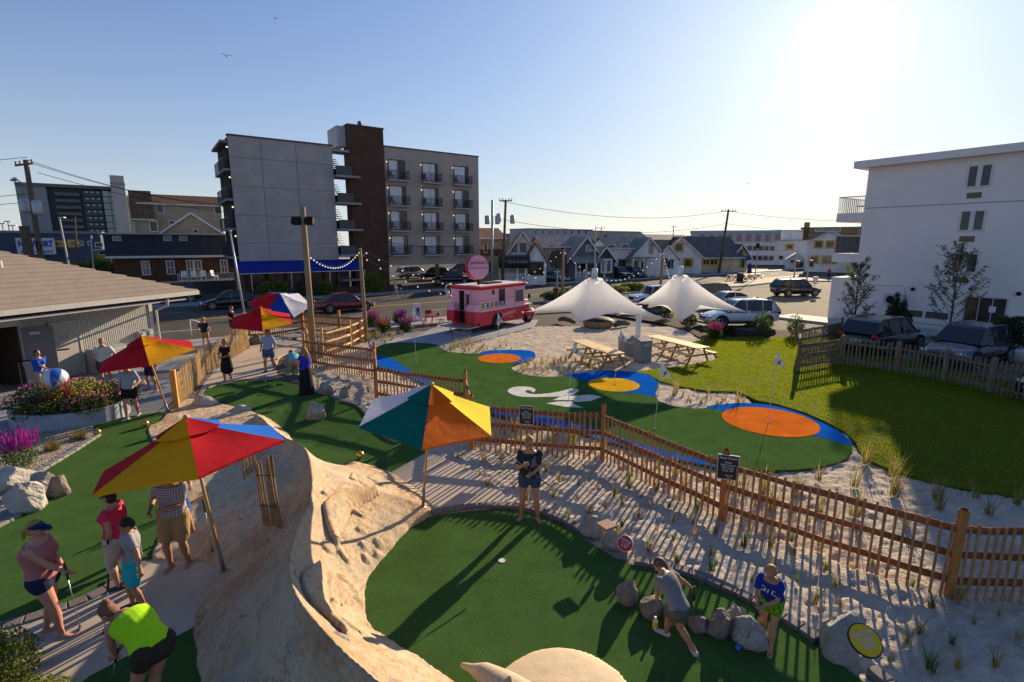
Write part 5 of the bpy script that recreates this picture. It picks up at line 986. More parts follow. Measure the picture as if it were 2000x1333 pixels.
# ================================================================ umbrellas
M_WOODP = mat('umbrella_pole_wood', (.50, .27, .06), .45, 0, .5, .2, 8, .2, bsc=40)
UC = dict(red=(.50, .012, .02), yellow=(.84, .36, .006), blue=(.015, .14, .58), white=(.68, .68, .72), teal=(.005, .13, .11), orange=(.72, .15, .015), royal=(.01, .06, .38), lime=(.75, .62, .03))
UM = {k: mat('canvas_' + k, v, .85, 0, .1, .12, 2, .4, trans=.22, bsc=4, bd=.03) for k, v in UC.items()}
def umbrella(label, base, apex_px, L, a0, cols, Rr=1.37, drop=.58, collar=False, finial=True):
    """base: ground point; apex_px: pixel of the tip; cols: six canopy panels starting at angle a0"""
    a, b, c = ray(*apex_px); o = Vector((0, 0, H)); d = Vector((a, b, c)); m = o - base; A_ = d.dot(d); B_ = 2 * d.dot(m); C_ = m.dot(m) - L * L; disc = B_ * B_ - 4 * A_ * C_
    k = (-B_ - math.sqrt(disc)) / (2 * A_) if disc > 0 else -B_ / (2 * A_)
    k2 = (-B_ + math.sqrt(disc)) / (2 * A_) if disc > 0 else k
    p1, p2 = o + d * k, o + d * k2; tip = p1 if (p1 - base).normalized().z > (p2 - base).normalized().z else p2
    ax = (tip - base).normalized(); t = thing('market_umbrella', label, 'umbrella', base, 0, 'market umbrellas on the course'); q = Vector((0, 0, 1)).rotation_difference(ax).to_matrix().to_4x4(); Lr = (tip - base).length
    def mbq(): m_ = MB(); m_.M = q; return m_
    mb = mbq(); mb.tube([(0, 0, -.05), (0, 0, Lr - .05)], .024, 12); mb.build('pole', M_WOODP, t, True)
    mb = mbq(); mb.tube([(0, 0, -.06), (0, 0, .42)], .032, 12); mb.tube([(0, 0, -.03), (0, 0, .0)], .075, 14); mb.build('ground_sleeve', plain((.22, .20, .19), .5, .5), t, True)
    if finial: mb = mbq(); mb.sph((0, 0, Lr - .03), .045, 14); mb.build('finial', M_WOODP, t, True)
    mb = mbq(); n = 6; zt = Lr - .07; ns = 8; V = []
    ang = [R(a0 + 60 * i) for i in range(n)]
    def pt(i, f, s_):  # panel i, f along rib 0..1, s_ across 0..1
        r = Rr * f; z = zt - drop * (f ** .92) ; A1, A2 = ang[i], ang[(i + 1) % n]
        x = (math.cos(A1) * (1 - s_) + math.cos(A2) * s_) * r; y = (math.sin(A1) * (1 - s_) + math.sin(A2) * s_) * r
        sag = .035 * math.sin(PI * s_) * math.sin(PI * min(1, f)) * (1 if f < 1 else 0) - .012 * math.sin(PI * s_) * f
        return (x, y, z - sag)
    for i in range(n):
        vs = [pt(i, .1 + .9 * a_ / ns, b_ / ns) for a_ in range(ns + 1) for b_ in range(ns + 1)]; fs = [(a_ * (ns + 1) + b_, a_ * (ns + 1) + b_ + 1, (a_ + 1) * (ns + 1) + b_ + 1, (a_ + 1) * (ns + 1) + b_) for a_ in range(ns) for b_ in range(ns)]
        mb.add(vs, fs, i)
        # hem
        e = [Vector(pt(i, 1, b_ / ns)) for b_ in range(ns + 1)]; mb.add([v for v in e] + [v - Vector((0, 0, .035)) for v in e], [(b_, b_ + 1, ns + 2 + b_, ns + 1 + b_) for b_ in range(ns)], i)
    mb.build('canopy', [UM[c_] for c_ in cols], t, True)
    mb = mbq()
    for i in range(n):
        vs = [Vector(pt(i, f, s_)) + Vector((0, 0, h)) for f, h in ((.01, .045), (.2, .06), (.36, .055)) for s_ in (0, .5, 1)]; mb.add(vs, [(a_ * 3 + b_, a_ * 3 + b_ + 1, a_ * 3 + b_ + 4, a_ * 3 + b_ + 3) for a_ in (0, 1) for b_ in (0, 1)], i)
    mb.build('vent_cap', [UM[c_] for c_ in cols], t, True)
    for i in range(n): mb = mbq(); mb.tube([Vector(pt(i, .06, 0)) - Vector((0, 0, .03)), Vector(pt(i, .99, 0)) - Vector((0, 0, .025))], .010, 6); mb.tube([(0, 0, zt - .75), Vector(pt(i, .52, 0)) - Vector((0, 0, .03))], .008, 6); mb.build('rib', M_WOODP, t)
    return t
b1 = on_mound(437, 1115, .2); umbrella('large near umbrella with red, yellow and blue panels on the sculpted mound', b1, (362, 812), 2.62, -116, ['yellow', 'red', 'blue', 'white', 'blue', 'red'], 1.40)
b2 = on_mound(826, 990, .1); umbrella('tilted umbrella with white, teal, orange and yellow panels at the tip of the mound', b2, (843, 748), 2.62, -146, ['teal', 'orange', 'lime', 'red', 'lime', 'white'], 1.34, .60)
umbrella('red and yellow umbrella in front of the pavilion doors', gp(330, 808), (275, 655), 2.62, -114, ['red', 'yellow', 'red', 'royal', 'teal', 'red'], 1.38)
umbrella('red and yellow umbrella above the man in the light blue shirt', gp(519, 698), (509, 600), 2.5, -124, ['red', 'yellow', 'red', 'yellow', 'yellow', 'red'], 1.42)
umbrella('farthest umbrella with red, blue and white panels by the street fence', gp(553, 668), (547, 573), 3.0, -104, ['royal', 'white', 'white', 'royal', 'red', 'red'], 1.5)

# ================================================================ flags, cups, balls
FLAG = cloth((.72, .72, .72)); NAVY = plain((.01, .02, .09), .6, var=0)
def pin(label, base, top_px, num, fl=.42, lean=0):
    p = gp(*base, .04); t = thing('pin_flag', label, 'golf flag', p, 0, 'numbered flags on the mid green'); tp = atY(*top_px, p.y) - p
    MB().tube([(0, 0, -.04), tp], .009, 6).build('pole', plain((.62, .62, .6), .4), t)
    MB().tube([(0, 0, .001), (0, 0, .006)], .055, 14).build('cup', DARK, t)
    mb = MB(); V = []; k = 7; hgt = fl
    for i in range(k + 1):
        f = i / k; x = fl * .62 * f; zc_ = tp.z - .02 - hgt * .62 * f; hh = hgt * (1 - f * .75) * .5; y = .035 * math.sin(f * 6) * f
        mb.v += [Vector((tp.x + x, y, zc_ - hh + hgt * .0)), Vector((tp.x + x, y, zc_ + hh * (1 - f * .3)))]
    for i in range(k): mb.f.append((2 * i, 2 * i + 2, 2 * i + 3, 2 * i + 1)); mb.m.append(0)
    f_ = mb.build('flag', FLAG, t, True)
    text(num, .2, NAVY, f_, frame((tp.x + fl * .25, -.02, tp.z - hgt * .42), (.85, 0, -.5), (0, 0, 1)), ext=.004)
pin('white flag nearest the double fence post at the left of the mid green', (814, 716), (806, 610), '1')
pin('white flag in the small orange circle before the food truck', (976, 701), (972, 618), '2', .40)
pin('white flag standing on the white wave logo', (1110, 783), (1120, 677), '5')
pin('white flag in the yellow circle', (1200, 752), (1211, 652), '3')
pin('white flag just behind the long fence, right of the yellow circle', (1278, 838), (1291, 717), '4', .45)
pin('white flag in the large orange circle by the lawn', (1501, 824), (1516, 697), '6')
MB().tube([(0, 0, .0), (0, 0, .012)], .06, 20).build('hole_cup', plain((.62, .6, .56), .5), None); c_ = bpy.context.scene.objects['hole_cup']; c_.location = gp(980, 1096, .028); setp(c_, 'white hole cup in the near green left of the long shadow', 'hole cup')
def ball(px, py, r, m, label, z=.03, cat='golf ball'):
    o = MB().sph((0, 0, r), r, 16).build('golf_ball', m, None, True); o.location = gp(px, py, z); setp(o, label, cat); return o
ball(1441, 1270, .035, plain((.01, .14, .60), .3, var=0), 'bright blue golf ball at the foot of the row of rocks')
ball(480, 749, .03, plain((.5, .3, .1), .3, var=0), 'orange golf ball on the upper green edge behind the black dress')
ball(519, 747, .03, plain((.65, .65, .65), .3, var=0), 'white golf ball on the upper green before the man in light blue')
ball(508, 773, .03, plain((.03, .03, .03), .3, var=0), 'dark golf ball in the middle of the upper green')
BRASS = plain((.55, .33, .10), .25, .7, var=.1)
for k, (px, py, lb) in enumerate(((191, 851, 'shiny golden ball marker at the end of the pebble bed kerb'), (285, 834, 'shiny golden ball marker at the tip of the mound by the left green'), (704, 896, 'shiny golden ball marker where mound meets upper green'))):
    t = thing('ball_marker', lb, 'tee marker', gp(px, py, .03), 0, 'golden ball markers'); MB().sph((0, 0, .10), .095, 18).build('ball', BRASS, t, True); MB().tube([(0, 0, -.03), (0, 0, .03)], .05, 12).build('foot', plain((.2, .12, .05), .6), t)

# ================================================================ signs near the fence
BLK = plain((.022, .018, .016), .55, var=.1); WTX = plain((.55, .54, .50), .6, var=0)
def dune_sign(label, c, rz, tilt=0, s=1.0):
    t = thing('dune_sign', label, 'sign', c, rz, 'black dune protection signs'); MB().bb(-.19 * s, .19 * s, -.012, 0, -.25 * s, .25 * s).build('panel', BLK, t)
    mb = MB(); mb.bb(-.19 * s, .19 * s, -.016, -.013, .235 * s, .25 * s); mb.bb(-.19 * s, .19 * s, -.016, -.013, -.25 * s, -.235 * s); mb.bb(-.19 * s, -.178 * s, -.016, -.013, -.235 * s, .235 * s); mb.bb(.178 * s, .19 * s, -.016, -.013, -.235 * s, .235 * s); mb.build('border', WTX, t)
    for k, (w_, z_, sz) in enumerate((('Area Closed', .185, .072), ('Please', .10, .058), ('Help Protect', .045, .058), ('The Dunes', -.01, .058), ('Keep Off', -.065, .058), ('WILDWOOD', -.16, .03), ('thank you', -.195, .026))): text(w_, sz * s, WTX, t, frame((.03 * (k > 4), -.015, z_ * s), (1, 0, 0), (0, 0, 1)), ext=.001, sx=.86, bold=.0008)
    return t
dirg = (ph_ - pg).normalized(); dune_sign('black sign reading Area Closed on the fence post in the middle of the long fence', Vector((pg.x - .0, pg.y - .10, 1.12)), math.atan2(-.35, 1))
d_ = (pf - pe); q_ = pe + d_ * .43; dune_sign('black sign reading Area Closed on the fence above the woman in the dark shirt', Vector((q_.x, q_.y - .09, 1.03)), math.atan2(d_.y, d_.x))
dune_sign('black dune sign seen nearly edge-on at the double fence post', Vector((pc.x - .09, pc.y - .05, 1.05)), math.atan2(-1, .30), s=.9)
def round_sign(label, c, nrm, up, r, col, rim, tx_col, post=None, txt=('WATCH', 'YOUR', 'STEP')):
    t = thing('step_sign', label, 'sign', c); nrm = Vector(nrm).normalized(); x = Vector(up).cross(nrm).normalized(); y = nrm.cross(x); M_ = frame((0, 0, 0), x, y)
    MB().tube([nrm * -.02, (0, 0, 0)], r, 36, 0, up=y).build('rim', rim, t); MB().tube([(0, 0, 0), nrm * .006], r * .92, 36, up=y).build('face', col, t)
    for k, w_ in enumerate(txt): text(w_, r * .38, tx_col, t, frame(tuple(nrm * .009 + y * (r * (.36 - .36 * k))), x, y), ext=.001, bold=.002, sx=.95)
    if post: MB().box(post, (.09, .09, abs(c.z) + .1)).build('post', plain((.2, .2, .2)), t)
    return t
rc = gp(1221, 1062, .30); round_sign('small round red sign reading Watch Your Step behind the kerb', rc, (-.45, -.8, .42), (.25, 0, 1), .135, plain((.42, .006, .015), .45, var=.05), plain((.7, .68, .68), .4, var=0), plain((.60, .45, .48), .5, var=0), (.0, .03, -rc.z / 2 - .02))
yc = gp(1690, 1251, .80); round_sign('round yellow sign reading Watch Your Step lying on the big boulder', yc, (.0, -.62, .9), (-.18, .8, .6), .185, plain((.70, .42, .01), .45, var=.05), plain((.02, .02, .02), .5, var=0), plain((.62, .52, .38), .5, var=0))
# stone tray and lemonade bottles
tc = gp(1185, 1028, .50); t = thing('stone_tray', 'flat square salt-stained paver lying on the kerb boulder', 'paver', tc, .55); bevel(MB().box((0, 0, .02), (.26, .26, .04)).build('slab', mat('speckled_paver', (.36, .20, .13), .8, 0, .3, .6, 25, .5, bsc=90), t), .008)
def bottle(name, label, c, tilt=None):
    t = thing(name, label, 'bottle', c, 0); q = Matrix.Identity(4) if tilt is None else Matrix.Rotation(tilt, 4, 'Y')
    def m_(): k = MB(); k.M = q; return k
    k = m_(); k.tube([(0, 0, 0), (0, 0, .01), (0, 0, .12), (0, 0, .15), (0, 0, .165)], [.03, .036, .036, .016, .015], 14); k.build('bottle_body', plain((.62, .55, .22), .15, 0, .6, .1), t, True); k = m_(); k.tube([(0, 0, .05), (0, 0, .11)], .0375, 14); k.build('bottle_label', plain((.70, .48, .02), .4, var=.3, sc=40), t); k = m_(); k.tube([(0, 0, .165), (0, 0, .185)], .018, 10); k.build('cap', WHITE, t)
    return t
bottle('drink_bottle', 'yellow lemonade bottle standing beside the stone tray', gp(1207, 1042, .36))

# ================================================================ sail canopies, tables, bins, fire pit
SAIL = mat('sail_fabric', (.86, .86, .85), .7, 0, .2, .05, 1.5, .3, trans=.55, bsc=6, bd=.03)
def sail(label, corners, peak, ring=.35):
    t = thing('sail_canopy', label, 'canopy', (peak.x, peak.y, 0), 0, 'white tensile canopies'); n = 14; mb = MB(); m_ = len(corners)
    for i in range(m_):
        a, b = corners[i], corners[(i + 1) % m_]; mid = (a + b) / 2; vs = []
        for f in range(n + 1):
            for g_ in range(n + 1):
                s_ = g_ / n; e = a.lerp(b, s_); c_ = Vector((peak.x, peak.y, e.z)); e = e + (c_ - e) * (.40 * math.sin(PI * s_)); e.z += .20 * math.sin(PI * s_)   # scalloped edge
                dirv = (e - c_); dirv.z = 0; rr = ring / max(dirv.length, .01); q = f / n; h = (1 - q); z = e.z + (peak.z - e.z) * (h ** 1.4) + .0; p = c_ + dirv * (rr + (1 - rr) * q); p.z = z; vs.append(p - Vector((peak.x, peak.y, 0)))
        mb.add(vs, [(f * (n + 1) + g_, (f + 1) * (n + 1) + g_, (f + 1) * (n + 1) + g_ + 1, f * (n + 1) + g_ + 1) for f in range(n) for g_ in range(n)])
    mb.build('membrane', SAIL, t, True)
    mb = MB(); mb.tube([(0, 0, peak.z - .15), (0, 0, peak.z + .02), (0, 0, peak.z + .03)], [ring * .55, ring * .5, .32], 18); mb.tube([(0, 0, peak.z), (0, 0, peak.z + .45)], .13, 14); mb.build('mast_head', WHITE, t, True)
    MB().tube([(0, 0, peak.z - 1.2), (0, 0, peak.z)], .07, 14).build('mast', WHITE, t, True)
    for c in corners: MB().tube([(c.x - peak.x, c.y - peak.y, c.z), ((c.x - peak.x) * 1.02, (c.y - peak.y) * 1.02, c.z - .02)], .05, 8).build('corner_plate', WHITE, t)
    return t
sail('white tent-like canopy with high mast over the sand, left of the two', [gp(1022, 610, 2.2), gp(1135, 628, 2.1), gp(1304, 624, 2.2), gp(1240, 594, 2.6)], Vector((3.65, 22.8, 3.75)))
sail('white tent-like canopy with mast head in front of the white SUV, right of the two', [gp(1240, 593, 2.25), gp(1332, 626, 2.05), gp(1462, 609, 2.25), gp(1370, 585, 2.7)], Vector((7.9, 24.2, 3.8)))
p = gp(1244, 692); t = thing('canopy_post', 'thick white post beside the grey bins under the canopies', 'post', p); MB().tube([(0, 0, -.1), (0, 0, 2.35)], .13, 18).build('shaft', WHITE, t, True); MB().tube([(0, 0, 0), (0, 0, .05)], .22, 18).build('base_plate', WHITE, t)
TABLE = mat('picnic_wood', (.62, .45, .20), .7, 0, .3, .12, 3, .4, bsc=30, bd=.004); TLEG = mat('picnic_leg_wood', (.36, .19, .07), .8, 0, .3, .2, 5, .3)
def picnic(label, a, b, wd=.78):
    d = b - a; L = d.length; t = thing('picnic_table', label, 'picnic table', ((a.x + b.x) / 2, (a.y + b.y) / 2, 0), math.atan2(d.y, d.x), 'long picnic tables on the sand')
    mb = MB(); [mb.bb(-L / 2, L / 2, -wd / 2 + i * wd / 5 + .005, -wd / 2 + (i + 1) * wd / 5 - .005, .71, .75) for i in range(5)]; mb.build('table_top', TABLE, t)
    for s_ in (-1, 1): mb = MB(); [mb.bb(-L / 2, L / 2, s_ * .72 - .13 + i * .14, s_ * .72 - .005 + i * .14, .42, .46) for i in range(2)]; mb.build('bench', TABLE, t)
    for x in (-L / 2 + .3, -.35, .35, L / 2 - .3):
        for s_ in (-1, 1): MB().bar((x, s_ * .25, .71), (x, s_ * .62, -.02), .04, .09).build('leg', TLEG, t)
        MB().bb(x + .03, x + .07, -.8, .8, .33, .41).build('crossbar', TLEG, t)
    return t
picnic('long yellow picnic table left of the grey bins', gp(1130, 664, .75), gp(1206, 691, .75)); picnic('long yellow picnic table right of the grey bins, reaching the lawn', gp(1274, 655, .75), gp(1375, 679.5, .75))
BIN = plain((.20, .21, .21), .6, var=.12)
for px, py, lb, s_ in ((1223, 696, 'grey square litter bin behind the front one', .95), (1254, 706, 'front grey litter bin with pale label beside the white post', 1.05)):
    t = thing('litter_bin', lb, 'bin', gp(px, py), .35, 'grey bins under the canopy'); bevel(MB().bb(-.3, .3, -.3, .3, 0, .9 * s_).build('bin_body', BIN, t), .03); mb = MB(); mb.ext([(-.32, -.32, .9 * s_), (-.32, -.32, .95 * s_), (-.32, .0, 1.05 * s_), (-.32, .32, .95 * s_), (-.32, .32, .9 * s_)], (.64, 0, 0)); mb.build('lid', BIN, t); MB().bb(-.18, .18, -.325, -.305, .7 * s_, .84 * s_).build('sticker', plain((.35, .36, .36)), t)
t = thing('fire_pit', 'round wooden tub fire pit covered with black cloth under the left canopy', 'fire pit', gp(1168, 638)); mb = MB(); mb.tube([(0, 0, -.05), (0, 0, .1), (0, 0, .42)], [.85, .95, 1.02], 22); mb.build('tub', mat('tub_wood', (.30, .16, .08), .8, 0, .3, .4, 6, .4), t, True)
mb = MB(); mb.sph((0, 0, .38), (.95, .95, .28), 20, hemi=True); mb.build('cover', plain((.02, .02, .02), .7), t, True)
for k, (a, b, r_) in enumerate((((1092, 628), (1122, 634), .17), ((1200, 640), (1228, 636), .2))):
    p = gp(*a); q = gp(*b); t = thing('driftwood_log', ['dark driftwood log left of the fire pit', 'driftwood log propped right of the fire pit'][k], 'log', p, 0, 'driftwood logs'); d = q - p
    MB().tube([(0, 0, .12), d * .3 + Vector((0, .05, .25)), d * .7 + Vector((0, 0, .22)), d + Vector((0, 0, .12))], [r_ * .7, r_, r_ * .9, r_ * .6], 9).build('trunk', mat('driftwood', (.13, .10, .07), .95, 0, .2, .5, 8, .8), t)

# ================================================================ pink food truck
PINK = mat('pink_paint', (.74, .36, .46), .4, 0, .5, .06, 2); TRED = mat('red_paint', (.56, .016, .04), .4, 0, .5, .08, 2); CHROME = plain((.5, .5, .5), .25, .9)
tk = thing('food_truck', 'pink and red vintage food truck with round sign on its roof', 'food truck', (-1.9, 30.3, 0), math.atan2(.81, .58)); Wt_, Lt, zt, zm, zb = 2.3, 4.75, 2.78, 1.28, .38
def tb(name, m_, *bx, **k):
    mb = MB(); [mb.bb(*b_) for b_ in bx]; o = mb.build(name, m_, tk)
    if k.get('bev'): bevel(o, k['bev'], 3)
    return o
tb('upper_body', PINK, (0, Lt, 0, Wt_, zm, zt - .14), bev=.05); tb('lower_body', TRED, (.02, Lt, .02, Wt_ - .02, zb, zm - .03), bev=.03)
tb('white_stripe', WHITE, (-.012, Lt + .9, -.012, Wt_ + .012, zm - .035, zm + .02)); tb('roof', plain((.62, .60, .58), .5), (.12, Lt - .1, .12, Wt_ - .12, zt - .05, zt + .03), bev=.03); tb('roof_rim', TRED, (-.05, Lt + .05, -.05, Wt_ + .05, zt - .16, zt), bev=.04)
mb = MB(); [mb.tube([(.05 + i * .12, -.02, zt - .16), (.05 + i * .12, -.02, zt - .21)], .05, 6) for i in range(39)]; [mb.tube([(-.02, .05 + i * .12, zt - .16), (-.02, .05 + i * .12, zt - .21)], .05, 6) for i in range(19)]; mb.build('scallops', TRED, tk)
for y_ in (0, Wt_ - .62): tb('rear_box', PINK, (-.45, 0, y_, y_ + .62, 1.28, 1.72), bev=.03); tb('rear_box_base', TRED, (-.45, 0, y_, y_ + .62, .62, 1.26), bev=.02)
tb('doorway', DARK, (-.012, -.002, 1.22, 1.62, .5, zt - .3)); dd_ = tb('rear_door', PINK, (-.05, -.01, .68, 1.16, 1.28, zt - .3)); tb('rear_door_base', TRED, (-.05, -.01, .68, 1.16, .5, 1.26)); MB().bb(-.06, -.05, .78, 1.06, 1.5, 2.3).build('pane', GLASS, dd_)
tb('platform', plain((.42, .42, .42), .4, .6), (-1.15, 0, .05, Wt_ - .05, .36, .42)); mb = MB(); [mb.tube([(-.9, q, .36), (-.9, q, 0)], .04, 8) for q in (.5, 1.6)]; [mb.tube([(-.35, q, .42), (-.35, q, .62)], .02, 6) for q in (.1, .55, 1.7, 2.2)]; mb.build('supports', CHROME, tk); tb('step', plain((.3, .3, .3)), (-1.0, -.3, .4, 1.3, 0, .17))
fs = tb('hood', PINK, (Lt, Lt + .75, .25, Wt_ - .25, zm, zm + .3), bev=.1); tb('hood_base', TRED, (Lt, Lt + .8, .15, Wt_ - .15, .55, zm - .03), bev=.08); tb('bumper', CHROME, (Lt + .8, Lt + .92, .1, Wt_ - .1, .45, .6), bev=.03)
mb = MB(); mb.tube([(Lt + .1, -.05, .5), (Lt + .3, -.1, .72), (Lt + .6, -.1, .78), (Lt + .9, -.08, .6), (Lt + 1.0, -.05, .42)], [(.24, .06)] * 5, 10, up=(0, 1, 0)); mb.build('fender', TRED, tk, True)
for x in (1.75, Lt + .5):
    w_ = MB().tube([(x, -.03, .42), (x, .26, .42)], .42, 24).build('wheel', plain((.015, .015, .015), .85), tk); MB().tube([(x, -.05, .42), (x, .0, .42)], .2, 18).build('hub', CHROME, w_)
    w_ = MB().tube([(x, Wt_ - .26, .42), (x, Wt_ + .03, .42)], .42, 24).build('wheel', plain((.015, .015, .015), .85), tk)
MB().tube([(1.75, -.012, .5), (1.75, -.004, .5)], .55, 24).build('wheel_arch', DARK, tk)
def twin(x0, x1, z0, z1, m_=GLASS): f = tb('window', plain((.06, .05, .05), .5), (x0, x1, -.02, -.004, z0, z1), bev=.01); MB().bb(x0 + .05, x1 - .05, -.026, -.02, z0 + .05, z1 - .05).build('pane', m_, f)
twin(1.15, 1.42, 2.22, 2.5); twin(1.85, 2.5, 1.72, 2.52); twin(3.65, 4.5, 1.55, 2.3, GLASSB); tb('cab_door_seam', plain((.3, .1, .15)), (3.5, 3.52, -.008, -.002, .5, 2.5)); tb('windshield', GLASSB, (Lt - .01, Lt + .02, .3, Wt_ - .3, 1.65, 2.4))
MB().bb(Lt, Lt + .25, -.28, -.24, 1.7, 2.0).build('mirror', DARK, tk); tb('body_line', plain((.30, .10, .15)), (0, 3.5, -.008, -.002, 1.93, 1.95), (0, 3.5, -.008, -.002, 1.36, 1.375))
cols = [(.10, .42, .05), (.75, .45, .02), (.04, .16, .55), (.10, .35, .6), (.55, .2, .02), (.7, .35, .02), (.04, .25, .55), (.5, .05, .1), (.08, .4, .1), (.06, .2, .6), (.3, .1, .4)]
mb_t = 'SWEETTREATS'
for i, ch in enumerate(mb_t):
    x = .28 + i * .215; tb('letter_tile', plain(cols[i], .6, var=0), (x - .1, x + .1, -.012, -.003, 1.46, 1.76)); text(ch, .26, plain((.75, .72, .55) if i % 2 else (.08, .05, .25), .6, var=0), tk, frame((x, -.018, 1.61), (1, 0, 0), (0, 0, 1)), ext=.002, bold=.006)
text('& CO.', .24, WHITE, tk, frame((2.95, -.018, 1.58), (1, 0, 0), (0, 0, 1)), ext=.003); text("Johnnie's", .42, plain((.75, .55, .5), .6, var=0), tk, frame((2.9, -.018, .93), (1, 0, .12), (0, 0, 1)), ext=.003, shear=.35); text("sweet shop", .12, WHITE, tk, frame((3.1, -.018, .66), (1, 0, .05), (0, 0, 1)), ext=.003)
rs_c = Vector((1.0, .9, zt + 1.08)); nrm = Vector((-.35, -1, .12)).normalized(); ro = MB().tube([rs_c - nrm * -.0, rs_c + nrm * -.42], .74, 40, up=(0, 0, 1)).build('roof_sign_rim', TRED, tk, True); MB().tube([rs_c, rs_c + nrm * .02], .73, 40, up=(0, 0, 1)).build('sign_face', PINK, ro)
fx_ = Vector((0, 0, 1)).cross(nrm) * 1; fx_ = Vector((0, 0, 1)).cross(nrm).normalized(); 
text("Johnnie's", .34, plain((.40, .03, .06), .6, var=0), ro, frame(tuple(rs_c + nrm * .03 + Vector((0, 0, .28))), fx_, (0, 0, 1)), ext=.003, shear=.3); text("SWEET TREATS", .20, plain((.10, .12, .40), .6, var=0), ro, frame(tuple(rs_c + nrm * .03 - Vector((0, 0, .08))), fx_, (0, 0, 1)), ext=.003, bold=.004); text("& more", .18, plain((.40, .03, .06), .6, var=0), ro, frame(tuple(rs_c + nrm * .03 - Vector((0, 0, .42))), fx_, (0, 0, 1)), ext=.003)
mb = MB(); mb.tube([(1.0, .9, zt), (1.0, .95, zt + .35)], .09, 10); mb.bb(1.6, 3.0, .6, 1.5, zt + .03, zt + .12); mb.build('roof_fittings', DARK, tk)
mb = MB(); mb.tube([(-.1, Wt_ + .1, 2.3), (-.25, Wt_ + .25, 2.4), (-.2, Wt_ + .2, 2.75), (.1, Wt_ + .05, 2.85)], .05, 8); mb.sph((-.15, Wt_ + .12, 2.25), (.12, .12, .2), 10); mb.build('horn', WHITE, tk, True)

# bistro set and A-frame board
BR_ = plain((.30, .012, .02), .5, var=.1)
def bistro_chair(label, px, py, rz):
    t = thing('bistro_chair', label, 'chair', gp(px, py), rz, 'red folding chairs'); mb = MB(); [mb.bb(-.2, .2, -.2 + i * .08, -.14 + i * .08, .44, .46) for i in range(5)]; mb.build('seat', BR_, t); mb = MB(); mb.bb(-.2, .2, .24, .26, .62, .86); mb.build('backrest', BR_, t)
    for s_ in (-.2, .2): MB().bar((s_, .26, .88), (s_, -.2, 0), .025).build('leg', BR_, t); MB().bar((s_, -.18, .44), (s_, .24, 0), .025).build('leg', BR_, t)
bistro_chair('red folding chair on the left of the bistro table', 829, 639, R(-80)); bistro_chair('red folding chair behind the bistro table', 838, 632, R(20)); bistro_chair('red folding chair on the right, nearest the food truck', 861, 638, R(60))
t = thing('bistro_table', 'round red bistro table beside the food truck', 'table', gp(847, 638)); MB().tube([(0, 0, .7), (0, 0, .72)], .36, 22).build('table_top', BR_, t)
for k in range(3): a = k * 2.09; MB().bar((.05 * math.cos(a), .05 * math.sin(a), .7), (.3 * math.cos(a), .3 * math.sin(a), 0), .025).build('leg', BR_, t)
t = thing('sandwich_board', 'white A-frame board with blue sideways lettering beside the red chairs', 'sign board', gp(816, 628), .25)
for s_ in (-1, 1): MB().ext([(-.3, s_ * .28, 0), (.3, s_ * .28, 0), (.24, s_ * .05, 1.25), (-.24, s_ * .05, 1.25)], (0, .03 * s_, 0)).build('board', WHITE, t)
text("MORE", .36, NAVY, t, frame((0, -.26, .52), (0, .18, -1), (1, 0, 0)), ext=.003, bold=.01)

# ================================================================ vehicles
TYRE = plain((.015, .015, .015), .9); RIM = plain((.42, .42, .43), .3, .7); HL = plain((.65, .65, .62), .1, .3, .8, 0); TL = plain((.35, .008, .01), .25, var=0)
SH = {'suv': dict(L=4.85, W=1.92, H=1.74, hood=(.02, .27), zb=.27, belt=1.02, hz=(.78, 1.03), ws=(.26, .40), rf=(.42, .86), rr=(.90, .985), wr=.37, wh=(.19, .80)),
      'sedan': dict(L=4.6, W=1.80, H=1.42, hood=(.02, .26), zb=.2, belt=.90, hz=(.62, .86), ws=(.27, .42), rf=(.45, .66), rr=(.83, .86), wr=.32, wh=(.19, .80)),
      'van': dict(L=4.9, W=1.95, H=1.75, hood=(.02, .18), zb=.25, belt=1.0, hz=(.8, 1.0), ws=(.16, .34), rf=(.38, .88), rr=(.93, .985), wr=.34, wh=(.18, .80)),
      'jeep': dict(L=4.2, W=1.85, H=1.82, hood=(.02, .33), zb=.45, belt=1.15, hz=(1.05, 1.15), ws=(.34, .40), rf=(.42, .92), rr=(.95, .97), wr=.40, wh=(.18, .80)),
      'pickup': dict(L=5.4, W=1.95, H=1.80, hood=(.02, .27), zb=.4, belt=1.08, hz=(.95, 1.1), ws=(.27, .38), rf=(.40, .60), rr=(.63, .65), wr=.40, wh=(.17, .80))}
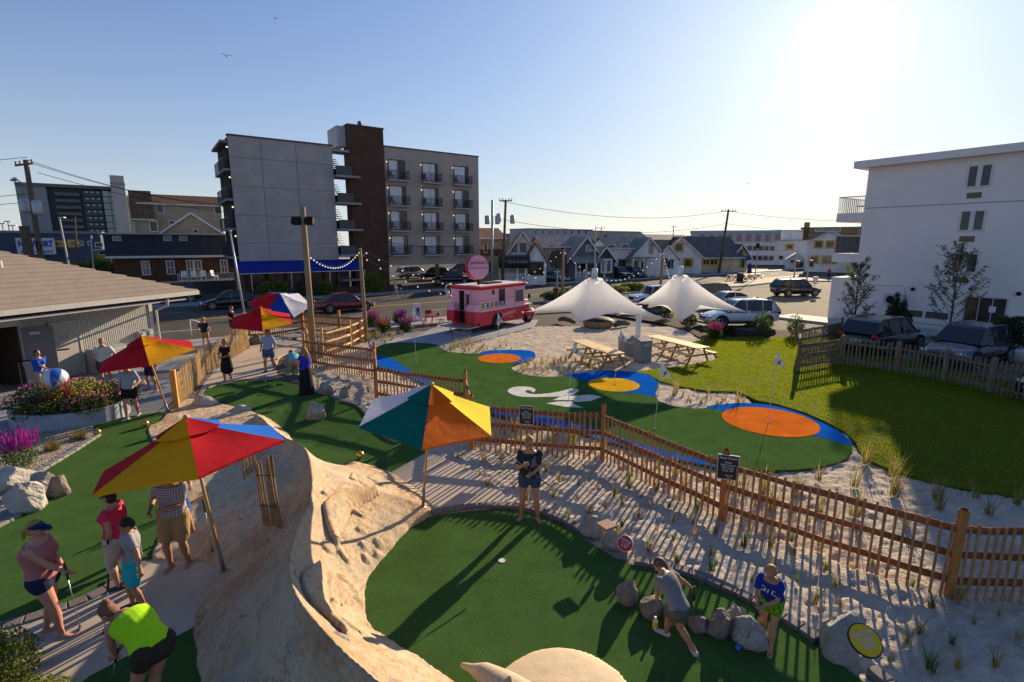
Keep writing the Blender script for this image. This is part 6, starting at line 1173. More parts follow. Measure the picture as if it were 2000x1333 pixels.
def car(kind, label, c, az, paint, cat='car', group='parked cars', rail=False, name='parked_car'):
    """az: compass angle of travel, clockwise from straight ahead"""
    s = SH[kind]; L, W, Hc = s['L'], s['W'] / 2, s['H']; t = thing(name, label, cat, c, R(90 - az), group)   # local +x is forward
    X = lambda f: L / 2 - f * L
    st = [(0, .55, .35, .62), (.015, .80, .05, .85), (.06, .93, 0, .95), (.16, .985, 0, 1), (.30, 1, 0, 1), (.5, 1, 0, 1), (.7, 1, 0, 1), (.86, .98, 0, 1), (.95, .93, 0, .98), (.99, .82, .05, .9), (1, .6, .3, .7)]
    def ztop(f): return float(np.interp(f, [0, .05, s['ws'][0], s['ws'][0] + .08, .9, 1], [s['hz'][0] - .05, s['hz'][0], s['hz'][1], s['belt'], s['belt'] + .03, s['belt'] + (.0 if kind != 'pickup' else 0)]))
    rings = []
    for f, wf, bz, tf in st:
        zt_ = ztop(f) * (tf if f < .1 or f > .97 else 1); zb_ = s['zb'] + bz * .5; w_ = W * wf; x = X(f)
        rings.append([(x, -w_ * .86, zb_), (x, -w_, zb_ + (zt_ - zb_) * .3), (x, -w_ * .995, zb_ + (zt_ - zb_) * .62), (x, -w_ * .93, zt_ - .05), (x, -w_ * .7, zt_ + .005), (x, 0, zt_ + .03), (x, w_ * .7, zt_ + .005), (x, w_ * .93, zt_ - .05), (x, w_ * .995, zb_ + (zt_ - zb_) * .62), (x, w_, zb_ + (zt_ - zb_) * .3), (x, w_ * .86, zb_)])
    n = 11; V = [p for r in rings for p in r]; Fq = [(i * n + j, (i + 1) * n + j, (i + 1) * n + (j + 1) % n, i * n + (j + 1) % n) for i in range(len(rings) - 1) for j in range(n)] + [tuple(range(n)), tuple(range((len(rings) - 1) * n, len(rings) * n))[::-1]]
    mb = MB(); mb.add(V, Fq); o = mb.build('body', paint, t, True); sb = o.modifiers.new('s', 'SUBSURF'); sb.levels = sb.render_levels = 1
    # cabin
    b = s['belt']; w0, w1 = W * .90, W * .72; (fa, fb), (ra, rb), (ya, yb) = s['ws'], s['rf'], s['rr']
    Pb = [(X(fa), ztop(fa)), (X(fb), Hc - .1), (X(ra), Hc - .02), ((X(ra) + X(rb)) / 2, Hc), (X(rb), Hc - .03), (X(ya), Hc - .12), (X(yb), b + .04)]
    if kind == 'sedan': Pb = [(X(fa), ztop(fa)), (X(fb), Hc - .06), (X(ra), Hc), ((X(ra) + X(rb)) / 2, Hc + .005), (X(rb), Hc - .03), (X(.76), Hc - .2), (X(yb), b + .02)]
    def side(sg, off=0, zo=0):
        lo = []; up = []
        for x, z in Pb: k = max(0, min(1, (z - b) / (Hc - b))); up.append(Vector((x, sg * (w0 + (w1 - w0) * k + off), z + zo)))
        return up
    Lf, Rt = side(1), side(-1); base = [Vector((p.x, p.y / abs(p.y) * w0, b - .06)) for p in Lf]; mb = MB(); m_ = len(Lf)
    vs = Lf + Rt + [Vector((p.x, w0, b - .06)) for p in Lf] + [Vector((p.x, -w0, b - .06)) for p in Lf]; fs = []; mi = []
    for i in range(m_ - 1):
        fs.append((i, i + 1, m_ + i + 1, m_ + i)); mi.append(0 if 1 <= i <= 3 or (kind != 'sedan' and i == 4) else 1)
        fs.append((i, 2 * m_ + i, 2 * m_ + i + 1, i + 1)); mi.append(1); fs.append((m_ + i, m_ + i + 1, 3 * m_ + i + 1, 3 * m_ + i)); mi.append(1)
    mb.add(vs, fs, mi); mb.build('cabin', [paint, GLASS], t)
    mb = MB()
    for sg in (1, -1):
        e = side(sg, .006, .004); mb.tube(e, .035, 6)
        for f in ([.52, .74] if kind in ('suv', 'van', 'jeep') else [.56]):
            x = X(f); k = np.interp(-x, [-p.x for p in e], [p.z for p in e]); mb.bar((x, sg * (w0 + .006), b), (x - .02, sg * (w1 + .012), float(k) - .03), .05)
        mb.bar((X(fa), sg * w0, b), (X(yb), sg * w0, b), .035)
        if kind in ('suv', 'van'): mb.bar((X(.80), sg * (w0 - .02), b), (X(yb) + .02, sg * (w0 - .02), b + .03), .05); mb.ext([(X(.86), sg * (w0 + .004), b), (X(yb), sg * (w0 + .004), b), (X(ya) - .05, sg * (w1 + .05), Hc - .25), (X(ya) + .1, sg * (w1 + .02), Hc - .1)], (0, .012 * sg, 0))
    mb.build('pillars', paint, t, True)
    if rail:
        for sg in (1, -1): MB().tube([(X(.44), sg * w1 * .95, Hc), (X(.5), sg * w1 * .95, Hc + .06), (X(.8), sg * w1 * .95, Hc + .05), (X(.86), sg * w1 * .95, Hc - .02)], .022, 6).build('roof_rail', RIM, t)
    for f in s['wh']:
        for sg in (1, -1):
            y = sg * W; a_ = MB().tube([(X(f), y * .80, s['wr'] + .03), (X(f), y * 1.004, s['wr'] + .03)], s['wr'] * 1.16, 22).build('wheel_arch', plain((.02, .02, .02), .9), t)
            w_ = MB().tube([(X(f), y * .82, s['wr']), (X(f), y * 1.0, s['wr']), (X(f), y * 1.02, s['wr'])], [s['wr'], s['wr'], s['wr'] * .9], 24).build('wheel', TYRE, t)
            mb = MB(); mb.tube([(X(f), y * 1.018, s['wr']), (X(f), y * 1.026, s['wr'])], s['wr'] * .28, 12); [mb.bar((X(f), y * 1.024, s['wr']), (X(f) + math.cos(q * 1.257) * s['wr'] * .66, y * 1.024, s['wr'] + math.sin(q * 1.257) * s['wr'] * .66), .07, .02) for q in range(5)]
            mb.tube([(X(f) + math.cos(q * PI / 12) * s['wr'] * .68, y * 1.022, s['wr'] + math.sin(q * PI / 12) * s['wr'] * .68) for q in range(25)], .018, 5); mb.build('rim', RIM, w_)
    for sg in (1, -1):
        MB().sph((X(.035), sg * W * .70, s['hz'][0] - .10), (.13, .20, .09), 10).build('headlight', HL, t, True); MB().sph((X(.982), sg * W * .78, b - .08), (.09, .17, .13), 10).build('tail_light', TL, t, True)
        MB().sph((X(fa + .06), sg * (W + .1), b + .05), (.09, .11, .08), 10).build('mirror', paint, t, True)
    mb = MB(); mb.bb(X(.0) - .10, X(.0) + .01, -W * .42, W * .42, s['zb'] + .25, s['hz'][0] - .12); bevel(mb.build('grille', DARK, t), .03)
    mb = MB(); mb.bb(X(1) - .02, X(1) + .06, -.26, .26, s['zb'] + .38, s['zb'] + .50); mb.build('licence_plate', plain((.55, .52, .35), .5), t); MB().bb(X(.5) - L * .30, X(.5) + L * .29, -W * .99, W * .99, s['zb'] - .02, s['zb'] + .08).build('sill', plain((.03, .03, .03), .8), t)
    return t
def paint(c, metal=.0): return plain(c, .25, metal, .6, .03, 3, **{'Coat Weight': .6})
PBLK = paint((.012, .012, .014)); PWH = paint((.66, .67, .70)); PRED = paint((.17, .008, .014)); PSIL = paint((.32, .33, .34), .5); PGRY = paint((.07, .085, .11), .5)
dA = 90 - math.degrees(FRZ)
car('sedan', 'black sedan parked facing left behind the white lamp post', gp(452, 601, 0), dA + 182, PBLK)
car('sedan', 'dark red sedan parked between the two wooden light poles', gp(674, 607, 0), dA + 2, PRED)
car('van', 'silver minivan parked under the hotel, nearest its brown tower', gp(806, 543), dA - 8, PSIL)
car('suv', 'black SUV parked just right of the silver minivan', gp(848, 545), dA + 215, PBLK); car('pickup', 'black pickup truck behind the round pink sign', gp(885, 556), dA + 215, PBLK); car('suv', 'dark car deep in the hotel parking behind the black pickup', gp(895, 535), dA + 200, paint((.03, .03, .05)))
car('suv', 'dark vehicle parked beyond the corner of the pavilion roof', gp(335, 592), dA + 180, PBLK)
car('suv', 'white SUV with roof rails parked beside the right canopy', gp(1440, 636), 266, PWH, rail=True)
car('sedan', 'white car showing only its roof behind the white SUV', gp(1418, 604), 262, PWH); car('suv', 'dark-topped SUV second behind the white SUV', gp(1372, 590), 262, paint((.10, .10, .11))); car('jeep', 'white off-road car with dark top left of the right canopy mast', gp(1276, 600), 258, PWH)
car('suv', 'black SUV driving on the bright asphalt at the right', gp(1553, 578), 82, PBLK, group='cars on the street', name='driving_car')
car('suv', 'black SUV seen from behind, parked at the grey picket fence', gp(1722, 684), 62, PBLK, rail=True); car('suv', 'dark grey SUV facing the grey picket fence beside the black one', gp(1888, 708), 244, PGRY); car('suv', 'dark car cut off by the right edge behind the picket fence', gp(2100, 775), 244, PBLK)
car('sedan', 'pale car parked between grey house and slate cottage', tn(tx(1086, 56), 56), dA + 88, PSIL); car('pickup', 'dark red pickup parked before the white and green house', tn(tx(1209, 55), 55), dA + 100, paint((.10, .02, .015))); car('suv', 'grey car parked beside the dark red pickup', tn(tx(1238, 55), 55), dA + 95, PGRY)

# ================================================================ poles, lamps, wires, string lights
PW = mat('pole_wood', (.13, .095, .065), .9, 0, .2, .35, 2, .6, bsc=30, bd=.01); PWL = mat('light_pole_wood', (.29, .20, .105), .85, 0, .2, .3, 2, .5, bsc=30, bd=.01); GALV = plain((.40, .41, .43), .5, .4)
def transformer(t, x, y, z, s=1.0): MB().tube([(x, y, z), (x, y, z + .1), (x, y, z + .95 * s), (x, y, z + 1.05 * s)], [.26, .3, .3, .2], 14).build('transformer', GALV, t, True); 
def upole(label, base, h, lean=(0, 0), arm=1.3, armz=.25, tr=(), r=.17, mat_=PW, azm=0):
    t = thing('utility_pole', label, 'utility pole', base, azm, 'utility poles'); MB().tube([(0, 0, -.2), (lean[0], lean[1], h)], [r, r * .7], 12).build('pole', mat_, t, True)
    if arm: MB().box((lean[0], -.15, h - armz), (arm * 2, .1, .13)).build('crossarm', mat_, t); mb = MB(); [mb.tube([(lean[0] + q, -.15, h - armz + .06), (lean[0] + q, -.15, h - armz + .28)], [.04, .07], 8) for q in (-arm * .92, -arm * .45, arm * .5, arm * .92)]; mb.build('insulators', plain((.10, .08, .08), .4), t)
    for x, z in tr: transformer(t, lean[0] * z / h + x, -.1, z)
    return t
ZL = 11.4; bp = atY(88, 560, 40); bp.z = 0
u1 = upole('leaning dark utility pole with pale crossarm and two transformers at the far left', (bp.x, bp.y, 0), ZL, (.3, 0), 1.25, .35, ((-.95, 7.6), (.85, 7.4)), .22, PW, R(-25))
MB().tube([(.2, -.1, 9.6), (-.9, -.1, 9.9), (-1.4, -.1, 10.2), (-1.7, -.1, 10.2)], .04, 6).build('lamp_arm', GALV, u1); MB().sph((-1.7, -.1, 10.05), (.4, .18, .12), 10).build('lamp_head', GALV, u1); MB().tube([(.5 + .3 * math.cos(q), -.2, 5.1 + .34 * math.sin(q)) for q in np.linspace(0, 6.28, 14)], .035, 6).build('cable_coil', DARK, u1)
MB().tube([(0, 0, -.2), (0, 0, 6.6)], .32, 12).build('utility_stub', PW, None).location = (bp.x - 1.1, bp.y + .3, 0); setp(bpy.data.objects['utility_stub'], 'short thick dark pole stub beside the leaning utility pole', 'pole')
upole('slim dark utility pole with crossarm and transformer beside the metal pole', tn(tx(981, 54), 54), 10.6, (.45, 0), .8, .15, ((.95, 7.7), (-.75, 7.9)), .2)
t = upole('grey metal pole with two grey transformers, left of the dark utility pole', tn(tx(960, 54), 54), 10.5, (.15, 0), 0, 0, ((-.6, 7.6), (.65, 7.6)), .2, GALV)
upole('utility pole with crossarm in front of the cream restaurant', tn(tx(1407, 54.5), 54.5), 11.2, (.9, 0), 1.35, .3, (), .24); upole('tiny distant utility pole above the grey townhouses', tn(tx(1173, 140), 140), 11.2, (0, 0), 1.6, .3, (), .2); upole('tiny distant utility pole between the far roofs', tn(tx(1313, 130), 130), 12, (0, 0), 1.2, .3, (), .2)
P1 = gp(614, 706); P1t = atY(591, 405, P1.y); t = thing('light_pole', 'tall wooden pole with two black floodlights, tallest of the string light poles', 'pole', P1, 0, 'wooden string light poles'); tp = P1t - P1
MB().tube([(0, 0, -.3), tp], [.135, .11], 14).build('pole', PWL, t, True)
for s_, q in ((-.28, -.1), (.24, .0)): fl = MB().box((tp.x + s_, q, tp.z - .58), (.36, .22, .3), rz=.3 * s_, rx=-.5).build('floodlight', DARK, t); MB().bar((tp.x, 0, tp.z - .5), (tp.x + s_, q, tp.z - .45), .05).build('bracket', DARK, fl)
def lpole(label, base, topz, lean=0, r=.11): t = thing('light_pole', label, 'pole', base, 0, 'wooden string light poles'); MB().tube([(0, 0, -.3), (lean, 0, topz)], [r, r * .85], 12).build('pole', PWL, t, True); return Vector(base) + Vector((lean, 0, topz))
P2 = gp(716, 666); P2t = lpole('wooden string light pole at the corner of the split rail fence', P2, 5.05, -.1); P3 = gp(1098, 592); P3t = lpole('wooden string light pole behind the food truck front', P3, 4.75, 0, .13); P4 = gp(1288, 585); P4t = lpole('wooden string light pole beside the green island', P4, 4.6, .1, .14)
BULB = bpy.data.materials.new('warm_bulb'); BULB.use_nodes = True; _b = BULB.node_tree.nodes['Principled BSDF']; _b.inputs['Emission Color'].default_value = (1, .9, .75, 1); _b.inputs['Emission Strength'].default_value = .35; _b.inputs['Base Color'].default_value = (.9, .88, .8, 1)
def string(label, a, b, sag, nb, r=.04):
    t = thing('string_lights', label, 'string lights', a, 0, 'strings of bulbs'); P = [Vector(a).lerp(Vector(b), i / 24) - Vector(a) - Vector((0, 0, sag * 4 * (i / 24) * (1 - i / 24))) for i in range(25)]
    MB().tube(P, .008, 4).build('wire', DARK, t)
    for i in range(nb):
        f = (i + .5) / nb; p = Vector(a).lerp(Vector(b), f) - Vector(a) - Vector((0, 0, sag * 4 * f * (1 - f) + .08)); MB().sph(p, r, 8).build('bulb', BULB, t, True)
A1 = P1 + tp * .72; string('string of bulbs sagging between the tall pole and the corner pole', A1, P2t - Vector((0, 0, .1)), .75, 22, .035)
tkr = Vector((-2.2, 31, 2.9)); string('string of bulbs from the corner pole down past the food truck', P2t, P3t, 2.6, 26); string('string of bulbs between the two poles behind the canopies', P3t, P4t, 2.7, 22, .05); string('string of bulbs from the corner pole across the street edge', P2t - Vector((0, 0, .3)), Vector((2.5, 36, 3.6)), 2.1, 18, .04)
string('string of bulbs hanging down towards the right canopy', P4t, Vector((10.5, 33, 2.4)), .4, 12, .045)
def wire(label, pts, r=.014): o = MB().tube(pts, r, 4).build('power_line', DARK, None); setp(o, label, 'power line', 'overhead power lines')
def sagl(a, b, s_, n=14): a = Vector(a); b = Vector(b); return [a.lerp(b, i / n) - Vector((0, 0, s_ * 4 * i / n * (1 - i / n))) for i in range(n + 1)]
U1 = Vector((bp.x + .3, bp.y, ZL)); E_ = tn(tx(981, 54), 54, 10.4)
for k, dz in enumerate((0, -.25, -.9)): wire('thin power line from the leaning pole towards the hotel, %s of three' % ['top', 'middle', 'lowest'][k], sagl(U1 + Vector((.3 * k, 0, dz)), tn(9 + 2 * k, 66, 9.6 + dz), .8), .02)
for k, (dz, x) in enumerate(((.2, -1), (-2.4, 0), (-3.0, 0))): wire('thin power line leaving the picture at the left edge, %s' % ['highest', 'middle', 'low'][k], sagl(U1 + Vector((0, 0, dz)), U1 + Vector((-40, 6, dz - .5)), .5), .02)
wire('power line sagging in front of the hotel balconies', sagl(tn(tx(735, 54), 54, 5.6), E_ + Vector((0, 0, -4.6)), .8), .03)
F_ = tn(tx(1413, 54.5), 54.5, 11)
for k, dz in enumerate((0, -2.2)): wire(['high', 'lower'][k] + ' power line between the pole pair and the restaurant pole', sagl(E_ + Vector((0, 0, dz)), F_ + Vector((0, 0, dz)), 1.6), .025); wire(['high', 'lower'][k] + ' power line from the restaurant pole to the right', sagl(F_ + Vector((0, 0, dz)), Vector((60, 62, 8.5 + dz * .6)), 1.2), .025)
bL = gp(477, 612); t = thing('street_lamp', 'slim white metal lamp post in front of the black sedan', 'street lamp', bL); MB().tube([(0, 0, 0), (-.45, 0, 6.15)], [.08, .05], 12).build('pole', plain((.50, .52, .58), .4, .2), t, True); MB().sph((-.45, 0, 6.2), (.13, .13, .1), 10).build('lamp_head', GALV, t)
for px, py, tpx, tpy, lb in ((139, 540, 116, 426, 'thin pale lamp post beyond the shingled roof'), (150, 540, 146, 424, 'thin brown pole right of the pale lamp post'), (186, 560, 178, 460, 'blue grey post left of the navy motel')):
    b_ = atY(px, py, 62); b_.z = 0; tt = atY(tpx, tpy, 62); t = thing('street_lamp' if px < 145 else 'pole', lb, 'street lamp' if px < 145 else 'pole', b_); MB().tube([(0, 0, 0), tt - b_], [.12, .08], 8).build('pole', GALV if px != 150 else PW, t)
    if px < 145: MB().box(tt - b_ + Vector((.3, 0, .05)), (.7, .3, .12)).build('lamp_head', GALV, t)
for k, (px, py) in enumerate(((16, 437), (61, 432), (27, 433), (36, 441))):
    if px == 61: continue
    p_ = atY(px - 12, py, 150); t = thing('flood_mast', ['far floodlight mast at the left edge', '', 'middle far floodlight mast', 'right far floodlight mast beside the pole stub'][k], 'light mast', (p_.x, p_.y, 0)); MB().tube([(0, 0, 0), (0, 0, p_.z)], .15, 6).build('pole', GALV, t); MB().box((0, 0, p_.z), (2.2, .3, .3)).build('lamp_bar', GALV, t)
ho_ = gp(378, 656); t = thing('handrail', 'white bent handrail by the curb left of the blond person', 'handrail', ho_, .3); MB().tube([(-.1, 0, 0), (-.1, 0, .8), (-.05, 0, .95), (.35, 0, .8), (.45, 0, .6), (.45, 0, 0)], .03, 8).build('rail', WHITE, t, True)
so = tn(tx(1087, 50), 46.5); so = gp(1088, 575); t = thing('octagon_sign', 'brown octagonal sign seen from behind on a post before the slate cottage', 'sign', (so.x, so.y, 0), -.1); q = atY(1087, 507, so.y); MB().tube([(0, .05, q.z), (0, .1, q.z)], 1.0, 8).build('panel', plain((.04, .025, .02), .6), t); MB().tube([(0, .15, 0), (0, .15, q.z + .8)], .06, 8).build('post', GALV, t)
gp_ = gp(1160, 565); t = thing('street_lamp', 'slim grey pole in front of the slate cottage', 'pole', gp_); MB().tube([(0, 0, 0), (0, 0, 7.2)], [.09, .05], 10).build('pole', GALV, t)
for px, py, h_, lb in ((1548, 565, 4.9, 'grey traffic signal pole with orange box'), (1574, 562, 5.0, 'traffic signal pole with small black signal at the crossing')):
    b_ = gp(px, py); t = thing('traffic_signal', lb, 'traffic light', b_); MB().tube([(0, 0, 0), (.1, 0, h_)], .09, 8).build('pole', GALV, t); MB().box((.3, -.1, 2.9), (.35, .3, .8)).build('signal_head', plain((.05, .035, .02), .6), t); MB().box((.3, -.27, 3.1), (.2, .05, .2)).build('lens', plain((.4, .04, .01), .4), t)
b_ = gp(1589, 578); t = thing('road_sign', 'small white road sign on a post right of the driving black SUV', 'sign', b_); MB().tube([(0, 0, 0), (0, 0, 1.9)], .035, 8).build('post', GALV, t); MB().box((0, -.04, 1.6), (.5, .03, .75)).build('panel', plain((.55, .55, .6), .5), t)
b_ = gp(1474, 549); t = thing('street_lamp', 'street lamp with black lantern beyond the red picnic tables', 'street lamp', b_); MB().tube([(0, 0, 0), (0, 0, 4.6)], .07, 8).build('pole', GALV, t); MB().tube([(0, 0, 4.6), (0, 0, 5.3)], [.18, .3], 8).build('lantern', DARK, t)
RT_ = plain((.28, .05, .02), .7)
for k in range(5):
    b_ = gp(1432 + k * 12, 548 - k * .8); t = thing('picnic_table', 'small red picnic table outside the cream restaurant, number %s from the left' % ['one', 'two', 'three', 'four', 'five'][k], 'picnic table', b_, .3 * k, 'red tables outside the restaurant'); MB().bb(-.9, .9, -.35, .35, .7, .76).build('table_top', RT_, t)
    for s_ in (-1, 1): MB().bb(-.9, .9, s_ * .7 - .12, s_ * .7 + .12, .42, .46).build('bench', RT_, t); MB().bar((s_ * .7, -.6, 0), (s_ * .7, .3, .7), .08).build('leg', RT_, t); MB().bar((s_ * .7, .6, 0), (s_ * .7, -.3, .7), .08).build('leg', RT_, t)
b_ = gp(1462, 549); t = thing('closed_umbrella', 'closed navy patio umbrella beside the cream restaurant', 'umbrella', b_); MB().tube([(0, 0, 0), (0, 0, 2.6)], .04, 8).build('pole', GALV, t); MB().tube([(0, 0, 1.1), (0, 0, 2.2), (0, 0, 2.6)], [.35, .22, .05], 10).build('canopy', cloth((.02, .03, .2)), t, True)
b_ = gp(1445, 552); o = MB().tube([(0, 0, 0), (0, 0, 1.0), (0, 0, 1.05), (0, 0, 1.3)], [.4, .45, .5, .3], 14).build('trash_can', plain((.05, .05, .05), .7), None, True); o.location = b_; setp(o, 'dark round trash can on the kerb near the red picnic tables', 'trash can')
# median island and kerb islands in the street
def island(name, pts, m_top, label):
    P = smooth_poly(G2(pts), 4); sheet('kerb', P, -.1, .12, KERB); c = sum(P, Vector()) / len(P); Q_ = [c + (p - c) * .93 for p in P]; return sheet(name, Q_, .1, .135, m_top)
island('median', [(1060, 590), (1110, 578), (1180, 570), (1255, 566), (1262, 571), (1200, 577), (1120, 590)], plain((.05, .06, .03), .9, var=.4), '')
island('traffic_island', [(1385, 559), (1440, 551), (1530, 545), (1650, 543), (1650, 550), (1540, 551), (1440, 561)], plain((.20, .17, .13), .9, var=.2), '')
for k, (px, py, w_, m_) in enumerate(((1140, 582, 2.6, LEAF), (1185, 574, 2.2, LEAFY), (1235, 569, 1.6, LEAFY), (1090, 588, 1.8, LEAF))):
    leafball('shrub', (0, 0, .5), (w_, .9, .7 if k < 1 else .45), m_, 90 + k, 1300, None, .13, ['tall dark green hedge clump on the street median', 'low yellow-green clump in the middle of the median', 'low yellow-green clump at the right end of the median', 'dark clump at the left end of the median'][k], 'shrub', 'plants on the street median', gp(px, py))
# ================================================================ people
SKINS = {k: mat('skin_' + k, c, .55, 0, .4, .10, 6, .15, bsc=60, bd=.003, Subsurface_Weight=.0) for k, c in dict(tan=(.42, .20, .115), pale=(.50, .28, .19), pink=(.48, .22, .15), olive=(.34, .165, .09)).items()}
HAIRS = {k: mat('hair_' + k, c, .6, 0, .4, .4, 14, .9, bsc=70, bd=.012) for k, c in dict(blond=(.34, .19, .045), brown=(.10, .05, .025), dark=(.015, .011, .010), auburn=(.19, .075, .03), grey=(.22, .18, .15), sandy=(.30, .17, .07), golden=(.32, .14, .035)).items()}
def ik(a, b, l1, l2, hint):
    d = b - a; L = min(max(d.length, 1e-4), (l1 + l2) * .995); e = d.normalized(); x = (l1 * l1 - l2 * l2 + L * L) / (2 * L); h = math.sqrt(max(l1 * l1 - x * x, 0)); hv = Vector(hint) - e * Vector(hint).dot(e)
    if hv.length < 1e-4: hv = Vector((0, 1, 0))
    return a + e * x + hv.normalized() * h, a + e * L
def print_plaid():
    m = NT('plaid_cotton'); m.p(.9, 0, .2); cx_ = None; outs = []
    for ax in ('X', 'Z'):
        wv = m.n('TexWave', wave_type='BANDS', bands_direction=ax, wave_profile='SIN'); wv.inputs['Scale'].default_value = 9; wv.inputs['Distortion'].default_value = .3; m.l(m.tc.outputs['Object'], wv.inputs['Vector']); outs.append(wv.outputs['Fac'])
    f = m.math('MULTIPLY', m.math('ADD', outs[0], outs[1]), .5); m.col(m.ramp(f, [(.25, (.10, .09, .11)), (.5, (.28, .25, .25)), (.75, (.50, .47, .46))])); m.bump(m.noise(14, 4), .6, .015); return m.m
def print_mottle(c1, c2, sc=30):
    m = NT('printed_cotton'); m.p(.9, 0, .2); m.col(m.ramp(m.noise(sc, 2, .5), [(.45, c1), (.55, c2)])); m.bump(m.noise(14, 4), .6, .015); return m.m
def person(label, az, h, feet, hands, hip=None, neck=None, head=None, look=(0, 0), skin='tan', hair=('brown', 'short'), top=None, sleeve=.55, bottom=None, leg=.55, skirt=0, shoes=None, sandals=None, glasses=False, cap=None, fat=1.0, near=True, group=None, toe=(0, 0), z=0.0, elbow=(0, -.7, -.5), bust=0, dress=None, kneeh=(0, 1, 0)):
    """feet, hands (left, right), hip, neck, head given as (px, py, z); az: compass facing"""
    fw = [gp(f[0], f[1], (f[2] if len(f) > 2 else z)) for f in feet]; base = (fw[0] + fw[1]) / 2; base.z = z; k = h / 1.7
    t = thing('person', label, 'person', base, R(-az), group); inv = ROOT[t.name].inverted(); sk = SKINS[skin]; loc = lambda q: inv @ gp(*q) if len(q) == 3 else Vector(q[:3]) * k
    Fl, Fr = inv @ fw[0], inv @ fw[1]
    if Fl.x > Fr.x and hip is None: Fl, Fr = Fr, Fl
    P = loc(hip) if hip else Vector((0, 0, .93 * k)); 
    if neck:
        N_ = loc(neck); d = (N_ - P).normalized(); N = P + d * .50 * k
    else: N = P + Vector((0, 0, .50 * k))
    up = (N - P).normalized(); sx = Vector((1, 0, 0)); sx = (sx - up * up.x).normalized(); fwd = up.cross(sx); mid = P.lerp(N, .5) - fwd * .03 * k * (1 + 2 * (1 - up.z))
    def spine(u): return P * (1 - u) ** 2 + mid * 2 * u * (1 - u) + N * u * u if u >= 0 else P + (P - mid).normalized() * (-u) * .5 * k
    S = [(-.16, .115, .085), (-.06, .158, .112), (.05, .172, .118), (.22, .150, .104), (.36, .142, .100), (.55, .158, .112), (.72, .170, .116), (.86, .172, .10), (.95, .135, .082), (1.02, .075, .062)]
    ref = -(sx.cross(up)) if False else fwd
    def torso(mb, u0, u1, inf, flat=False):
        U_ = [s for s in S if u0 - 1e-6 <= s[0] <= u1 + 1e-6]; (mb.tube if flat else mb.limb)([spine(u) for u, _, _ in U_], [((a * fat + inf) * k, (b * fat * (1 + (bust if .5 < u < .8 else 0)) + inf) * k) for u, a, b in U_], 20, **({'up': fwd}))
        if bust and u1 > .7: [mb.sph(spine(.66) + sx * q * .075 * k + fwd * (.085 * fat + inf * .5) * k, (.062 + inf) * k, 10) for q in (-1, 1)]
    sh = [spine(.90) + sx * q * .168 * k * (.5 + .5 * fat) for q in (-1, 1)]; hp = [P + sx * q * .088 * k * fat - up * .02 * k for q in (-1, 1)]
    T = [loc(q) if len(q) == 3 else Vector(q[:3]) * k for q in hands]
    arms = []; 
    for i, q in enumerate((-1, 1)):
        e, w_ = ik(sh[i], T[i], .285 * k, .245 * k, Vector((q * .45 + elbow[0], elbow[1], elbow[2]))); arms.append((sh[i], e, w_))
    legs = []
    for i, f in enumerate((Fl, Fr)): an = f + Vector((0, 0, .075 * k)); kn, a_ = ik(hp[i], an, .43 * k, .42 * k, Vector(kneeh)); legs.append((hp[i], kn, an if (an - a_).length < .12 else a_))
    # head frame
    hc = loc(head) if head else N + (up * .6 + Vector((0, 0, .4))).normalized() * .155 * k + fwd * .02 * k
    if (hc - N).length > .2 * k: hc = N + (hc - N).normalized() * .175 * k
    Hm = Matrix.Rotation(-R(look[0]), 3, 'Z') @ Matrix.Rotation(-R(look[1]), 3, 'X')
    hv = lambda x, y, z_: hc + Hm @ Vector((x, y, z_)) * k
    mb = MB(); torso(mb, -.16, 1.02, 0)
    mb.limb([spine(.97), N + (hc - N) * .25, hc - (hc - N) * .35], [(.062 * k, .06 * k), .053 * k, .053 * k], 14)
    mb.sph(hv(0, -.008, .015), (.073 * k, .094 * k, .105 * k), 18, q=Hm); mb.limb([hv(0, .02, -.03), hv(0, .045, -.075)], [.058 * k, .036 * k], 12)
    mb.limb([hv(0, .088, .012), hv(0, .104, -.018)], [.010 * k, .014 * k], 8); [mb.sph(hv(q * .074, -.008, -.002), (.012 * k, .020 * k, .030 * k), 8, q=Hm) for q in (-1, 1)]; [mb.limb([hv(q * .012, .085, .030), hv(q * .045, .072, .030)], .010 * k, 6) for q in (-1, 1)]
    ft = .5 + .5 * fat
    for i, (a, e, w_) in enumerate(arms):
        q = (-1, 1)[i]; mb.limb([a, a.lerp(e, .35), e], [.052 * k * ft, .048 * k * ft, .037 * k * ft], 12); mb.limb([e, e.lerp(w_, .3), w_], [.038 * k * ft, .040 * k * ft, .025 * k], 12)
        d = (w_ - e).normalized(); pn = Vector((-q, .2, 0)); pn = (pn - d * pn.dot(d)).normalized(); sd_ = d.cross(pn)   # palm normal, across the palm
        c = w_ + d * .045 * k; mb.limb([w_ + d * .01 * k, w_ + d * .085 * k], [(.034 * k, .016 * k)] * 2, 10, up=pn)
        for j, (o_, ln) in enumerate(((-.030, .066), (-.010, .075), (.010, .070), (.030, .056))):
            b0 = w_ + d * .085 * k + sd_ * o_ * k; b1_ = b0 + (d * .75 + pn * .5).normalized() * ln * .5 * k; b2_ = b1_ + (d * .15 + pn).normalized() * ln * .45 * k; mb.limb([b0, b1_, b2_], [.0105 * k, .0095 * k, .008 * k], 7)
        th = w_ + d * .03 * k - sd_ * .030 * k * 1; mb.limb([th, th + (d * .6 - sd_ * .6 + pn * .4).normalized() * .035 * k, th + (d * .8 - sd_ * .25 + pn * .8).normalized() * .062 * k], [.014 * k, .012 * k, .0095 * k], 7)
    toes = []
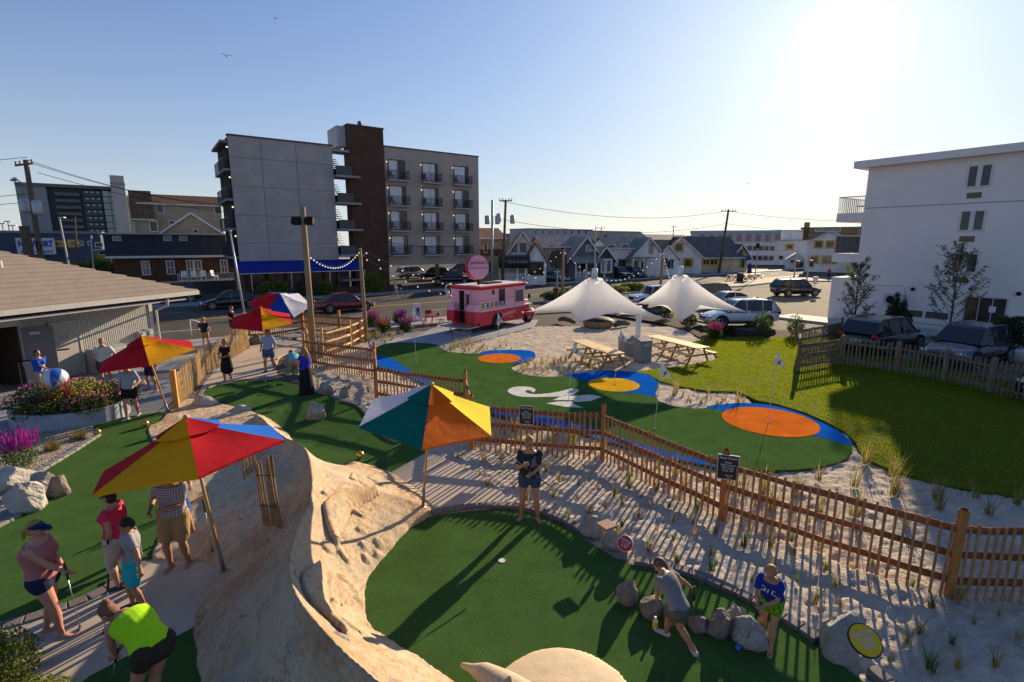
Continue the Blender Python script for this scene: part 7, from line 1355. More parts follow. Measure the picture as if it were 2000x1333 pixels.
    for i, (a, kn, an) in enumerate(legs):
        mb.limb([a, a.lerp(kn, .4), kn], [.090 * k * fat, .078 * k * fat, .055 * k * ft], 14); mb.limb([kn, kn.lerp(an, .32), kn.lerp(an, .75), an], [.054 * k * ft, .058 * k * ft, .040 * k, .036 * k], 14)
        td = Matrix.Rotation(-R(toe[i] + (-12, 12)[i]), 3, 'Z') @ Vector((0, 1, 0)); he = Vector((an.x, an.y, an.z - .04 * k)) - td * .035 * k; toes.append((he, td)); mb.limb([he, he + td * .09 * k - Vector((0, 0, .006 * k)), he + td * .19 * k - Vector((0, 0, .014 * k))], [(.034 * k, .036 * k), (.042 * k, .030 * k), (.040 * k, .018 * k)], 12, up=(0, 0, 1))
    vx = .0085 if near == 2 else (.012 if near else .02); body = fuse(mb, 'body', sk, t, vx * k ** .5, 3)
    if bottom:
        mb = MB(); torso(mb, -.16, .11, .020); [mb.sph(q, (.100 * fat + .018) * k, 14) for q in hp]
        for i, (a, kn, an) in enumerate(legs):
            if leg <= 1: e = a.lerp(kn, leg); mb.tube([a + (a - e) * .12, a.lerp(e, .5), e], [(.098 * fat + .014) * k, (.094 * fat + .016) * k, (.068 * fat + .020) * k], 14)
            else: mb.limb([a, kn, kn.lerp(an, min(1, leg - 1))], [(.098 * fat + .01) * k, .075 * k, .062 * k], 14)
        fuse(mb, 'shorts' if leg <= 1 else 'trousers', bottom, t, vx * 1.3, 3)
    if skirt:
        m_ = skirt[0]; hz = skirt[1]; w_ = skirt[2]; c0_ = spine(.2); f_ = (Fl + Fr) / 2; c2_ = Vector((f_.x, f_.y, hz * k)); mb = MB(); mb.limb([spine(.3), spine(.1), c0_.lerp(c2_, .45), c0_.lerp(c2_, .8), c2_], [((.150 * fat) * k, .11 * k * fat), (.178 * fat * k, .135 * k * fat), ((.175 + w_ * .4) * k * fat, (.14 + w_ * .3) * k * fat), ((.165 + w_ * .8) * k * fat, (.13 + w_ * .7) * k * fat), ((.16 + w_) * k * fat, (.13 + w_ * .9) * k * fat)], 22, up=(0, 1, 0)); fuse(mb, 'skirt', m_, t, vx * 1.5, 3)
    if top:
        mb = MB(); torso(mb, -.06, .95, .022, True)
        for (a, e, w_) in arms:
            if sleeve > 0: q = a.lerp(e, min(1, sleeve)); mb.sph(a, .062 * k * ft, 12); mb.tube([a, a.lerp(q, .6), q], [.062 * k * ft, .058 * k * ft, .061 * k * ft], 12)
            if sleeve > 1: mb.limb([e, e.lerp(w_, sleeve - 1)], [.052 * k, .045 * k], 10)
        fuse(mb, 'shirt' if not dress else 'dress_top', top, t, vx * 1.2, 3)
    if hair:
        m_ = HAIRS[hair[0]]; mb = MB(); st = hair[1]
        if st != 'none':
            mb.sph(hv(0, -.026, .048), (.084 * k, .093 * k, .095 * k), 16, q=Hm); mb.sph(hv(0, -.05, .0), (.076 * k, .062 * k, .085 * k), 14, q=Hm)
            if st == 'bob': mb.sph(hv(0, -.035, -.03), (.088 * k, .068 * k, .085 * k), 14, q=Hm)
            if st == 'curly': mb.sph(hv(0, -.03, .03), (.112 * k, .112 * k, .115 * k), 14, q=Hm)
            if st == 'long': mb.limb([hv(0, -.07, .03), hv(.01, -.10, -.10), hv(.02, -.10, -.24), hv(.02, -.085, -.36)], [(.075 * k, .05 * k), (.088 * k, .045 * k), (.08 * k, .035 * k), (.04 * k, .02 * k)], 12, up=fwd)
            if st == 'bun': mb.sph(hv(0, -.11, .09), .045 * k, 10); [mb.limb([hv(0, -.11, .09), hv(math.cos(q) * .07, -.12 + math.sin(q) * .03, .13 + math.sin(q * 3) * .03)], [.014 * k, .004], 6) for q in (0, 1, 2.2, 3.1, 4.5)]
            if st == 'pony': mb.limb([hv(0, -.10, .03), hv(0, -.14, -.04), hv(0, -.13, -.15)], [.03 * k, .035 * k, .015 * k], 8)
            fuse(mb, 'hair', m_, t, .010 * k if near else .014, 2)
    if cap: mb = MB(); mb.sph(hv(0, -.012, .045), (.088 * k, .104 * k, .085 * k), 16, q=Hm, hemi=True); mb.tube([hv(0, .07, .055), hv(0, .12, .05), hv(0, .165, .035)], [(.078 * k, .006 * k), (.07 * k, .006 * k), (.03 * k, .005 * k)], 14, up=Hm @ Vector((0, 0, 1))); mb.sph(hv(0, -.012, .13), .008 * k, 6); mb.build('cap', cap, t, True)
    if near:
        if glasses: mb = MB(); [mb.sph(hv(q * .032, .082, .022), (.027 * k, .012 * k, .019 * k), 10, q=Hm) for q in (-1, 1)]; mb.tube([hv(-.078, .0, .028), hv(-.066, .07, .028), hv(.066, .07, .028), hv(.078, .0, .028)], .004 * k, 6); mb.build('sunglasses', plain((.012, .010, .012), .12, 0, .8, 0), t, True)
        else: mb = MB(); [mb.sph(hv(q * .031, .081, .014), (.012 * k, .007 * k, .007 * k), 8, q=Hm) for q in (-1, 1)]; mb.build('eyes', plain((.03, .02, .015), .3, 0, .6, 0), t, True)
        mb = MB(); mb.tube([hv(-.024, .073, -.048), hv(0, .086, -.046), hv(.024, .073, -.048)], [.004 * k, .007 * k, .004 * k], 6); mb.build('mouth', plain((.30, .08, .06), .5, var=0), t, True)
    if shoes:
        for he, td in toes: mb = MB(); mb.limb([he + Vector((0, 0, .012)), he + td * .09 * k, he + td * .20 * k - Vector((0, 0, .008))], [(.043 * k, .048 * k), (.050 * k, .042 * k), (.045 * k, .028 * k)], 12, up=(0, 0, 1)); mb.build('shoe', shoes, t, True)
    if sandals:
        for he, td in toes:
            zz = Vector((0, 0, he.z - .032 * k)); a = Vector((he.x, he.y, he.z - .036 * k)); mb = MB(); mb.tube([a - td * .035 * k, a + td * .03 * k, a + td * .11 * k, a + td * .20 * k, a + td * .235 * k], [(.02, .010), (.038, .012), (.04, .012), (.046, .010), (.025, .008)], 12, up=(0, 0, 1)); sdv = Vector((td.y, -td.x, 0))
            mb.tube([a + td * .09 * k + sdv * .042, a + td * .12 * k + Vector((0, 0, .045)), a + td * .09 * k - sdv * .042], .010, 6); mb.build('sandal', sandals, t, True)
    t['_k'] = k; return t, dict(hands=[w for _, _, w in arms], inv=inv, k=k)
def putter(label, grip, head, over=.10):
    """grip and head are world points; the club runs through the hand"""
    d = (head - grip).normalized(); a = grip - d * over; t = thing('putter', label, 'putter', head, 0, 'putters held by players'); q = lambda p: p - head
    L = (head - a).length; MB().tube([q(a), q(a + d * min(.27, L * .4))], .014, 10).build('grip', plain((.02, .02, .02), .7), t, True); MB().tube([q(a + d * min(.26, L * .4)), (0, 0, .01)], .0055, 8).build('shaft', plain((.45, .45, .45), .3, .8), t, True)
    o = MB().box((.02, -.03, .012), (.03, .11, .026), rz=.5).build('club_head', plain((.06, .06, .06), .35, .5), t); bevel(o, .006); return t
def W(px, py, z): return gp(px, py, z)
DENIM = cloth((.045, .065, .12)); DENIMD = cloth((.015, .02, .055)); KHAKI = cloth((.36, .24, .12)); BLACKC = cloth((.015, .014, .016)); SANDAL = plain((.07, .03, .015), .8); THONG = plain((.08, .05, .05), .7)
# --- on the near green
t, q = person('woman in dark graphic T-shirt and denim shorts standing on the near green, sunglasses on', 182, 1.70, [(1050, 1017), (1018, 1013)], [(-.04, .25, 1.07, 1), (.10, .22, 1.24, 1)], look=(-28, 8), skin='tan', hair=('blond', 'bob'), top=print_mottle((.020, .030, .030), (.026, .038, .038), 8), sleeve=.75, bottom=DENIM, leg=.48, sandals=THONG, glasses=True, fat=1.12, near=2, bust=.12, toe=(-8, 12))
MB().tube([(-.05, .155, 1.32), (-.09, .165, 1.22), (-.03, .17, 1.15), (-.10, .165, 1.38)], [.03, .055, .03, .02], 8).build('shirt_print', cloth((.16, .16, .17)), t, True)
m_ = ROOT[t.name]; putter('putter held diagonally across the body of the woman in the dark T-shirt', m_ @ Vector((-.05, .27, 1.10)), m_ @ Vector((.42, .34, 1.50)), .42)
o = MB().box((0, 0, 0), (.09, .012, .07), rx=.4).build('score_card', plain((.6, .58, .55)), None); o.location = m_ @ Vector((.07, .29, 1.31)); o.rotation_euler = (.3, 0, .2); setp(o, 'small white score card in the raised hand of the woman in the dark T-shirt', 'card')
t, q = person('boy in grey T-shirt bending far over towards the drink bottle on the near green', -50, 1.50, [(1300, 1243), (1356, 1280)], [(1280, 1196, .28), (1353, 1150, .72)], hip=(1326, 1188, .76), neck=(1294, 1118, 1.12), head=(1288, 1100, 1.10), look=(-25, 45), skin='tan', hair=('brown', 'short'), top=cloth((.19, .185, .19)), sleeve=.7, bottom=cloth((.10, .09, .07)), leg=.6, shoes=plain((.45, .42, .42), .7), near=2, fat=.98, toe=(10, 35), kneeh=(0, .6, 0), elbow=(0, .2, -.3))
putter('putter hanging from the right hand of the bending boy in grey', W(1356, 1156, .70), W(1353, 1215, .12)); bottle('drink_bottle', 'yellow lemonade bottle held down to the turf by the bending boy', gp(1279, 1228, .035))
t, q = person('small boy in blue striped sports shirt and green shorts putting beside the rocks', 222, 1.32, [(1504, 1279), (1490, 1243)], [(.02, .40, .98, 1), (.08, .40, .92, 1)], hip=(0, -.06, .92, 1), neck=(0, .16, 1.38, 1), look=(0, 30), skin='tan', hair=('blond', 'bob'), top=cloth((.012, .03, .24)), sleeve=.75, bottom=print_mottle((.05, .22, .005), (.18, .42, .01), 35), leg=.62, sandals=THONG, near=2, fat=1.0, elbow=(0, -.2, -.6))
k_ = q['k']; mb = MB(); [mb.tube([(sg * .180 * k_, .09 + dy, 1.40 * k_), (sg * .232 * k_, .10 + dy, 1.30 * k_), (sg * .245 * k_, .13 + dy, 1.2 * k_)], .007, 5) for sg in (-1, 1) for dy in (-.02, .005, .03)]; mb.build('sleeve_stripes', plain((.6, .6, .62), .8, var=0), t)
text('CITTA', .085, plain((.6, .6, .62), .8, var=0), t, frame((.0, .155, 1.16 * k_), (-1, 0, -.15), (0, -.25, 1)), ext=.004, bold=.004)
putter('putter of the small boy in the blue shirt', q['inv'].inverted() @ q['hands'][1], W(1455, 1262, .035))
# --- queue on the path at the lower left
t, q = person('woman in navy cap, pinkish tank top and dark denim shorts standing on the path', 78, 1.70, [(92, 1236), (122, 1246)], [(124, 1108, 1.02), (130, 1116, .98)], skin='pink', hair=('blond', 'pony'), top=cloth((.40, .14, .13)), sleeve=0, bottom=DENIMD, leg=.36, sandals=plain((.03, .02, .02)), cap=cloth((.012, .022, .07)), fat=1.22, near=2, bust=.2, look=(0, 14), elbow=(0, -.5, -.5))
text('______', .025, WHITE, t, frame((.03, .10, 1.70), (0, 1, 0), (-.3, 0, 1)), ext=.001)
putter('putter of the woman in the navy cap, head resting on the path', W(128, 1112, 1.02), W(156, 1226, .03))
t, q = person('woman in neon yellow sleeveless top bending over her putter at the bottom left', 288, 1.68, [(262, 1420), (300, 1400)], [(226, 1282, .66), (230, 1272, .70)], hip=(298, 1262, .92), neck=(235, 1192, 1.22), head=(205, 1198, 1.20), look=(-12, 60), skin='tan', hair=('auburn', 'bun'), top=cloth((.36, .66, .012)), sleeve=0, bottom=cloth((.035, .028, .018)), leg=.42, sandals=SANDAL, fat=1.18, near=2, bust=.1, elbow=(0, .1, -.5))
putter('putter of the bending woman in neon yellow', W(228, 1278, .70), W(216, 1345, .05))
t, q = person('boy with short dark hair, grey T-shirt and turquoise shorts in the queue', 232, 1.54, [(285, 1196), (262, 1186)], [(287, 1150, .66), (214, 1128, .82)], look=(0, 30), skin='tan', hair=('dark', 'short'), top=cloth((.30, .28, .29)), sleeve=.75, bottom=cloth((.03, .42, .42)), leg=.95, shoes=plain((.05, .05, .05)), near=2, toe=(0, 0), head=(248, 1026, 1.43))
putter('putter of the boy in turquoise shorts, head on the path behind the neon woman', W(212, 1134, .80), W(204, 1232, .03))
t, q = person('woman with sunglasses, coral red top and pale trousers under the near umbrella', 262, 1.66, [(234, 1153), (250, 1146)], [(210, 1062, .86), (214, 1056, .90)], look=(0, 12), skin='pink', hair=('dark', 'bob'), top=cloth((.62, .035, .08)), sleeve=.35, bottom=cloth((.46, .42, .34)), leg=1.35, shoes=plain((.04, .035, .03)), glasses=True, near=2, fat=1.1, bust=.12)
putter('putter of the woman in the coral red top', W(211, 1064, .88), W(214, 1130, .05))
t, q = person('man in plaid shirt and khaki shorts, head hidden under the near umbrella', 172, 1.78, [(369, 1104), (335, 1112)], [(-.02, .22, 1.12, 1), (.26, .12, 1.06, 1)], skin='olive', hair=('brown', 'short'), top=print_plaid(), sleeve=.75, bottom=cloth((.34, .22, .10)), leg=.95, sandals=SANDAL, near=2, fat=1.15)
t, q = person('person in blue shorts half hidden behind the plaid shirt man', 150, 1.66, [(380, 1050), (322, 1060)], [(400, 998, 1.0), (.2, .1, .9, 1)], skin='tan', hair=('brown', 'short'), top=cloth((.10, .16, .30)), sleeve=.6, bottom=cloth((.02, .08, .26)), leg=.95, shoes=plain((.05, .05, .06)), near=True)
putter('putter leaning right of the plaid shirt man', W(398, 985, 1.05), on_mound(414, 1073, .2))
# --- by the pavilion
person('woman in blue T-shirt holding white towels beside the beach ball planter', 112, 1.66, [(80, 776), (94, 773)], [(.06, .26, 1.02, 1), (-.12, .26, 1.0, 1)], look=(-15, 5), skin='pink', hair=('brown', 'bob'), top=cloth((.015, .09, .46)), sleeve=.6, bottom=cloth((.36, .31, .25)), leg=.5, shoes=plain((.3, .3, .3)), glasses=True, bust=.1, fat=1.05)
person('man in white polo shirt and dark shorts standing before the corrugated wall', 160, 1.86, [(222, 757), (202, 758)], [(-.24, .10, 1.0, 1), (.30, .02, .88, 1)], skin='pink', hair=('sandy', 'short'), top=cloth((.58, .54, .48)), sleeve=.75, bottom=cloth((.035, .045, .045)), leg=.75, shoes=plain((.03, .03, .03)), glasses=True, fat=1.2)
person('man in pale blue T-shirt and black shorts walking below the red and yellow umbrella', 176, 1.78, [(272, 812), (249, 822)], [(-.27, .2, 1.02, 1), (.26, .02, .86, 1)], skin='pink', hair=('brown', 'short'), top=cloth((.27, .35, .46)), sleeve=.75, bottom=BLACKC, leg=.72, shoes=plain((.40, .38, .38)), fat=1.1)
putter('putter of the man in the pale blue T-shirt', W(236, 760, .84), gp(238, 818, .03)); o = MB().box((0, 0, 0), (.10, .02, .16), rx=.4).build('score_card', plain((.62, .62, .64)), None); o.location = gp(281, 747, 1.05); setp(o, 'white card in the hand of the man in the pale blue T-shirt', 'card')
person('person in dark shorts mostly hidden behind the pole of the red and yellow umbrella', 196, 1.72, [(307, 765), (291, 760)], [(-.3, 0, .9, 1), (.3, 0, .9, 1)], skin='pink', hair=('dark', 'short'), top=cloth((.03, .03, .04)), bottom=DENIMD, leg=.85, sandals=SANDAL)
# --- around the upper green
person('woman in short black dress with long hair standing on the concrete path edge', 190, 1.68, [(452, 745), (440, 748)], [(-.04, .22, 1.04, 1), (.12, .22, 1.1, 1)], skin='tan', hair=('brown', 'long'), top=BLACKC, sleeve=.6, bottom=None, skirt=(BLACKC, .52, .09), sandals=THONG, bust=.12, dress=1, elbow=(.0, -.4, -.3))
putter('putter of the woman in the black dress', W(442, 694, .98), gp(437, 745, .04))
t, q = person('man in light blue polo and denim blue shorts in the middle of the path', 184, 1.78, [(537, 724), (519, 728)], [(-.26, .08, .92, 1), (.22, .16, .96, 1)], skin='tan', hair=('dark', 'short'), top=cloth((.30, .38, .55)), sleeve=.75, bottom=cloth((.07, .11, .22)), leg=.8, shoes=plain((.05, .04, .04)), glasses=True, fat=1.2)
putter('putter beside the leg of the man in light blue', W(517, 690, .9), gp(519, 727, .03))
person('woman in turquoise top and skirt bending over at the edge of the upper green', -62, 1.66, [(562, 744), (581, 742)], [(556, 714, .62), (557, 712, .64)], hip=(577, 706, .92), neck=(562, 677, 1.30), head=(553, 668, 1.36), look=(0, 30), skin='pink', hair=('auburn', 'curly'), top=print_mottle((.03, .30, .36), (.20, .52, .55), 25), sleeve=.6, skirt=(cloth((.02, .34, .33)), .50, .05), shoes=plain((.5, .5, .5)), fat=1.12, kneeh=(0, .5, 0))
putter('putter of the bending woman in turquoise', W(556, 712, .66), gp(541, 742, .04)); o = MB().sph((0, 0, 0), (.16, .07, .15), 12).build('handbag', cloth((.42, .36, .26)), None, True); o.location = gp(563, 699, .85); setp(o, 'beige shoulder bag hanging at the side of the turquoise woman', 'bag')
person('woman in royal blue top and floor-length black skirt, long hair down her back', -50, 1.70, [(594, 772), (606, 770)], [(-.18, .18, 1.0, 1), (.14, .22, 1.0, 1)], look=(-15, 12), skin='tan', hair=('golden', 'long'), top=cloth((.03, .025, .42)), sleeve=.35, skirt=(BLACKC, .05, .10), bottom=None, shoes=BLACKC, bust=.1, fat=1.08)
putter('putter held in front of the woman in the long black skirt', W(593, 722, .98), gp(602, 758, .10))
person('blond person in navy top seen from behind beside the curved slat fence', 352, 1.66, [(398, 684), (408, 683)], [(-.25, .15, 1.0, 1), (.25, .1, 1.0, 1)], skin='pink', hair=('blond', 'curly'), top=cloth((.02, .025, .06)), sleeve=.7, bottom=KHAKI, leg=.7, shoes=THONG, near=False)
person('man in black shirt standing beyond the curved slat fence in profile', 100, 1.80, [(452, 660), (462, 660)], [(.0, .26, 1.05, 1), (.2, .22, 1.02, 1)], look=(0, 25), skin='pink', hair=('brown', 'short'), top=BLACKC, sleeve=.75, bottom=cloth((.03, .035, .04)), leg=.8, shoes=BLACKC, near=False)
person('person in pink cap half hidden behind the yellow panel of the path umbrella', 180, 1.66, [(531, 664), (520, 664)], [(-.2, .15, 1.0, 1), (.2, .15, 1.0, 1)], skin='tan', hair=('brown', 'short'), top=print_mottle((.02, .02, .03), (.5, .5, .5), 20), bottom=BLACKC, leg=.8, shoes=BLACKC, cap=cloth((.65, .08, .2)), near=False)
t, q = person('child in white and blue shirt with a bicycle on the street by the brown tower', 60, 1.45, [(770, 579), (776, 580)], [(-.15, .35, .95, 1), (.15, .35, .95, 1)], skin='olive', hair=('dark', 'short'), top=cloth((.35, .42, .6)), sleeve=.7, bottom=cloth((.2, .2, .22)), leg=.8, shoes=plain((.4, .4, .4)), near=False)
bk = thing('bicycle', 'small bicycle held by the child on the street by the brown tower', 'bicycle', gp(777, 581), R(10)); 
for x in (-.48, .48): MB().tube([(x + .30 * math.cos(a), 0, .31 + .30 * math.sin(a)) for a in np.linspace(0, 2 * PI, 19)], .022, 6).build('wheel', TYRE, bk)
mb = MB(); [mb.bar(a, b, .035) for a, b in (((-.48, 0, .31), (-.1, 0, .3)), ((-.1, 0, .3), (-.22, 0, .75)), ((-.22, 0, .68), (.35, 0, .68)), ((-.1, 0, .3), (.35, 0, .68)), ((.48, 0, .31), (.33, 0, .85)), ((-.48, 0, .31), (-.22, 0, .68)))]; mb.build('frame', plain((.3, .3, .35), .4, .4), bk); MB().bb(-.34, -.12, -.06, .06, .76, .80).build('saddle', DARK, bk); MB().tube([(.33, -.25, .9), (.33, 0, .86), (.33, .25, .9)], .015, 6).build('handlebar', GALV, bk)
person('person in reddish brown clothes standing beyond the food truck front', 200, 1.72, [(1083, 595), (1087, 595)], [(-.25, .1, .9, 1), (.2, .2, 1.1, 1)], skin='tan', hair=('dark', 'short'), top=cloth((.10, .03, .02)), bottom=cloth((.12, .05, .03)), leg=1.9, shoes=BLACKC, near=False)
person('tiny pedestrian in red at the far crossing near the white yellow-trimmed house', 180, 1.72, [(1616, 546), (1620, 546)], [(-.25, .1, .9, 1), (.25, .1, .9, 1)], skin='tan', hair=('dark', 'short'), top=cloth((.4, .03, .05)), bottom=DENIMD, leg=1.9, shoes=BLACKC, near=False)
# ================================================================ flower planter, shrubs, trees, birds, small things
FLW = {k: plain(c, .7, var=.25, sc=20) for k, c in dict(yellow=(.70, .48, .02), pink=(.60, .08, .22), magenta=(.48, .02, .30), orange=(.65, .20, .06), purple=(.25, .04, .30)).items()}
PLW = plain((.30, .33, .37), .75, var=.1)
rim = G2([(205, 806), (196, 822), (170, 838), (130, 852), (85, 860), (40, 856)], 0); rimb = smooth_poly(rim, 6, False); cpl = gp(112, 828); t = thing('flower_planter', 'round pale concrete planter wall under the flower bed', 'planter', cpl)
ring = [cpl + Vector((math.cos(a) * 1.55, math.sin(a) * 1.25 + .55, 0)) for a in np.linspace(0, 2 * PI, 49)[:-1]]; mb = MB(); n = len(ring); cc = cpl + Vector((0, .55, 0)); inn_ = [cc + (p - cc) * .92 for p in ring]
mb.v = [p + Vector((0, 0, z)) for z, L_ in ((0, ring), (.48, ring), (.48, inn_), (.30, inn_)) for p in L_]; mb.f = [(k * n + i, k * n + (i + 1) % n, (k + 1) * n + (i + 1) % n, (k + 1) * n + i) for k in range(3) for i in range(n)]; mb.m = [0] * len(mb.f); mb.build('wall', PLW, t, world=True)
mb = MB(); mb.v = [p + Vector((0, 0, .40)) for p in inn_]; mb.f = [tuple(range(n))]; mb.m = [0]; mb.build('soil', plain((.04, .025, .018), .95), t, world=True)
def flowers(name, label, loc, c, r, cols, nl, nf, seed, leafm=LEAF, sz=.045, cat='flowers', group=None, fs=.022):
    t = thing(name, label, cat, loc, 0, group); leafball('foliage', c, r, leafm, seed, nl, t, sz); nr_ = np.random.RandomState(seed + 1); u = nr_.randn(nf, 3); u[:, 2] = np.abs(u[:, 2]); u /= np.linalg.norm(u, axis=1)[:, None]
    P = u * np.array(r) * nr_.uniform(.85, 1.08, nf)[:, None] + np.array(c); V = []; Fq = []; mi = []
    for i, p in enumerate(P):
        s = fs * nr_.uniform(.6, 1.4); b = len(V)
        for j in range(5): a = j * 2 * PI / 5; V.append((p[0] + math.cos(a) * s, p[1] + math.sin(a) * s, p[2] + .006 * (j % 2)))
        V.append((p[0], p[1], p[2] + s * .8)); Fq += [(b + j, b + (j + 1) % 5, b + 5) for j in range(5)]; mi += [i % len(cols)] * 5
    npmesh('blossoms', V, Fq, [FLW[c_] for c_ in cols], t, mi=mi); return t
g_ = 'flower clumps in the round planter'
flowers('flower_clump', 'yellow flowering clump in the middle of the round planter', cc + Vector((.45, -.1, .3)), (0, 0, .4), (.85, .7, .55), ['yellow', 'yellow', 'orange'], 2600, 420, 201, LEAFY, group=g_)
flowers('flower_clump', 'orange and pink flowering clump at the right rim of the round planter', cc + Vector((.95, -.55, .3)), (0, 0, .3), (.6, .55, .4), ['pink', 'orange', 'pink'], 1600, 260, 203, LEAF, group=g_)
flowers('flower_clump', 'dark clump with small pink flowers at the left of the round planter', cc + Vector((-.85, -.1, .3)), (0, 0, .35), (.8, .85, .5), ['pink', 'purple', 'magenta'], 2400, 160, 205, LEAFD, group=g_)
flowers('flower_clump', 'dark purple-leaved clump at the far right of the round planter', cc + Vector((1.05, .5, .3)), (0, 0, .35), (.7, .65, .45), ['purple', 'magenta'], 1600, 110, 207, LEAFD, group=g_)
flowers('flower_clump', 'low yellow and green clump at the front rim of the round planter', cc + Vector((-.1, -.95, .3)), (0, 0, .16), (.8, .32, .28), ['yellow', 'pink'], 1600, 120, 209, LEAF, group=g_)
MRED = mat('cordyline_leaf', (.26, .07, .045), .6, 0, .4, .4, 5, 0, trans=.25)
for k, (px, py, s_) in enumerate(((132, 770, 1.0), (96, 785, .85))):
    V, Fq = blades(46, .62, .7, 300 + k, .9, .022, .05, 4); me = bpy.data.meshes.new('spiky'); me.from_pydata(V, [], Fq); me.materials.append(MRED); o = bpy.data.objects.new('cordyline', me); COL.objects.link(o); o.location = atY(px, py + 8, cc.y - .7); o.scale = (s_,) * 3; setp(o, ['dark red spiky cordyline in front of the beach ball', 'dark red spiky cordyline left of the beach ball'][k], 'spiky plant', 'cordylines in the planter')
def salvia(label, loc, n, h, rad, cols, seed, s=1.0, cat='flowering plant'):
    t = thing('flowering_plant', label, cat, loc); leafball('foliage', (0, 0, h * .35), (rad, rad, h * .4), LEAF, seed, 1500, t, .035 * max(s, .8)); r = random.Random(seed); mb = MB()
    for i in range(n):
        a = r.uniform(0, 6.28); q = rad * r.random() ** .5; x, y = q * math.cos(a), q * math.sin(a); z0 = h * r.uniform(.5, .68); z1 = h * r.uniform(.70, 1.10); lx, ly = x * .25, y * .25; b = Vector((x, y, z0)); e = Vector((x + lx, y + ly, z1)); j = i % len(cols)
        mb.tube([b, b.lerp(e, .3), b.lerp(e, .75), e], [.006, .018 * s, .015 * s, .003], 6, j)
        for q_ in range(5): c = b.lerp(e, .2 + q_ * .16); mb.sph(c + Vector((r.uniform(-.016, .016), r.uniform(-.016, .016), 0)) * s, .016 * s, 5, j)
    mb.build('flower_spikes', [FLW[c] for c in cols], t); return t
salvia('tall magenta and purple flower spikes above the pebbles at the left edge', gp(40, 915), 150, .95, .36, ['magenta', 'purple', 'magenta'], 311, .62)
for k, (px, py, c_) in enumerate(((792, 648, 'pink'), (728, 640, 'pink'), (750, 650, 'orange'), (780, 632, 'magenta'))):
    salvia(['pink flowering plant nearest the sandwich board', 'tall leafy plant right of the corner light pole', 'rust coloured flowering plant in the truck-side bed', 'pink flowers behind the rust coloured plant'][k], gp(px, py), 40, .95 if k != 1 else 1.1, .42, [c_, c_, 'purple'], 320 + k, 1.5)
for k, (px, py, s_) in enumerate(((103, 880, .2), (153, 858, .22))):
    V, Fq = blades(240, .30, .9, 340 + k, .9, .006, .16, 3); me = bpy.data.meshes.new('grass_cushion'); me.from_pydata(V, [], Fq); me.materials.append(M_BLADE); o = bpy.data.objects.new('ornamental_grass', me); COL.objects.link(o); o.location = gp(px, py, .01); setp(o, ['bright green grass cushion in the pebbles, nearer the flower spikes', 'bright green grass cushion in the pebbles, nearer the golden ball'][k], 'ornamental grass')
# beach ball sculpture
BB = NT('beach_ball_panels'); BB.p(.35, 0, .5, Coat_Weight=.3); sx_ = BB.n('SeparateXYZ'); mp = BB.n('Mapping'); mp.inputs['Rotation'].default_value = (R(50), R(20), R(35)); BB.l(BB.tc.outputs['Object'], mp.inputs[0]); BB.l(mp.outputs[0], sx_.inputs[0])
an_ = BB.math('ARCTAN2', sx_.outputs[1], sx_.outputs[0]); f_ = BB.math('MULTIPLY_ADD', an_, 1 / 6.2832, .5); rp = BB.n('ValToRGB'); rp.color_ramp.interpolation = 'CONSTANT'; BB.l(f_, rp.inputs[0]); e = rp.color_ramp.elements
cs = [(.55, .56, .60), (.70, .40, .01), (.55, .56, .60), (.02, .10, .40), (.55, .56, .60), (.50, .01, .16), (.55, .56, .60), (.03, .25, .2)]
while len(e) < 8: e.new(.5)
for i in range(8): e[i].position = i / 8; e[i].color = (*cs[i], 1)
BB.col(rp.outputs[0]); o = MB().sph((0, 0, 0), .33, 28).build('beach_ball', BB.m, None, True); o.location = atY(108, 741, cc.y - .35); setp(o, 'big beach ball with yellow, blue, pink and white panels in the planter', 'beach ball')
# queue stands by the pavilion door
for k, (px, py, q) in enumerate(((45, 768, 0), (104, 742, 1))):
    t = thing('towel_rack', ['black stand with hanging cloth left of the woman in blue', 'black stand with branches right of the woman in blue'][k], 'stand', gp(px, py)); MB().tube([(0, 0, 0), (0, 0, 1.15)], .03, 8).build('post', DARK, t); MB().tube([(0, 0, 0), (0, 0, .03)], .2, 16).build('base', DARK, t); MB().tube([(0, 0, 1.15), (.75, .1, 1.22)], .03, 8).build('crossbar', DARK, t)
    if not k: MB().ext([(.15, .02, 1.12), (.6, .08, 1.16), (.55, .10, .35), (.3, .05, .3)], (0, .05, 0)).build('cloth', cloth((.30, .29, .30)), t)
# bush at the lower left corner
bp_ = gp(-10, 1350); leafball('corner_bush', (0, 0, .3), (.42, .5, .42), LEAFY, 401, 5200, None, .024, 'glossy yellow-green bush in the bottom left corner', 'bush', None, bp_)
leafball('corner_bush', (0, 0, .1), (.4, .3, .18), LEAFY, 403, 2000, None, .022, 'low yellow-green foliage along the bottom edge beside the corner bush', 'bush', None, gp(75, 1375))
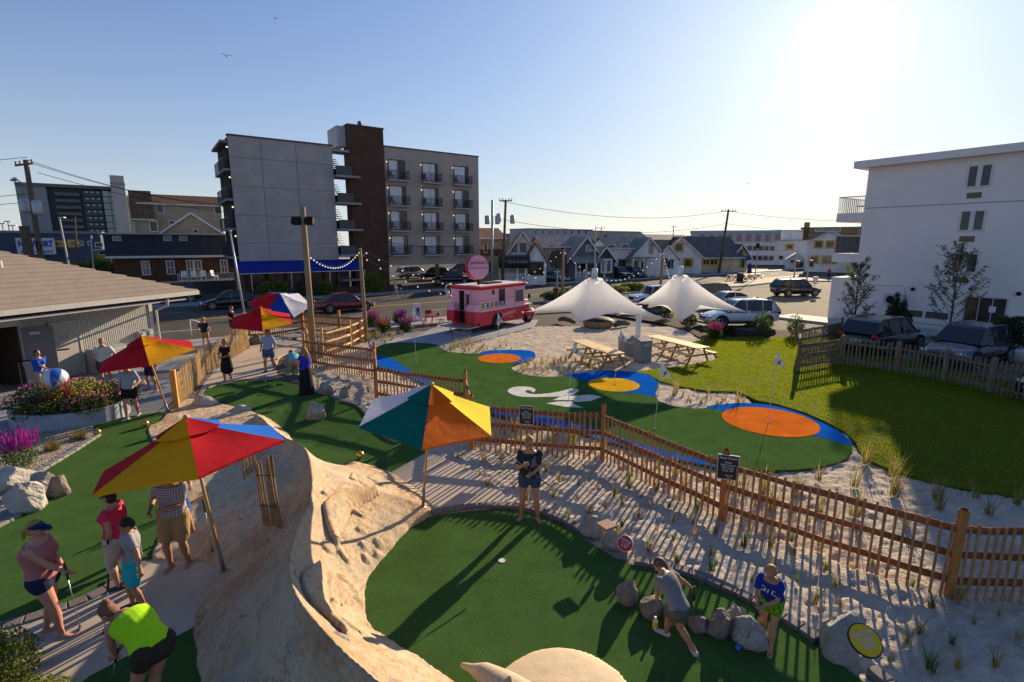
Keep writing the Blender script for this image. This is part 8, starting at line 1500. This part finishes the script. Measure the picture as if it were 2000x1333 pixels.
# slat bundles stuck in the mound
def bundle(label, pts, n, w_, h):
    t = thing('slat_bundle', label, 'fence piece', pts[0], 0, 'rolled slat fence pieces'); mb = MB(); r = random.Random(len(label))
    for i in range(n):
        f = i / (n - 1); p = pts[0].lerp(pts[1], f) - pts[0]; x = r.uniform(-.03, .03); mb.bar(p + Vector((0, x, -.1)), p + Vector((r.uniform(-.12, .0), x + r.uniform(-.02, .04), h * r.uniform(.88, 1.05))), .034, .010)
    mb.build('slats', mat('bundle_slat', (.30, .19, .10), .85, 0, .2, .6, 9, .4, bsc=20), t)
    mb = MB(); [mb.tube([Vector((-.05, -.03, z)), pts[1] - pts[0] + Vector((-.05, -.03, z))], .006, 5) for z in (h * .3, h * .75)]; mb.build('wire', DARK, t)
ba, bb_ = on_mound(517, 1025, .45), on_mound(552, 1030, .55); bundle('curled bundle of weathered slats standing on the shaded side of the mound', [ba, bb_], 11, .3, 1.3)
ba, bb_ = on_mound(478, 935, .3), on_mound(500, 915, .35); bundle('second shorter bundle of slats half hidden by the red panel', [ba, bb_], 6, .2, .75)
# shrubs along the bed, evergreens, trees
for k, (px, py, r_, h_, m_) in enumerate(((1345, 640, .55, .5, LEAFD), (1392, 655, .5, .55, LEAF), (1300, 625, .5, .5, LEAFD), (1486, 655, .6, .75, LEAF), (1552, 657, .5, .65, LEAF), (1425, 655, .4, .3, LEAFD), (1630, 655, .7, .35, LEAF), (1245, 612, .5, .45, LEAFD))):
    leafball('shrub', (0, 0, h_ * .9), (r_, r_ * .8, h_), m_, 420 + k, 900, None, .06, ['dark shrub in the mulch bed under the right canopy tip', 'round green shrub left of the pink flowers by the white SUV', 'dark shrub between the two canopies', 'spreading green shrub at the rear of the white SUV', 'round open shrub left of the picket fence corner', 'low dark shrub in front of the white SUV wheel', 'low reddish foliage behind the lattice fence corner', 'dark shrub behind the canopy post'][k], 'shrub', 'shrubs in the mulch bed', gp(px, py))
salvia('pink flowering plant in the mulch bed before the white SUV', gp(1396, 662), 60, .95, .35, ['pink', 'pink'], 441, 1.6); salvia('small pink flowers in the mulch bed between shrubs', gp(1232, 612), 30, .7, .3, ['purple', 'pink'], 443, 1.4)
def tree(label, base, H_, spread, seed, nlimb=26, nleaf=2600, leafm=LEAF, sz=.045, bare=.12):
    t = thing('slender_tree', label, 'tree', base); r = random.Random(seed); nr_ = np.random.RandomState(seed); mb = MB(); mb.tube([(0, 0, -.1), (.03, 0, H_ * .3), (-.02, .02, H_ * .7), (0, 0, H_)], [.055, .045, .025, .006], 8); tips = []
    for i in range(nlimb):
        z = H_ * (bare + (.92 - bare) * (i / nlimb)); a = i * 2.4 + r.uniform(-.4, .4); L = spread * (1.05 - .75 * abs(i / nlimb - .25)) * r.uniform(.7, 1.15); d = Vector((math.cos(a), math.sin(a), r.uniform(.7, 1.3))).normalized(); b = Vector((0, 0, z)); m1 = b + d * L * .5; e = m1 + (d + Vector((0, 0, .35))).normalized() * L * .5
        mb.tube([b, m1, e], [.018, .011, .004], 5); tips += [(b.lerp(m1, .6), m1), (m1, e), (m1, e)]
        for _ in range(3): q = m1.lerp(e, r.random()); e2 = q + Vector((r.uniform(-1, 1), r.uniform(-1, 1), r.uniform(.1, 1))).normalized() * L * .35; mb.tube([q, e2], [.007, .003], 4); tips.append((q, e2))
    mb.build('trunk', TWIG, t); P = []
    for i in range(nleaf): a, b = tips[r.randrange(len(tips))]; q = a.lerp(b, r.random() ** .7); P.append((q.x + r.gauss(0, .05), q.y + r.gauss(0, .05), q.z + r.gauss(0, .05)))
    P = np.array(P); n_ = len(P); d1 = nr_.randn(n_, 3); d1 /= np.linalg.norm(d1, axis=1)[:, None]; d2 = np.cross(d1, nr_.randn(n_, 3)); d2 /= np.linalg.norm(d2, axis=1)[:, None]; s = sz * nr_.uniform(.6, 1.3, n_)[:, None]
    npmesh('crown', np.stack([P - d1 * s, P + d2 * s * .5, P + d1 * s, P - d2 * s * .5], 1).reshape(-1, 3), np.arange(4 * n_).reshape(-1, 4), leafm, t); return t
LEAFG = mat('leaf_grey_green', (.085, .11, .045), .6, 0, .3, .4, 3, 0, trans=.3)
tree('slender young tree at the left corner of the white hotel wall', gp(1664, 655), 4.3, 1.35, 501, 30, 2800, LEAFG, .05); tree('slender young tree in front of the dark glass doors', gp(1850, 662), 5.2, 1.9, 503, 34, 3000, LEAFG, .055); tree('tall young tree at the street corner behind the left hotel balcony', gp(1655, 618), 5.0, 1.0, 505, 22, 1500, LEAFY, .07)
for k, (px, py, h_) in enumerate(((1743, 650, 2.3), (1757, 655, 2.0))):
    t = thing('evergreen', ['dark pointed evergreen shrub against the white hotel wall, left one', 'dark pointed evergreen shrub against the white hotel wall, right one'][k], 'evergreen', gp(px, py), 0, 'evergreens by the white wall'); leafball('foliage', (0, 0, h_ * .38), (.5, .5, h_ * .42), LEAFD, 511 + k, 1900, t, .08); leafball('tip', (0, 0, h_ * .8), (.18, .18, h_ * .3), LEAFD, 515 + k, 500, t, .06); MB().tube([(0, 0, -.05), (0, 0, h_ * .9)], .03, 6).build('trunk', TWIG, t)
pp = gp(1985, 705); t = thing('potted_bush', 'dark spreading bush in a round white pot at the right edge', 'potted bush', pp); MB().tube([(0, 0, 0), (0, 0, .5), (0, 0, .6)], [.55, .75, .78], 24).build('pot', WHITE, t, True); leafball('foliage', (0, 0, 1.35), (.95, .95, .75), LEAFD, 521, 2400, t, .07)
for q in (1, -1): leafball('side_branch', (q * .9, 0, 1.8), (.45, .3, .3), LEAFD, 523 + q, 400, t, .06)
# gulls
def gull(label, px, py, Y, s, rz):
    c = atY(px, py, Y); t = thing('gull', label, 'gull', c, rz, 'gulls in the sky'); m_ = plain((.42, .42, .44), .8); MB().limb([(0, -.2, 0), (0, 0, .02), (0, .2, 0), (0, .28, .0)], [.02, .065, .05, .02], 10).build('body', m_, t, True)
    for q in (-1, 1): mb = MB(); mb.tube([(0, 0, .03), (q * .28, .05, .16), (q * .62, -.04, .05)], [(.09, .012), (.08, .010), (.01, .004)], 8, up=(0, 0, 1)); mb.build('wing', m_, t, True)
    t.scale = (s, s, s)
gull('gull gliding above the grey hotel, larger of the left two', 443, 110, 62, 1.15, .6); gull('small gull near the top edge of the sky', 539, 37, 85, .9, 1.2); gull('tiny gull between the restaurant pole and the white hotel', 1460, 360, 100, .8, .3)
for k, (px, py) in enumerate(((1140, 735), (700, 893))):
    if k: continue
# small things on the path umbrella spot
o = MB().sph((0, 0, .04), (.16, .12, .07), 10).build('flip_flops', plain((.12, .05, .03), .8), None, True); o.location = gp(575, 664, .02); setp(o, 'brown sandals left on the concrete path before the tall pole', 'sandals')
